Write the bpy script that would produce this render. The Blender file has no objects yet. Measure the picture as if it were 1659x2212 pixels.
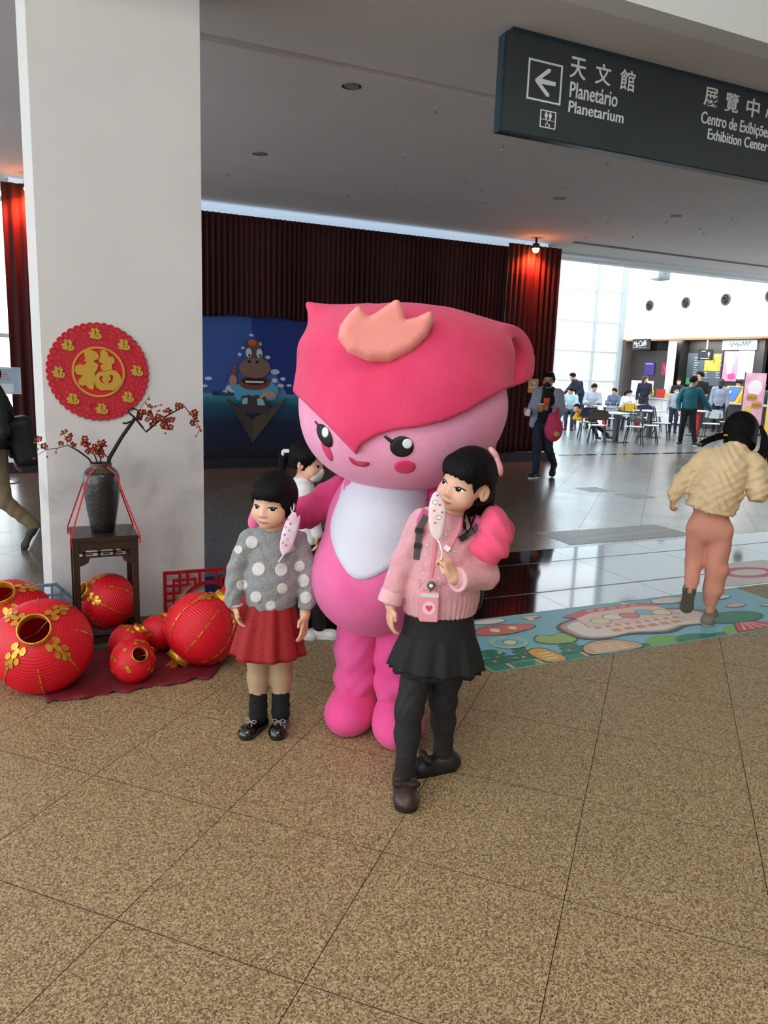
import bpy, bmesh, math, random
import numpy as np
from mathutils import Matrix, Vector
random.seed(7)
SC = bpy.context.scene
COL = SC.collection
PI = math.pi
# ------------------------------------------------------------------ camera
FPX, CAMH = 1640.0, 1.65
YAW, PITCH, ROLL = math.radians(25.0), math.atan(311/1640.0), math.radians(2.06)
f0 = Vector((math.sin(YAW), math.cos(YAW), 0)); r0 = Vector((math.cos(YAW), -math.sin(YAW), 0)); z0 = Vector((0, 0, 1))
fw = f0*math.cos(PITCH) - z0*math.sin(PITCH); up = z0*math.cos(PITCH) + f0*math.sin(PITCH)
rt = r0*math.cos(ROLL) + up*math.sin(ROLL); uu = up*math.cos(ROLL) - r0*math.sin(ROLL)
cd = bpy.data.cameras.new('camera'); cam = bpy.data.objects.new('camera', cd); COL.objects.link(cam)
cd.sensor_fit = 'HORIZONTAL'; cd.sensor_width = 36.0; cd.lens = FPX/1659.0*36.0
cd.clip_start = 0.05; cd.clip_end = 300
cam.matrix_world = Matrix(((rt.x, uu.x, -fw.x, 0), (rt.y, uu.y, -fw.y, 0), (rt.z, uu.z, -fw.z, CAMH), (0, 0, 0, 1)))
SC.camera = cam
# ------------------------------------------------------------------ daylight, exposure
SKY = 3.2
w = bpy.data.worlds.new('daylight'); SC.world = w; w.use_nodes = True
bgn = w.node_tree.nodes['Background']; bgn.inputs[0].default_value = (0.86, 0.94, 1.0, 1); bgn.inputs[1].default_value = SKY
vs = SC.view_settings; vs.view_transform = 'Standard'; vs.look = 'None'; vs.exposure = 0.14; vs.gamma = 1.0; vs.use_curve_mapping = False
def area_light(name, loc, size, power, color, rot):
    l = bpy.data.lights.new(name, 'AREA'); l.shape = 'RECTANGLE'; l.size, l.size_y = size; l.energy = power; l.color = color
    o = bpy.data.objects.new(name, l); COL.objects.link(o); o.location = loc; o.rotation_euler = rot
    return o
# unseen warm fill light, added high over the photographer to brighten the foreground
area_light('atrium_fill_light', (-1.0, -2.5, 8.6), (6.0, 3.0), 300, (1.0, 0.92, 0.83), (math.radians(-8), 0, 0))
# ------------------------------------------------------------------ helpers: colour and materials
def C8(r, g, b):
    def f(v):
        v /= 255.0
        return v/12.92 if v <= 0.04045 else ((v+0.055)/1.055)**2.4
    return (f(r), f(g), f(b), 1.0)
MATS = {}
def mat(name, col, rough=0.6, metal=0.0, col2=None, nscale=8.0, ncontrast=0.5, bump=0.0, bscale=60.0, sheen=0.0, stretch=None,
        emit=None, estr=0.0, trans=0.0, spec=None, alpha=1.0, voro=False, coat=0.0):
    if name in MATS: return MATS[name]
    m = bpy.data.materials.new(name); m.use_nodes = True
    nt = m.node_tree; b = nt.nodes['Principled BSDF']; N = nt.nodes.new; L = nt.links.new
    b.inputs['Base Color'].default_value = col; b.inputs['Roughness'].default_value = rough; b.inputs['Metallic'].default_value = metal
    if spec is not None: b.inputs['Specular IOR Level'].default_value = spec
    if sheen: b.inputs['Sheen Weight'].default_value = sheen; b.inputs['Sheen Roughness'].default_value = 0.6
    if coat: b.inputs['Coat Weight'].default_value = coat
    if trans: b.inputs['Transmission Weight'].default_value = trans
    if alpha < 1: b.inputs['Alpha'].default_value = alpha
    if emit: b.inputs['Emission Color'].default_value = emit; b.inputs['Emission Strength'].default_value = estr
    tc = N('ShaderNodeTexCoord'); src = tc.outputs['Object']
    if stretch:
        mp = N('ShaderNodeMapping'); mp.inputs['Scale'].default_value = stretch; L(src, mp.inputs[0]); src = mp.outputs[0]
    if col2 is not None:
        n = N('ShaderNodeTexNoise'); n.inputs['Scale'].default_value = nscale; n.inputs['Detail'].default_value = 4; L(src, n.inputs['Vector'])
        r = N('ShaderNodeValToRGB'); r.color_ramp.elements[0].position = 0.5-ncontrast/2; r.color_ramp.elements[1].position = 0.5+ncontrast/2
        r.color_ramp.elements[0].color = col; r.color_ramp.elements[1].color = col2
        L(n.outputs[0], r.inputs[0]); L(r.outputs[0], b.inputs['Base Color'])
    if bump:
        n = N('ShaderNodeTexVoronoi' if voro else 'ShaderNodeTexNoise'); n.inputs['Scale'].default_value = bscale; L(src, n.inputs['Vector'])
        bp = N('ShaderNodeBump'); bp.inputs['Strength'].default_value = bump; bp.inputs['Distance'].default_value = 0.01
        L(n.outputs[0], bp.inputs['Height']); L(bp.outputs[0], b.inputs['Normal'])
    MATS[name] = m
    return m
def granite(name, dark, mid, light, rough, rvar=0.0, scale=150.0, spec=0.5, bump=0.0):
    m = bpy.data.materials.new(name); m.use_nodes = True; nt = m.node_tree; b = nt.nodes['Principled BSDF']; N = nt.nodes.new; L = nt.links.new
    g = N('ShaderNodeNewGeometry')
    v = N('ShaderNodeTexVoronoi'); v.inputs['Scale'].default_value = scale; L(g.outputs['Position'], v.inputs['Vector'])
    n = N('ShaderNodeTexNoise'); n.inputs['Scale'].default_value = scale*0.8; n.inputs['Detail'].default_value = 3; L(g.outputs['Position'], n.inputs['Vector'])
    sx = N('ShaderNodeSeparateColor'); L(v.outputs['Color'], sx.inputs[0])
    mx = N('ShaderNodeMix'); mx.data_type = 'FLOAT'; mx.inputs[0].default_value = 0.45; L(sx.outputs[0], mx.inputs[2]); L(n.outputs[0], mx.inputs[3])
    r = N('ShaderNodeValToRGB'); e = r.color_ramp.elements; e[0].position = 0.16; e[0].color = dark; e[1].position = 0.80; e[1].color = light
    k = e.new(0.42); k.color = mid
    L(mx.outputs[0], r.inputs[0])
    n2 = N('ShaderNodeTexNoise'); n2.inputs['Scale'].default_value = 1.3; n2.inputs['Detail'].default_value = 3; L(g.outputs['Position'], n2.inputs['Vector'])
    r2 = N('ShaderNodeMapRange'); r2.inputs[3].default_value = 0.86; r2.inputs[4].default_value = 1.12; L(n2.outputs[0], r2.inputs[0])
    mul = N('ShaderNodeVectorMath'); mul.operation = 'SCALE'; L(r.outputs[0], mul.inputs[0]); L(r2.outputs[0], mul.inputs['Scale'])
    L(mul.outputs[0], b.inputs['Base Color'])
    b.inputs['Roughness'].default_value = rough; b.inputs['Specular IOR Level'].default_value = spec
    if rvar:
        r3 = N('ShaderNodeMapRange'); r3.inputs[1].default_value = 0.3; r3.inputs[2].default_value = 0.7; r3.inputs[3].default_value = rough-rvar; r3.inputs[4].default_value = rough+rvar
        L(n2.outputs[0], r3.inputs[0]); L(r3.outputs[0], b.inputs['Roughness'])
    if bump:
        bp = N('ShaderNodeBump'); bp.inputs['Strength'].default_value = bump; bp.inputs['Distance'].default_value = 0.002
        L(mx.outputs[0], bp.inputs['Height']); L(bp.outputs[0], b.inputs['Normal'])
    MATS[name] = m
    return m
# ------------------------------------------------------------------ helpers: objects
def tag(o, label=None, cat=None, group=None, kind=None):
    if label: o['label'] = label
    if cat: o['category'] = cat
    if group: o['group'] = group
    if kind: o['kind'] = kind
    return o
def thing(name, label, cat, loc=(0, 0, 0), rotz=0.0, group=None):
    o = bpy.data.objects.new(name, None); COL.objects.link(o); o.location = loc; o.rotation_euler = (0, 0, rotz); o.empty_display_size = 0.1
    return tag(o, label, cat, group)
def link(name, me, m=None, parent=None):
    o = bpy.data.objects.new(name, me); COL.objects.link(o)
    if m is not None and not me.materials: me.materials.append(m)
    if parent is not None: o.parent = parent
    return o
def mesh(name, v, f, smooth=False):
    me = bpy.data.meshes.new(name); me.from_pydata([tuple(map(float, p)) for p in v], [], [tuple(map(int, q)) for q in f]); me.update()
    if smooth: me.polygons.foreach_set('use_smooth', [True]*len(me.polygons))
    return me
def obj(name, v, f, m=None, parent=None, smooth=False): return link(name, mesh(name, v, f, smooth), m, parent)
def copy_tree(o, parent=None):
    c = o.copy(); COL.objects.link(c)
    if parent is not None: c.parent = parent
    for ch in o.children: copy_tree(ch, c)
    return c
class MB:
    """collects boxes, tubes, lathes and prisms into one mesh"""
    def __init__(s): s.v = []; s.f = []
    def add(s, v, f):
        n = len(s.v); s.v += [tuple(p) for p in v]; s.f += [tuple(i+n for i in q) for q in f]; return s
    def box(s, a, b):
        x0, y0, z0_ = a; x1, y1, z1 = b
        return s.add([(x0,y0,z0_),(x1,y0,z0_),(x1,y1,z0_),(x0,y1,z0_),(x0,y0,z1),(x1,y0,z1),(x1,y1,z1),(x0,y1,z1)],
                     [(0,3,2,1),(4,5,6,7),(0,1,5,4),(1,2,6,5),(2,3,7,6),(3,0,4,7)])
    def bbox(s, a, b, r=0.01):          # box with chamfered edges
        bm = bmesh.new(); bmesh.ops.create_cube(bm, size=1.0)
        for v in bm.verts: v.co = Vector([(a[i]+b[i])/2 + v.co[i]*(b[i]-a[i]) for i in range(3)])
        bmesh.ops.bevel(bm, geom=list(bm.edges), offset=r, segments=2, affect='EDGES')
        bm.verts.index_update(); v = [tuple(q.co) for q in bm.verts]; f = [[q.index for q in p.verts] for p in bm.faces]; bm.free()
        return s.add(v, f)
    def tube(s, pts, r, n=8, caps=True):
        pts = [Vector(p) for p in pts]; rs = r if isinstance(r, (list, tuple)) else [r]*len(pts)
        t0 = (pts[1]-pts[0]).normalized(); a = t0.orthogonal().normalized(); vs_, fs = [], []
        for i, p in enumerate(pts):
            t = (pts[min(i+1, len(pts)-1)]-pts[max(i-1, 0)]).normalized()
            a = (a - t*a.dot(t)); a = a.normalized() if a.length > 1e-6 else t.orthogonal().normalized(); b = t.cross(a)
            for k in range(n):
                an = 2*PI*k/n; vs_.append(p + (a*math.cos(an)+b*math.sin(an))*rs[i])
        for i in range(len(pts)-1):
            for k in range(n):
                k2 = (k+1) % n; fs.append((i*n+k, i*n+k2, (i+1)*n+k2, (i+1)*n+k))
        if caps: fs.append(tuple(range(n-1, -1, -1))); fs.append(tuple((len(pts)-1)*n+k for k in range(n)))
        return s.add(vs_, fs)
    def lathe(s, prof, n=24, c=(0, 0, 0), cap0=True, cap1=True):
        vs_, fs = [], []
        for (r, z) in prof:
            for k in range(n):
                an = 2*PI*k/n; vs_.append((c[0]+r*math.cos(an), c[1]+r*math.sin(an), c[2]+z))
        for i in range(len(prof)-1):
            for k in range(n):
                k2 = (k+1) % n; fs.append((i*n+k, i*n+k2, (i+1)*n+k2, (i+1)*n+k))
        if cap0: fs.append(tuple(range(n-1, -1, -1)))
        if cap1: fs.append(tuple((len(prof)-1)*n+k for k in range(n)))
        return s.add(vs_, fs)
    def prism(s, poly, o, u, v, d):      # polygon in the u,v plane extruded by the vector d
        o, u, v, d = Vector(o), Vector(u), Vector(v), Vector(d); n = len(poly)
        p0 = [o+u*a+v*b for a, b in poly]; p1 = [p+d for p in p0]
        f = [tuple(range(n)), tuple(range(2*n-1, n-1, -1))] + [(i, i+n, (i+1) % n+n, (i+1) % n) for i in range(n)]
        return s.add(p0+p1, f)
    def build(s, name, m, parent=None, smooth=False, fix=False):
        o = obj(name, s.v, s.f, m, parent, smooth)
        if fix:
            bm = bmesh.new(); bm.from_mesh(o.data); bmesh.ops.recalc_face_normals(bm, faces=bm.faces); bm.to_mesh(o.data); bm.free()
        return o
def ellip(cx, cy, rx, ry, n=24, a0=0.0): return [(cx+rx*math.cos(a0+2*PI*k/n), cy+ry*math.sin(a0+2*PI*k/n)) for k in range(n)]
def text_mesh(name, s, size, extrude=0.002, offset=0.0, align='LEFT', bevel=0.0):
    c = bpy.data.curves.new(name+'_curve', 'FONT'); c.body = s; c.size = size; c.extrude = extrude; c.offset = offset; c.align_x = align; c.bevel_depth = bevel
    c.resolution_u = 4
    o = bpy.data.objects.new(name+'_tmp', c); COL.objects.link(o); dg = bpy.context.evaluated_depsgraph_get()
    me = bpy.data.meshes.new_from_object(o.evaluated_get(dg)); me.name = name; bpy.data.objects.remove(o); bpy.data.curves.remove(c); me.materials.clear()
    return me
def fit_mesh(me, x0, x1, z0_, z1, y, axis='xz'):
    """scale a flat text mesh (x,y,depth z) to a box and stand it up facing -y at depth y"""
    co = np.empty(len(me.vertices)*3); me.vertices.foreach_get('co', co); co = co.reshape(-1, 3)
    mn, mx = co.min(0), co.max(0); s = (np.array([x1-x0, z1-z0_])/(mx[:2]-mn[:2]))
    out = np.stack([x0+(co[:, 0]-mn[0])*s[0], y-(co[:, 2]-mn[2]), z0_+(co[:, 1]-mn[1])*s[1]], 1)
    me.vertices.foreach_set('co', out.ravel()); me.update(); return me
def clip_poly(poly, x0, x1, y0, y1):
    def cl(P, ins, inter):
        out = []
        for i in range(len(P)):
            a, b = P[i-1], P[i]
            if ins(b):
                if not ins(a): out.append(inter(a, b))
                out.append(b)
            elif ins(a): out.append(inter(a, b))
        return out
    for ax, lim, sg in ((0, x0, 1), (0, x1, -1), (1, y0, 1), (1, y1, -1)):
        def ins(p): return sg*(p[ax]-lim) >= 0
        def it(a, b):
            t = (lim-a[ax])/(b[ax]-a[ax]); return (a[0]+(b[0]-a[0])*t, a[1]+(b[1]-a[1])*t)
        poly = cl(poly, ins, it)
        if len(poly) < 3: return []
    return poly
def parea(p): return 0.5*abs(sum(p[i-1][0]*p[i][1]-p[i][0]*p[i-1][1] for i in range(len(p))))
# ------------------------------------------------------------------ common materials
granite('granite_rough', C8(70, 55, 36), C8(138, 114, 81), C8(202, 178, 136), 0.5, 0.05, 215.0, 0.35, 0.12)
granite('granite_polished', C8(64, 60, 52), C8(95, 90, 79), C8(130, 124, 111), 0.23, 0.025, 150.0, 0.55)
granite('black_stone', C8(8, 8, 9), C8(15, 14, 15), C8(34, 32, 33), 0.06, 0.0, 160.0, 0.6)
granite('food_court_tile', C8(84, 88, 90), C8(98, 102, 104), C8(112, 114, 114), 0.26, 0.02, 60.0, 0.5)
mat('joint', C8(60, 52, 44), 0.8); mat('groove_metal', C8(26, 26, 27), 0.35)
mat('white_paint', C8(214, 213, 211), 0.75, col2=C8(206, 205, 204), nscale=2.0, bump=0.03, bscale=200)
mat('ceiling_paint', C8(226, 221, 219), 0.85, col2=C8(219, 214, 212), nscale=1.2)
mat('wall_cream', C8(214, 204, 190), 0.8)
mat('white_wall', C8(236, 240, 238), 0.7)
mat('dark_panel', C8(38, 36, 38), 0.5); mat('black_panel', C8(14, 14, 15), 0.45); mat('grey_panel', C8(98, 92, 88), 0.6)
mat('steel', C8(150, 152, 154), 0.3, 1.0); mat('alu', C8(196, 203, 208), 0.5)
mat('glass', C8(235, 245, 248), 0.02, trans=1.0)
mat('white_plain', C8(235, 235, 233), 0.5); mat('black_plain', C8(14, 14, 15), 0.5)
# ================================================================== SETTING
def struct(name, mb, m, parent=None, **k):
    o = mb.build(name, MATS[m], parent, **k)
    if parent is None: o['kind'] = 'structure'
    return o
def quad_slab(x0, x1, y0, y1, z0_, z1): return MB().box((x0, y0, z0_), (x1, y1, z1))
# floor: bed of mortar with stone pieces laid into it
floor = struct('floor', quad_slab(-7.2, 19.0, -12, 12.8, -0.30, -0.006).box((-7.2, 12.8, -0.30), (26.5, 27, -0.006)), 'joint')
S2 = 2**0.5; T = 0.62; S0, T0 = -0.155, 2.24
def sides(me):
    if len(me.materials) < 2:
        me.materials.append(MATS['joint'])
        for p in list(me.polygons)[2:]: p.material_index = 1
def lay(x0, x1, y0, y1, m, view):
    i0 = int(((x0-y1)/S2-S0)/T)-1; i1 = int(((x1-y0)/S2-S0)/T)+1; j0 = int(((x0+y0)/S2-T0)/T)-1; j1 = int(((x1+y1)/S2-T0)/T)+1
    rest = MB(); g = 0.0014; shared = None
    for i in range(i0, i1+1):
        for j in range(j0, j1+1):
            a, b, c, d = S0+i*T+g, S0+(i+1)*T-g, T0+j*T+g, T0+(j+1)*T-g
            P = [((p+q)/S2, (q-p)/S2) for p, q in ((a, c), (b, c), (b, d), (a, d))]
            Q = clip_poly(P, x0, x1, y0, y1)
            if len(Q) < 3 or parea(Q) < 1e-4: continue
            cx = sum(p[0] for p in Q)/len(Q); cy = sum(p[1] for p in Q)/len(Q)
            if view(cx, cy):
                if abs(parea(Q)-(T-2*g)**2) < 1e-5:
                    ox, oy = P[0]
                    if shared is None:
                        mb = MB().prism([(p[0]-ox, p[1]-oy) for p in P], (0, 0, 0), (1, 0, 0), (0, 1, 0), (0, 0, -0.006)); shared = mesh('stone_tile', mb.v, mb.f)
                    t = link('stone_tile', shared, MATS[m], floor); sides(shared); t.location = (ox, oy, 0.0)
                else:
                    sides(MB().prism(Q, (0, 0, 0), (1, 0, 0), (0, 1, 0), (0, 0, -0.006)).build('stone_tile', MATS[m], floor).data)
            else: rest.prism(Q, (0, 0, 0), (1, 0, 0), (0, 1, 0), (0, 0, -0.006))
    if rest.v: rest.build('stone_tiles_outside', MATS[m], floor)['kind'] = 'stuff'
def inview(x, y):
    d = x*f0.x+y*f0.y; l = x*r0.x+y*r0.y
    return d > 1.0 and -0.62*d-0.5 < l < 0.62*d+0.5 and d < 16
lay(-6, 9, -8, 4.18, 'granite_rough', inview)
lay(-4, 18, 5.76, 12.62, 'granite_polished', inview)
# black polished band with two inlaid lines
for a, b in ((4.184, 4.565), (4.590, 5.335), (5.360, 5.756)):
    for k in range(-4, 12):
        MB().box((k*1.0-0.558, a, -0.006), (k*1.0+0.438, b, 0.0)).build('black_slab', MATS['black_stone'], floor)
for y in (4.5775, 5.3475): MB().box((-4.5, y-0.0115, -0.005), (11.5, y+0.0115, -0.0005)).build('inlay_strip', MATS['groove_metal'], floor)
MB().box((9.2, 12.63, -0.006), (26.4, 12.80, 0.0)).build('threshold_strip', MATS['black_stone'], floor)
for k in range(0, 12):
    for j in range(0, 8):
        MB().box((8.0+k*1.55+0.002, 12.81+j*1.55+0.002, -0.006), (8.0+(k+1)*1.55-0.002, 12.81+(j+1)*1.55-0.002, 0.0)).build('court_tile', MATS['food_court_tile'], floor)
# lozenge inlays and a floor sticker beyond the band
mat('lozenge', C8(128, 127, 125), 0.42)
for cx, cy, rx in ((7.46, 8.72, 0.21), (7.70, 8.12, 0.21)):
    o = MB().prism([(-rx, -rx), (rx, -rx), (rx, rx), (-rx, rx)], (cx, cy, 0.0008), (1, 0, 0), (0, 1, 0), (0, 0, -0.001)).build('floor_inlay', MATS['lozenge'], floor, fix=True)
# ceiling of the hall with its shadow groove, edge fascia towards the atrium
CZ = 4.05
ceil = struct('ceiling', MB().box((-9, 4.55, CZ), (24, 6.24, CZ+0.3)).box((-9, 6.38, CZ), (24, 13.4, CZ+0.3)).box((-9, 6.24, CZ+0.06), (24, 6.38, CZ+0.3)), 'ceiling_paint')
struct('trim_1', MB().box((-9, 4.35, CZ+0.0), (24, 4.548, 9.0)), 'white_wall')                 # fascia above the ceiling edge
struct('trim_2', MB().box((8.4, 13.402, CZ-0.05), (24, 13.60, 8.5)), 'white_wall')              # fascia towards the food court
struct('trim_3', MB().box((9.2, 12.98, CZ-0.035), (24, 13.40, CZ-0.002)), 'alu')                # metal edge profile
struct('trim_4', MB().box((9.2, 11.85, CZ-0.02), (24, 11.93, CZ-0.001)), 'grey_panel')
# white column
def column_mat():
    m = MATS['white_paint'].copy(); m.name = 'column_paint'; nt = m.node_tree; N = nt.nodes.new; L = nt.links.new; b = nt.nodes['Principled BSDF']; src = b.inputs['Base Color'].links[0].from_socket
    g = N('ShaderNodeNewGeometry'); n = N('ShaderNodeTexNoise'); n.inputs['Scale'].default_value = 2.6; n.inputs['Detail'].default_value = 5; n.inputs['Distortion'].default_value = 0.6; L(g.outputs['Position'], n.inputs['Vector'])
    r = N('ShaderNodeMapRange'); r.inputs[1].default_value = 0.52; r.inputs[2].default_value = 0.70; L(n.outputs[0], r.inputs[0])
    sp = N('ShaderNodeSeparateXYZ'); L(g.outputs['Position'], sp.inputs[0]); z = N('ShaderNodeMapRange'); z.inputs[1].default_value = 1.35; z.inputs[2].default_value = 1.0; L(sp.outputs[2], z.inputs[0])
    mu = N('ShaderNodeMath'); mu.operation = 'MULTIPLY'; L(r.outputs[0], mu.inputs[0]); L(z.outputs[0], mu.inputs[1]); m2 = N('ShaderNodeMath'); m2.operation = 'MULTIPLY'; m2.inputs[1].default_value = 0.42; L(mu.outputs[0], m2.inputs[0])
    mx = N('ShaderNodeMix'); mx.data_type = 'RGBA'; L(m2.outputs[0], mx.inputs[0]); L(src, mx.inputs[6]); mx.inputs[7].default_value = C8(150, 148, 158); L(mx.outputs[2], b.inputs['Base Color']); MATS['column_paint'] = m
column_mat()
struct('wall_column', MB().prism([(0.066, 4.95), (1.0, 4.95), (1.0, 5.80), (0.022, 5.80), (0.022, 4.996)], (0, 0, 0), (1, 0, 0), (0, 1, 0), (0, 0, CZ-0.001)), 'column_paint', fix=True)
# wall behind the stage and side walls
struct('wall_stage', MB().box((-0.15, 12.75, 0.0), (9.25, 13.0, CZ-0.001)), 'wall_cream')
mat('cove_glow', C8(205, 222, 235), 0.6, emit=C8(190, 215, 240), estr=0.55)
struct('trim_5', MB().box((-0.15, 12.26, 3.90), (8.9, 12.40, 4.03)), 'cove_glow')                # lit cove over the curtain
# unseen atrium shell: roof and back wall added to limit daylight; left side glazed
struct('ceiling_light_block', MB().box((-9, -12, 9.0), (26, 4.55, 9.3)), 'white_paint')
struct('wall_back', MB().box((-9.0, -12.3, 0.0), (26, -12.0, 9.3)), 'wall_cream')
struct('wall_right', MB().box((17.0, -12, 0.0), (17.3, 4.0, 9.0)), 'wall_cream')
mull = MB()
for k in range(9): mull.box((-7.15, -12+k*2.06, 0.0), (-7.05, -11.92+k*2.06, 9.0))
for k in range(5): mull.box((-7.14, -12, k*2.2), (-7.06, 4.3, k*2.2+0.07))
struct('window_1', mull, 'alu')
# left rear window beside the stage curtain
struct('wall_left', MB().box((-9, 13.0, 0), (-5.0, 13.2, CZ)), 'wall_cream')
lw = MB()
for x in (-5.0, -3.6, -2.2, -0.93): lw.box((x, 13.0, 0), (x+0.07, 13.1, CZ))
for z in (0.0, 1.9, 3.85): lw.box((-5, 13.0, z), (-0.2, 13.1, z+0.06))
struct('window_2', lw, 'alu')
# food court: glazed rear wall, white right wall with jet nozzles over the counters
XW, YW = 22.2, 25.0
fr = MB(); vx = [9.18+1.92*k for k in range(7)]; hz_ = [0.0, 1.38, 2.55, 3.72, 4.95, 6.15, 7.35]
for x in vx: fr.box((x, YW, 0), (x+0.10, YW+0.12, 8.5))
fr.box((22.0, YW-0.02, 0), (22.195, YW+0.14, 8.5))
for z in hz_: fr.box((9.0, YW+0.02, z), (22.0, YW+0.10, z+0.07))
win = struct('window_3', fr, 'alu')
for i, xa in enumerate(vx):
    xb = vx[i+1] if i < 6 else 22.0
    for z, z2 in zip(hz_[:5], hz_[1:6]): MB().box((xa+0.10, YW+0.055, z+0.07), (xb, YW+0.067, z2)).build('pane', MATS['glass'], win)
BZ = 3.13
struct('wall_food_court', MB().box((XW, 8.0, BZ), (XW+0.3, YW+0.1, 8.5)), 'white_wall')
struct('ceiling_kitchen', MB().box((XW+0.3, 8.0, BZ), (26.4, YW+0.1, BZ+0.15)), 'white_plain')
struct('wall_kitchen', MB().box((26.0, 8.0, 0), (26.3, YW, BZ-0.001)), 'black_panel')
struct('wall_kitchen_end', MB().box((XW, YW-0.2, 0), (26.0, YW, BZ-0.001)), 'grey_panel')
# ================================================================== OBJECTS: sign, stage, decorations
# ---- overhead direction sign
mat('sign_dark', C8(60, 69, 72), 0.35, col2=C8(54, 63, 67), nscale=1.5); mat('sign_edge', C8(36, 58, 70), 0.35); mat('sign_white', C8(238, 240, 242), 0.5)
sg = thing('direction_sign', 'long dark slate sign with white arrow and white lettering hung under the ceiling edge', 'sign', (3.15, 5.0, 3.35))
MB().bbox((0, 0, 0), (4.6, 0.09, 0.66), 0.008).build('sign_panel', MATS['sign_dark'], sg)
MB().box((-0.012, 0.006, 0.0), (0.0, 0.085, 0.64)).build('end_cap', MATS['sign_edge'], sg)
MB().box((0.06, 0.02, 0.66), (4.55, 0.07, 0.699)).build('mounting_rail', MATS['sign_edge'], sg)
def sign_text(name, s, x0, x1, z0_, z1, off=0.0):
    me = fit_mesh(text_mesh(name, s, 0.1, 0.002, off), x0-3.15, x1-3.15, z0_-3.35, z1-3.35, -0.0005); o = link(name, me, MATS['sign_white'], sg); return o
def frame_rect(mb, x0, x1, z0_, z1, t, y0, y1):
    mb.box((x0, y0, z0_), (x1, y1, z0_+t)).box((x0, y0, z1-t), (x1, y1, z1)).box((x0, y0, z0_+t), (x0+t, y1, z1-t)).box((x1-t, y0, z0_+t), (x1, y1, z1-t)); return mb
ab = MB(); frame_rect(ab, 0.195, 0.495, 0.245, 0.515, 0.013, -0.004, -0.0005)
ab.build('arrow_frame', MATS['sign_white'], sg)
ar = MB(); cx, cz = 0.345, 0.38
ar.prism([(-0.085, 0.0), (-0.055, 0.018), (0.095, 0.014), (0.095, -0.014), (-0.055, -0.018)], (cx, -0.0005, cz), (1, 0, 0), (0, 0, 1), (0, -0.0035, 0))
ar.prism([(-0.088, 0.004), (0.02, 0.092), (0.045, 0.092), (0.045, 0.074), (-0.05, 0.004)], (cx, -0.0005, cz), (1, 0, 0), (0, 0, 1), (0, -0.0037, 0))
ar.prism([(-0.088, -0.004), (-0.05, -0.004), (0.045, -0.074), (0.045, -0.092), (0.02, -0.092)], (cx, -0.0005, cz), (1, 0, 0), (0, 0, 1), (0, -0.0037, 0))
ar.build('arrow', MATS['sign_white'], sg, fix=True)
wc = MB(); frame_rect(wc, 0.325, 0.465, 0.075, 0.195, 0.007, -0.004, -0.0005).box((0.335, -0.004, 0.128), (0.455, -0.0005, 0.132))
for px_ in (0.377, 0.413):
    wc.prism(ellip(px_, 0.181, 0.006, 0.006, 10), (0, -0.0005, 0), (1, 0, 0), (0, 0, 1), (0, -0.0035, 0))
    wc.prism([(px_-0.012, 0.173), (px_+0.012, 0.173), (px_+0.012, 0.153), (px_+0.006, 0.150), (px_+0.006, 0.135), (px_-0.006, 0.135), (px_-0.006, 0.150), (px_-0.012, 0.153)], (0, -0.0005, 0), (1, 0, 0), (0, 0, 1), (0, -0.0035, 0))
ring = [(0.394+0.018*math.cos(a), -0.0025, 0.098+0.016*math.sin(a)) for a in np.linspace(2.2, 6.6, 14)]
wc.tube(ring, 0.002, 5).tube([(0.388, -0.0025, 0.123), (0.390, -0.0025, 0.104), (0.408, -0.0025, 0.103), (0.416, -0.0025, 0.087)], 0.003, 5)
wc.build('toilet_pictogram', MATS['sign_white'], sg, fix=True)
for ch, x in (('天', 3.71), ('文', 3.945), ('館', 4.18)): sign_text('lettering', ch, x, x+0.145, 3.80, 3.945, 0.001)
sign_text('lettering', 'Planetário', 3.722, 4.172, 3.668, 3.775, 0.001)
sign_text('lettering', 'Planetarium', 3.722, 4.245, 3.565, 3.645, 0.001)
for ch, x in (('展', 5.05), ('覽', 5.285), ('中', 5.53), ('心', 5.76)): sign_text('lettering', ch, x, x+0.15, 3.825, 3.97, 0.001)
sign_text('lettering', 'Centro de Exibições', 5.04, 5.84, 3.672, 3.785, 0.001)
sign_text('lettering', 'Exhibition Center', 5.13, 5.83, 3.585, 3.668, 0.001)
# ---- curtains
def pleated(name, x0, x1, zb, zt, y, depth, pitch, m, hem=0.0, seed=1):
    rnd = random.Random(seed); xs = []; x = x0
    n = int((x1-x0)/pitch*8); ph = 0.0; v = []; f = []; rows = [0.0, 0.04, 0.3, 0.6, 0.85, 1.0]
    offs = []
    for i in range(n+1):
        t = i/n; xx = x0+(x1-x0)*t
        a = 2*PI*(xx-x0)/pitch + 0.9*math.sin(xx*3.1)+0.6*math.sin(xx*7.7+1)
        offs.append((xx, math.sin(a)*(0.75+0.25*math.sin(xx*5.3)), 0.02*math.sin(xx*2.3)+0.012*math.sin(xx*9.1)))
    for r in rows:
        for (xx, s, h) in offs:
            z = zb+(zt-zb)*r + (h*hem if r < 0.02 else 0)
            k = 0.55+0.45*(1-r)
            v.append((xx, y+s*depth*k, z))
    m1 = n+1
    for r in range(len(rows)-1):
        for i in range(n): f.append((r*m1+i, r*m1+i+1, (r+1)*m1+i+1, (r+1)*m1+i))
    o = obj(name, v, f, m, None, True)
    so = o.modifiers.new('thick', 'SOLIDIFY'); so.thickness = 0.006
    return o
mat('curtain_red', C8(62, 3, 8), 0.8, col2=C8(50, 2, 6), nscale=3, stretch=(6, 6, 0.4))
tag(pleated('stage_curtain', 0.72, 7.98, 2.36, 3.885, 12.17, 0.04, 0.085, MATS['curtain_red'], 1.0), 'wide dark red pleated valance curtain hanging above the blue painted backdrop', 'curtain')
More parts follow.
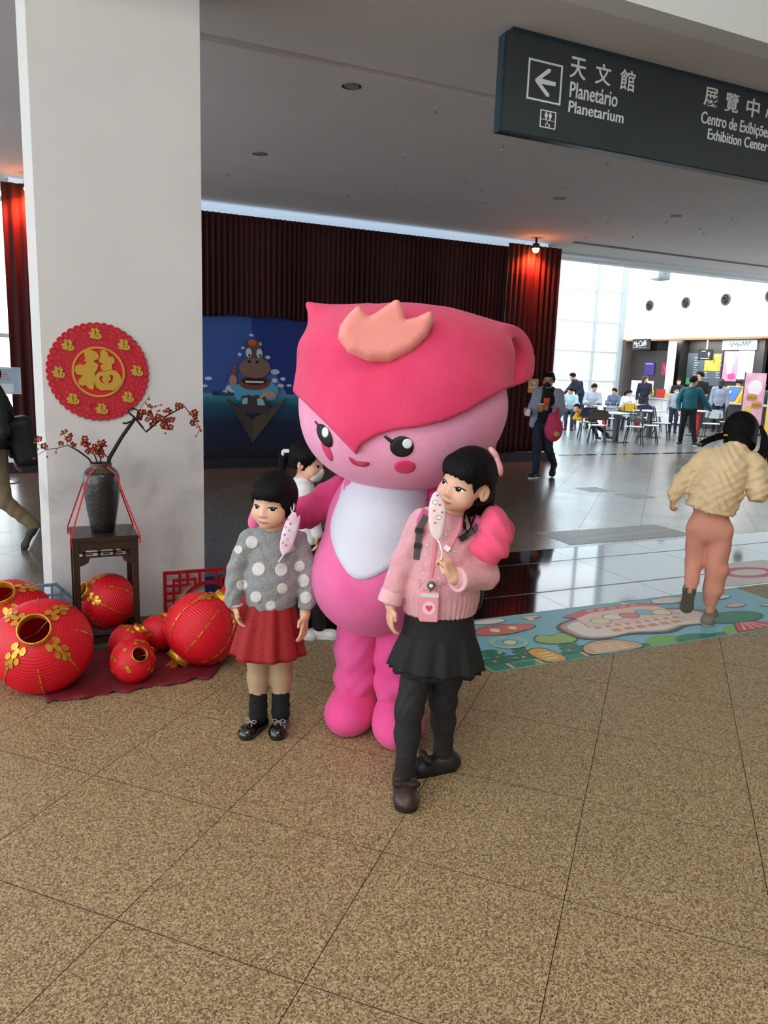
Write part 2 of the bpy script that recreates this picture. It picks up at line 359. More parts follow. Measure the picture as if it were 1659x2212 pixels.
tag(pleated('stage_curtain', 7.92, 9.08, 0.16, 3.94, 12.09, 0.05, 0.12, MATS['curtain_red'], 0.3, 2), 'floor-length dark red pleated curtain under the red spotlight, beside the tall window', 'curtain')
tag(pleated('stage_curtain', -0.24, 0.78, 0.16, 3.94, 12.09, 0.05, 0.16, MATS['curtain_red'], 0.3, 3), 'floor-length red pleated curtain visible past the edge of the white column', 'curtain')
# ---- stage plinth and painted backdrop
mat('plinth', C8(20, 24, 38), 0.5)
tag(MB().bbox((-0.6, 11.88, 0.0), (9.15, 12.72, 0.15), 0.01).build('stage_plinth', MATS['plinth']), 'low dark navy stage plinth under the red curtains', 'stage')
def paint_mat():
    m = bpy.data.materials.new('backdrop_paint'); m.use_nodes = True; nt = m.node_tree; b = nt.nodes['Principled BSDF']; N = nt.nodes.new; L = nt.links.new
    tc = N('ShaderNodeTexCoord'); sp = N('ShaderNodeSeparateXYZ'); L(tc.outputs['Object'], sp.inputs[0])
    ns = N('ShaderNodeTexNoise'); ns.inputs['Scale'].default_value = 3.0; mp = N('ShaderNodeMapping'); mp.inputs['Scale'].default_value = (0.6, 1, 4); L(tc.outputs['Object'], mp.inputs[0]); L(mp.outputs[0], ns.inputs[0])
    ad = N('ShaderNodeMath'); ad.operation = 'MULTIPLY_ADD'; ad.inputs[1].default_value = 0.14; L(ns.outputs[0], ad.inputs[0]); L(sp.outputs[2], ad.inputs[2])
    mr = N('ShaderNodeMapRange'); mr.inputs[1].default_value = 0.07; mr.inputs[2].default_value = 2.4; L(ad.outputs[0], mr.inputs[0])
    r = N('ShaderNodeValToRGB'); e = r.color_ramp.elements; e[0].position = 0.0; e[0].color = C8(5, 14, 34); e[1].position = 1.0; e[1].color = C8(28, 62, 140)
    for p, c in ((0.24, C8(8, 32, 66)), (0.36, C8(16, 84, 116)), (0.405, C8(44, 138, 150)), (0.412, C8(92, 140, 190)), (0.55, C8(60, 104, 178)), (0.8, C8(36, 78, 160))):
        k = e.new(p); k.color = c
    L(mr.outputs[0], r.inputs[0]); L(r.outputs[0], b.inputs['Base Color']); b.inputs['Roughness'].default_value = 0.5
    return m
BPM = paint_mat(); BX, BZ0 = 3.27, 0.16
bd = thing('stage_backdrop', 'blue painted sea backdrop with a cartoon hippo in a small boat', 'backdrop', (0, 12.30, 0.15))
panel = MB().box((0.75, 0.0, 0.0), (8.0, 0.05, 2.30)).build('painted_panel', BPM, bd)
def HX(x): return 3.28+(x-548)*0.00762
def HZ(y): return 2.16-(y-715)*0.00741-0.15
layer = [0]
def paint(name, poly, col, m_rough=0.55, px=True):
    layer[0] += 1; y = -0.0012*layer[0]-0.001
    P = [(HX(a), HZ(b)) for a, b in poly] if px else poly
    m = mat('paint_%d_%d_%d' % col, C8(*col), m_rough)
    MB().prism(P, (0, y, 0), (1, 0, 0), (0, 0, 1), (0, 0.0011, 0)).build(name, m, bd, fix=True)
def pe(cx, cy, rx, ry, n=20): return ellip(cx, cy, rx, ry, n)
paint('painted_sky_facet', [(440, 682), (545, 686), (548, 714), (484, 850), (440, 850)], (52, 86, 158))
paint('painted_sky_facet', [(545, 686), (800, 690), (800, 850), (626, 850), (548, 714)], (20, 48, 128))
for c in ((546, 724, 5, 3), (528, 752, 4, 3), (521, 766, 4, 4), (565, 742, 4, 4), (582, 770, 6, 4), (598, 801, 10, 6), (597, 820, 7, 5), (616, 816, 6, 4), (611, 831, 8, 4), (630, 830, 6, 3), (455, 819, 8, 4), (447, 835, 6, 3), (505, 840, 14, 9), (492, 848, 12, 5)):
    paint('painted_cloud', pe(*c, 12), (196, 214, 232))
for k, x in enumerate(range(462, 505, 4)): paint('painted_skyline', [(x, 855), (x+3, 855), (x+3, 849-(k*5) % 7), (x, 849-(k*5) % 7)], (30, 48, 92))
paint('painted_shirt', [(500, 822), (512, 830), (590, 824), (604, 834), (606, 848), (598, 862), (575, 864), (520, 866), (512, 862), (508, 846), (500, 836)], (84, 168, 206))
paint('painted_hand', pe(506, 822, 8, 12), (176, 138, 116)); paint('painted_sticks', [(503, 810), (507, 792), (511, 786), (512, 806), (509, 812)], (176, 62, 40))
paint('painted_jaw', pe(552, 826, 34, 16), (128, 60, 48)); paint('painted_mouth', pe(552, 822, 28, 9), (30, 14, 16)); paint('painted_teeth', [(531, 822), (573, 822), (571, 826), (533, 826)], (222, 216, 208))
paint('painted_head', [(530, 776), (535, 750), (541, 742), (560, 742), (567, 750), (572, 776)], (96, 74, 66))
for s in (-1, 1): paint('painted_ear', pe(549+s*10, 737, 3.5, 5, 10), (92, 70, 62))
paint('painted_cap', pe(547, 740, 9, 7, 14), (196, 92, 44))
for cx in (539, 562): paint('painted_eye', pe(cx, 762, 6.5, 10, 16), (186, 206, 226)); paint('painted_pupil', pe(cx+1.5, 767, 2.4, 3, 10), (18, 22, 38))
paint('painted_snout', pe(552.5, 794, 34, 22, 28), (126, 98, 88))
for cx in (540, 557): paint('painted_nostril', pe(cx, 781, 4, 3.3, 10), (20, 14, 14))
paint('painted_boat', [(489, 858), (548, 906), (626, 856), (548, 956)], (62, 54, 48)); paint('painted_boat_side', [(548, 906), (626, 856), (548, 956)], (80, 70, 58))
paint('painted_case', [(518, 882), (524, 855), (540, 852), (547, 856), (554, 852), (574, 856), (587, 884), (583, 894), (548, 892), (520, 895)], (58, 54, 58))
paint('painted_label', [(526, 860), (537, 858), (536, 872), (524, 873)], (150, 196, 214)); paint('painted_label', [(557, 860), (570, 861), (575, 875), (558, 874)], (150, 196, 214))
paint('painted_hand', pe(586, 851, 13, 8), (190, 150, 126)); paint('painted_finger', [(561, 858), (572, 845), (580, 848), (565, 862)], (190, 150, 126))
# ---- red spotlights over the curtains
mat('lamp_black', C8(20, 20, 22), 0.4); mat('lamp_glow', C8(255, 120, 60), 0.4, emit=(1.0, 0.30, 0.06, 1), estr=70)
def red_lamp(x, y, label):
    t = thing('spotlight', label, 'spotlight', (x, y, 3.86), 0, 'red spotlights above the stage curtains')
    MB().lathe([(0.055, 0.0), (0.062, 0.02), (0.062, 0.09), (0.02, 0.10), (0.02, 0.188)], 16).build('lamp_can', MATS['lamp_black'], t, True)
    MB().lathe([(0.015, -0.07), (0.05, -0.05), (0.064, 0.0), (0.05, 0.01)], 16).build('bulb', MATS['lamp_glow'], t, True)
    l = bpy.data.lights.new('spotlight_beam', 'SPOT'); l.energy = 520; l.color = (1, 0.07, 0.025); l.spot_size = math.radians(150); l.spot_blend = 1.0; l.shadow_soft_size = 0.04
    o = bpy.data.objects.new('spotlight_beam', l); COL.objects.link(o); o.location = (x, y-0.01, 3.80); o.rotation_euler = (math.radians(20), 0, 0)
red_lamp(8.41, 11.95, 'glowing red spotlight on the ceiling above the curtain next to the tall window')
red_lamp(0.10, 11.93, 'red spotlight on the ceiling above the curtain behind the white column')
# notice on the long curtain
mat('notice_orange', C8(206, 150, 86), 0.6)
nb = thing('notice_board', 'small orange notice with a round no-entry pictogram pinned on the red curtain', 'notice', (8.48, 11.99, 1.29))
MB().box((0, 0, 0), (0.23, 0.012, 0.26)).build('board', MATS['notice_orange'], nb)
MB().prism(ellip(0.115, 0.185, 0.05, 0.05, 24), (0, -0.0005, 0), (1, 0, 0), (0, 0, 1), (0, -0.002, 0)).build('pictogram', mat('pict_blue', C8(44, 66, 110), 0.5), nb, fix=True)
MB().prism(ellip(0.115, 0.185, 0.041, 0.041, 24), (0, -0.003, 0), (1, 0, 0), (0, 0, 1), (0, -0.002, 0)).build('pictogram_field', MATS['sign_white'], nb, fix=True)
MB().prism([(0.085, 0.158), (0.09, 0.152), (0.146, 0.212), (0.14, 0.217)], (0, -0.0055, 0), (1, 0, 0), (0, 0, 1), (0, -0.001, 0)).prism([(0.098, 0.2), (0.11, 0.2), (0.125, 0.165), (0.112, 0.16)], (0, -0.0055, 0), (1, 0, 0), (0, 0, 1), (0, -0.001, 0)).build('pictogram_bar', MATS['pict_blue'], nb, fix=True)
link('lettering', fit_mesh(text_mesh('notice_text', '禁止飲食', 0.05, 0.001, 0.001), 0.035, 0.195, 0.082, 0.122, -0.0005), MATS['sign_white'], nb)
# framed leaflet by the left curtain
lf = thing('leaflet_frame', 'framed pale blue leaflet on a stand in front of the red curtain behind the column', 'poster', (-0.42, 11.0, 0.0))
MB().tube([(0.1, 0, 0.02), (0.1, 0, 1.16)], 0.012, 8).lathe([(0.13, 0), (0.13, 0.012), (0.02, 0.025)], 20, (0.1, 0, 0)).build('stand', MATS['steel'], lf)
frame_rect(MB(), -0.10, 0.31, 1.15, 1.49, 0.014, -0.012, 0.012).build('frame', MATS['alu'], lf)
MB().box((-0.085, 0.0, 1.165), (0.295, 0.006, 1.475)).build('leaflet', mat('leaflet_blue', C8(168, 186, 206), 0.4), lf)
MB().box((0.02, -0.002, 1.175), (0.22, 0.0, 1.28)).build('leaflet_picture', mat('leaflet_white', C8(225, 228, 230), 0.4), lf)
for k in range(4): MB().box((0.06, -0.002, 1.33+k*0.03), (0.20-0.02*k, 0.0, 1.34+k*0.03)).build('print_line', mat('leaflet_pink', C8(176, 120, 120), 0.5), lf)
# ---- fu medallion on the column
mat('felt_red', C8(196, 16, 38), 0.55, col2=C8(170, 10, 32), nscale=60, ncontrast=0.3, bump=0.25, bscale=220)
mat('gold_glitter', C8(214, 176, 66), 0.45, 0.25, col2=C8(186, 146, 42), nscale=420, ncontrast=0.2, bump=0.5, bscale=600)
md = thing('fortune_medallion', 'round scalloped red felt medallion with golden lettering hung on the white column', 'wall decoration', (0.375, 4.95, 1.565))
R = 0.288
sc = [((R-0.017)*math.cos(2*PI*k/44)+0.0, (R-0.017)*math.sin(2*PI*k/44)) for k in range(44)]
base = MB().prism(ellip(0, 0, R-0.015, R-0.015, 88), (0, -0.004, 0), (1, 0, 0), (0, 0, 1), (0, -0.010, 0))
base.build('felt_disc', MATS['felt_red'], md, fix=True)
sc1 = MB().lathe([(0.0215, 0), (0.0215, 0.010), (0.018, 0.013), (0.006, 0.012)], 14, cap1=True)
sme = mesh('scallop', [(a, -c-0.003, b) for a, b, c in sc1.v], sc1.f)
for k, (a, b) in enumerate(sc):
    o = link('scallop', sme, MATS['felt_red'], md); o.location = (a, 0.0, b)
mat('felt_dark', C8(140, 8, 28), 0.6)
# pierced rosettes between the scallops and the inner border rings
rn = random.Random(3); orn = MB()
for k in range(88):
    a = 2*PI*k/88; rr = 0.172+0.010*(k % 2)
    orn.prism(ellip(rr*math.cos(a), rr*math.sin(a), 0.004, 0.004, 6), (0, -0.0142, 0), (1, 0, 0), (0, 0, 1), (0, -0.0012, 0))
for k in range(150):
    a = rn.uniform(0, 2*PI); rr = rn.uniform(0.19, 0.255); s = rn.uniform(0.003, 0.007)
    orn.prism([(rr*math.cos(a)+s*math.cos(t)*rn.uniform(.5, 1.4), rr*math.sin(a)+s*math.sin(t)*rn.uniform(.5, 1.4)) for t in np.linspace(0, 5.2, 6)], (0, -0.0142, 0), (1, 0, 0), (0, 0, 1), (0, -0.0012, 0))
for k in range(44):
    a = 2*PI*k/44; orn.prism(ellip((R-0.017)*math.cos(a), (R-0.017)*math.sin(a), 0.005, 0.005, 6), (0, -0.0152, 0), (1, 0, 0), (0, 0, 1), (0, -0.0012, 0))
o = orn.build('pierced_ornament', mat('felt_pale', C8(196, 70, 86), 0.5), md, fix=True); o['kind'] = 'stuff'
MB().prism(ellip(0, 0, 0.156, 0.156, 64), (0, -0.0145, 0), (1, 0, 0), (0, 0, 1), (0, -0.001, 0)).build('centre_field', mat('felt_bright', C8(200, 14, 34), 0.5), md, fix=True)
rg = MB()
ro, ri, n = 0.150, 0.138, 64
for k in range(n):
    a, b = 2*PI*k/n, 2*PI*(k+1)/n
    P = [(ri*math.cos(a), ri*math.sin(a)), (ro*math.cos(a), ro*math.sin(a)), (ro*math.cos(b), ro*math.sin(b)), (ri*math.cos(b), ri*math.sin(b))]
    rg.prism(P, (0, -0.0155, 0), (1, 0, 0), (0, 0, 1), (0, -0.006, 0))
rg.build('gold_ring', MATS['gold_glitter'], md, fix=True)
# the brush-written good-fortune character as rounded strokes
def fu_strokes(mb, cx, cz, s, y, th):
    def pol(pts): mb.prism([(cx+a*s, cz+b*s) for a, b in pts], (0, y, 0), (1, 0, 0), (0, 0, 1), (0, -th, 0))
    def P(raw):                                                     # read off the 1659-wide crop: centre 845,790, radius 400
        return [((a-845)/400.0, (795-b)/400.0) for a, b in raw]
    pol(P([(640, 480), (690, 425), (760, 450), (830, 480), (858, 530), (850, 585), (800, 600), (770, 625), (810, 650), (845, 680), (820, 760), (785, 810), (770, 960), (765, 1060), (735, 1090), (680, 1060), (640, 1010), (590, 1025), (535, 1000), (530, 940), (580, 880), (600, 850), (520, 845), (475, 790), (490, 710), (560, 670), (620, 690), (670, 650), (630, 620), (650, 580), (635, 530)]))
    pol(P([(880, 520), (885, 450), (940, 430), (1000, 480), (1010, 540), (1070, 540), (1105, 585), (1090, 650), (1050, 665), (1060, 720), (1050, 745), (960, 770), (900, 770), (870, 690), (930, 665), (870, 640), (850, 600), (870, 570)]))
    # the field component with its two eyes
    for pts in ([(790, 850), (850, 790), (960, 775), (1060, 750), (1130, 775), (1180, 840), (1070, 850), (1040, 830), (1010, 850), (1030, 880), (950, 860), (910, 855), (870, 860), (850, 900)],
                [(790, 850), (850, 900), (870, 950), (915, 980), (960, 990), (960, 1085), (870, 1095), (800, 1040), (770, 960), (775, 890)],
                [(1180, 840), (1200, 910), (1180, 990), (1110, 1060), (1050, 1090), (960, 1085), (960, 990), (1010, 970), (1060, 940), (1070, 850)],
                [(910, 855), (950, 862), (1030, 880), (1030, 915), (1000, 940), (985, 985), (930, 985), (905, 940), (885, 920), (905, 890)]):
        pol(P(pts))
big = MB(); fu_strokes(big, 0, 0, 0.146, -0.0155, 0.008); big.build('fortune_character', MATS['gold_glitter'], md, fix=True)
for k in range(8):
    a = PI/2-2*PI*k/8+0.05; sm = MB(); fu_strokes(sm, 0.222*math.cos(a), 0.222*math.sin(a), 0.040, -0.0145, 0.007)
    sm.build('fortune_character', MATS['gold_glitter'], md, fix=True)
# ---- plant stand, vase, blossom branches
mat('dark_wood', C8(52, 34, 24), 0.38, col2=C8(36, 24, 18), nscale=6, stretch=(8, 8, 0.8), coat=0.2)
st = thing('plant_stand', 'tall dark brown wooden plant stand with fretwork apron against the white column', 'stand', (0.345, 4.60, 0.0))
hx, hy, H = 0.18, 0.17, 0.66
MB().bbox((-hx, -hy, H-0.026), (hx, hy, H), 0.005).build('table_top', MATS['dark_wood'], st)
for sx in (-1, 1):
    for sy in (-1, 1):
        x, y = sx*(hx-0.022), sy*(hy-0.022); MB().bbox((x-0.017, y-0.017, 0), (x+0.017, y+0.017, H-0.027), 0.004).build('leg', MATS['dark_wood'], st)
def apron(y, th):
    a = MB(); w = hx-0.04
    a.box((-w, y, H-0.075), (w, y+th, H-0.027))
    a.box((-w, y, H-0.092), (w, y+th, H-0.086)); a.box((-w, y, H-0.118), (w, y+th, H-0.110))
    for x0 in (-0.125, -0.045, 0.036, 0.105): a.box((x0, y, H-0.112), (x0+0.018, y+th, H-0.074))
    for x0 in (-0.09, 0.0, 0.07): a.box((x0-0.016, y, H-0.102), (x0+0.02, y+th, H-0.097))
    for s in (-1, 1): a.prism([(s*w, H-0.118), (s*(w-0.055), H-0.118), (s*(w-0.045), H-0.145), (s*(w-0.02), H-0.16), (s*w, H-0.165)], (0, y, 0), (1, 0, 0), (0, 0, 1), (0, th, 0))
    return a
apron(-hy+0.012, 0.012).build('fretwork_apron', MATS['dark_wood'], st, fix=True)
apron(hy-0.024, 0.012).build('fretwork_apron', MATS['dark_wood'], st, fix=True)
for s in (-1, 1): MB().box((s*(hx-0.022)-0.006, -hy+0.04, H-0.13), (s*(hx-0.022)+0.006, hy-0.04, H-0.027)).build('side_apron', MATS['dark_wood'], st)
for s in (-1, 1):
    MB().box((-hx+0.04, s*(hy-0.022)-0.01, 0.03), (hx-0.04, s*(hy-0.022)+0.01, 0.065)).build('stretcher', MATS['dark_wood'], st)
    MB().box((s*(hx-0.022)-0.01, -hy+0.04, 0.03), (s*(hx-0.022)+0.01, hy-0.04, 0.065)).build('stretcher', MATS['dark_wood'], st)
mat('vase_glaze', C8(32, 36, 36), 0.3, col2=C8(18, 20, 21), nscale=18, bump=0.35, bscale=90, coat=0.4); mat('vase_rim', C8(70, 54, 40), 0.35)
vb = thing('vase', 'dark grey textured ceramic vase with brown glazed shoulder on the plant stand', 'vase', (0.345, 4.60, H))
MB().lathe([(0.058, 0.0), (0.064, 0.004), (0.072, 0.05), (0.086, 0.13), (0.097, 0.22), (0.1015, 0.285), (0.099, 0.325), (0.089, 0.352)], 40).build('vase_body', MATS['vase_glaze'], vb, True)
MB().lathe([(0.089, 0.352), (0.074, 0.368), (0.060, 0.376), (0.058, 0.386), (0.062, 0.394), (0.058, 0.400), (0.050, 0.398), (0.048, 0.36)], 40, cap0=False, cap1=True).build('vase_neck', MATS['vase_rim'], vb, True)
mat('ribbon_red', C8(206, 22, 30), 0.35)
rb = thing('ribbon', 'thin red ribbons tying the vase to the corners of the plant stand', 'ribbon', (0.345, 4.60, H))
for sx, sy in ((-1, -1), (1, -1), (1, 1), (-1, 1)):
    a = Vector((sx*0.028, sy*0.064, 0.385)); c = Vector((sx*0.07, sy*0.083, 0.345)); d = Vector((sx*(hx+0.004), sy*(hy+0.004), 0.0)); e = d+Vector((0, 0, -0.045))
    mb = MB(); wv = Vector((0.0042, 0, 0)); tn = Vector((0, sy*0.0012, 0))
    path = [a, c, c.lerp(d, 0.5), d, e]
    v = []; 
    for p in path: v += [p-wv, p+wv, p+wv+tn, p-wv+tn]
    f = []
    for i in range(len(path)-1):
        for k in range(4): f.append((i*4+k, i*4+(k+1) % 4, (i+1)*4+(k+1) % 4, (i+1)*4+k))
    f += [(3, 2, 1, 0), tuple(16+k for k in range(4))]
    mb.add(v, f); mb.build('ribbon_strand', MATS['ribbon_red'], rb, fix=True)
mat('bark', C8(34, 26, 22), 0.8, bump=0.5, bscale=120); mat('petal_red', C8(118, 14, 22), 0.55, col2=C8(142, 28, 30), nscale=60); mat('stamen', C8(206, 150, 40), 0.5); mat('bud_red', C8(176, 34, 44), 0.5)
pet = MB()
for k in range(5):
    a = 2*PI*k/5; u = Vector((math.cos(a), math.sin(a), 0)); w_ = Vector((-math.sin(a), math.cos(a), 0)); P = []
    ring_ = [u*0.003, u*0.008-w_*0.006+Vector((0, 0, .002)), u*0.014-w_*0.004+Vector((0, 0, .005)), u*0.015+Vector((0, 0, .006)), u*0.014+w_*0.004+Vector((0, 0, .005)), u*0.008+w_*0.006+Vector((0, 0, .002))]
    top = [p+Vector((0, 0, 0.0012)) for p in ring_]
    n = len(ring_); pet.add(ring_+top, [tuple(range(n-1, -1, -1)), tuple(range(n, 2*n))]+[(i, (i+1) % n, (i+1) % n+n, i+n) for i in range(n)])
petm = mesh('blossom', pet.v, pet.f, True); stm = mesh('stamen', *(lambda m: (m.v, m.f))(MB().lathe([(0.004, 0.001), (0.0045, 0.004), (0.002, 0.007)], 8)))
budm = mesh('bud', *(lambda m: (m.v, m.f))(MB().lathe([(0.002, -0.006), (0.006, -0.002), (0.006, 0.003), (0.002, 0.007)], 8)), True)
def branch(label, stems, blooms, buds):
    t = thing('blossom_branch', label, 'flower branch', (0.345, 4.60, H))
    for pts, r in stems: MB().tube([(x-0.345, y, z-H) for x, y, z in pts], r, 7).build('stem', MATS['bark'], t, True)
    rn = random.Random(len(blooms))
    for (x, y, z) in blooms:
        o = link('blossom', petm, MATS['petal_red'], t); o.location = (x-0.345, y, z-H); o.rotation_euler = (rn.uniform(0.5, 2.1), rn.uniform(-.5, .5), rn.uniform(-0.9, 0.9)); s = rn.uniform(1.1, 1.45); o.scale = (s, s, s)
        q = link('stamen', stm, MATS['stamen'], o)
    for (x, y, z) in buds:
        o = link('bud', budm, MATS['bud_red'], t); o.location = (x-0.345, y, z-H); o.rotation_euler = (rn.uniform(0, 3), rn.uniform(0, 3), 0)
rn = random.Random(11)
def B(x, y): return (0.345+(x-219)*0.00272, 1.072-(y-995)*0.00272+0.0)      # branch drawn in the plane of the vase
def bp(x, y, d=0.0): a, b = B(x, y); return (a, d, b)
def cluster(cx, cy, n, r, d=0.03): return [bp(cx+rn.uniform(-r, r), cy+rn.uniform(-r, r), rn.uniform(-d, d)) for _ in range(n)]
branch('thick bare branch with dark red blossoms and a curled tendril reaching right of the vase',
       [([bp(228, 1030), bp(236, 990), bp(262, 945, -.01), bp(290, 905, -.01)], [0.013, 0.012, 0.011, 0.011]),
        ([bp(290, 905, -.01), bp(276, 893), bp(284, 884, .01), bp(298, 890, .02), bp(294, 908, .01), bp(272, 917), bp(265, 916)], 0.006),
        ([bp(290, 905, -.01), bp(305, 925), bp(312, 935), bp(345, 908, .02), bp(395, 880, .03)], [0.007, 0.006, 0.006, 0.005, 0.004]),
        ([bp(395, 880, .03), bp(408, 896, .03), bp(420, 912, .02), bp(426, 930), bp(420, 942)], [0.003, 0.003, 0.002, 0.002, 0.0015]),
        ([bp(296, 895), bp(308, 875), bp(322, 859)], 0.0015), ([bp(305, 900), bp(325, 885), bp(343, 877)], 0.0015)],
       cluster(312, 892, 7, 13)+cluster(330, 908, 12, 16)+cluster(360, 918, 8, 11)+cluster(358, 895, 3, 8)+cluster(385, 882, 3, 8)+cluster(408, 897, 4, 8)+cluster(415, 912, 3, 6),
       cluster(318, 868, 3, 6)+cluster(340, 884, 4, 8)+cluster(424, 928, 4, 6)+[bp(418, 944), bp(352, 938), bp(372, 905)])
branch('thin branch with sparse red blossoms reaching left of the vase',
       [([bp(214, 1020), bp(195, 990), bp(176, 974), bp(156, 962)], [0.006, 0.005, 0.005, 0.003]),
        ([bp(156, 962), bp(136, 968), bp(118, 970), bp(104, 962), bp(94, 954)], [0.0025, 0.002, 0.002, 0.0015, 0.001]),
        ([bp(156, 962), bp(154, 948), bp(148, 938), bp(144, 932)], 0.0017), ([bp(118, 970), bp(104, 978), bp(92, 987)], 0.0014), ([bp(136, 968), bp(132, 976)], 0.0013), ([bp(218, 1020), bp(208, 985), bp(186, 952)], [0.005, .004, .002]), ([bp(222, 1020), bp(218, 990), bp(216, 950)], [0.005, .004, .002]), ([bp(226, 1020), bp(238, 992), bp(220, 977)], [.006, .005, .003])],
       cluster(158, 943, 4, 6)+cluster(166, 960, 2, 4)+cluster(142, 958, 2, 3)+[bp(103, 950), bp(111, 963)]+cluster(188, 956, 6, 8)+cluster(212, 975, 9, 11)+cluster(223, 958, 4, 6)+cluster(198, 976, 3, 5),
       [bp(95, 956), bp(92, 989), bp(116, 985), bp(133, 977), bp(144, 940), bp(99, 969)])
# ---- lanterns
mat('lantern_silk', C8(242, 22, 44), 0.45, col2=C8(228, 16, 40), nscale=30, bump=0.15, bscale=150); mat('gold_foil', C8(230, 178, 66), 0.28, 0.6, col2=C8(196, 136, 34), nscale=90, ncontrast=0.3); mat('tassel_orange', C8(206, 110, 20), 0.7); mat('lantern_inside', C8(220, 20, 60), 0.6)
def translucent(m, f):
    nt = m.node_tree; N = nt.nodes.new; L = nt.links.new; b = nt.nodes['Principled BSDF']; o = [n for n in nt.nodes if n.type == 'OUTPUT_MATERIAL'][0]
    t = N('ShaderNodeBsdfTranslucent'); mx = N('ShaderNodeMixShader'); mx.inputs[0].default_value = f
    if b.inputs['Base Color'].links: L(b.inputs['Base Color'].links[0].from_socket, t.inputs[0])
    else: t.inputs[0].default_value = b.inputs['Base Color'].default_value
    L(b.outputs[0], mx.inputs[1]); L(t.outputs[0], mx.inputs[2]); L(mx.outputs[0], o.inputs[0])
translucent(MATS['lantern_silk'], 0.2); translucent(MATS['lantern_inside'], 0.6)
def lantern(name, label, c, R, axis, group, squash=0.9, ribs=34, big=True, spots=0, tassel=True, spin=0.0):
    t = thing(name, label, 'lantern', c, 0, group); q = Vector((0, 0, 1)).rotation_difference(Vector(axis).normalized()); t.rotation_mode = 'QUATERNION'; t.rotation_quaternion = q @ Matrix.Rotation(spin, 4, 'Z').to_quaternion()
    rh = 0.31*R if big else 0.34*R; a0 = math.asin(rh/R); prof = []; n = ribs*4
    for i in range(n+1):
        a = -PI/2+a0+(PI-2*a0)*i/n; rr = R*math.cos(a); zz = R*squash*math.sin(a); k = 1.0+0.010*(1, 0, -1, 0)[i % 4]; prof.append((rr*k, zz))
    zt = prof[-1][1]
    MB().lathe(prof, 40, cap0=True, cap1=False).build('lantern_shade', MATS['lantern_silk'], t, True)
    inner = [(r_*0.975, z_) for r_, z_ in prof[::8]]
    MB().lathe(inner[::-1], 32, cap0=False, cap1=False).build('lantern_lining', MATS['lantern_inside'], t, True)
    col = MB().lathe([(rh*1.02, zt-0.012), (rh*1.06, zt-0.006), (rh*1.06, zt+0.030*(R/0.2)), (rh*1.0, zt+0.032*(R/0.2)), (rh*0.96, zt+0.030*(R/0.2)), (rh*0.96, zt-0.008)], 32, cap0=False, cap1=False)
    col.build('collar', MATS['gold_foil'], t, True)
    MB().lathe([(rh*0.96, -zt+0.012), (rh*1.06, -zt+0.004), (rh*1.06, -zt-0.030*(R/0.2)), (rh*0.9, -zt-0.032*(R/0.2))], 32, cap0=False, cap1=True).build('collar', MATS['gold_foil'], t, True)
    MB().tube([(-rh*0.95, 0, zt+0.01), (0, 0, zt-0.03), (rh*0.95, 0, zt+0.012)], 0.0015, 5).tube([(0, 0, zt-0.03), (0.004, 0, -zt)], 0.0012, 5).build('wire', MATS['steel'], t)
    if big:
        for k in range(8):
            a = 2*PI*k/8+0.2; mb = MB(); pts = []
            for i in range(26, n-24, 4):
                an = -PI/2+a0+(PI-2*a0)*i/n; rr = R*math.cos(an)*1.016; pts.append(Vector((rr*math.cos(a), rr*math.sin(a), R*squash*math.sin(an))))
            w_ = Vector((-math.sin(a), math.cos(a), 0))*0.0035; nrm = Vector((math.cos(a), math.sin(a), 0))*0.0015
            v = []; f = []
            for p in pts: v += [p-w_, p+w_, p+w_+nrm, p-w_+nrm]
            for i in range(len(pts)-1):
                if i % 4 == 3: continue
                for kk in range(4): f.append((i*4+kk, i*4+(kk+1) % 4, (i+1)*4+(kk+1) % 4, (i+1)*4+kk))
            mb.add(v, f).build('gold_stitch', MATS['gold_foil'], t, fix=True)
        for k in range(4):          # foil double-blossom ornaments around the collar
            a = 2*PI*k/4+0.2; mb = MB()
            for (u, s, rr) in ((0.15, -0.15, .095), (0.15, 0.15, .095), (0.30, 0, .085), (0.40, -0.16, .085), (0.40, 0.16, .085), (0.55, 0.08, .07), (0.55, -0.08, .07), (0.20, 0, .075), (0.45, 0, .075), (0.65, 0, .05)):
                an = PI/2-a0-u*0.95; ringp = []
                for kk in range(8):
                    b = 2*PI*kk/8; an2 = an+rr*math.sin(b)*0.95; az = a+(s+rr*math.cos(b))*1.05/max(0.35, math.cos(an))*0.62
                    ringp.append(Vector((1.022*R*math.cos(an2)*math.cos(az), 1.022*R*math.cos(an2)*math.sin(az), 1.022*R*squash*math.sin(an2))))
                top = [p*1.008 for p in ringp]; mb.add(ringp+top, [tuple(range(7, -1, -1)), tuple(range(8, 16))]+[(i, (i+1) % 8, (i+1) % 8+8, i+8) for i in range(8)])
            mb.build('foil_ornament', MATS['gold_foil'], t, fix=True)
    rn = random.Random(spots)
    for k in range(spots):
        an = rn.uniform(-0.7, 1.0); a = 2*PI*(k*0.382); s = rn.uniform(0.012, 0.018); P = []
        c0 = Vector((math.cos(an)*math.cos(a), math.cos(an)*math.sin(a), squash*math.sin(an)))*R*1.018; nn = c0.normalized(); u = nn.orthogonal().normalized(); w_ = nn.cross(u)
        pts = [c0+(u*math.cos(b)+w_*math.sin(b))*s*(1.0 if j % 2 else 0.55) for j, b in enumerate(np.linspace(0, 2*PI*0.9, 10))]; top = [p+nn*0.0015 for p in pts]
        MB().add(pts+top, [tuple(range(9, -1, -1)), tuple(range(10, 20))]+[(i, (i+1) % 10, (i+1) % 10+10, i+10) for i in range(10)]).build('foil_spot', MATS['gold_foil'], t, fix=True)
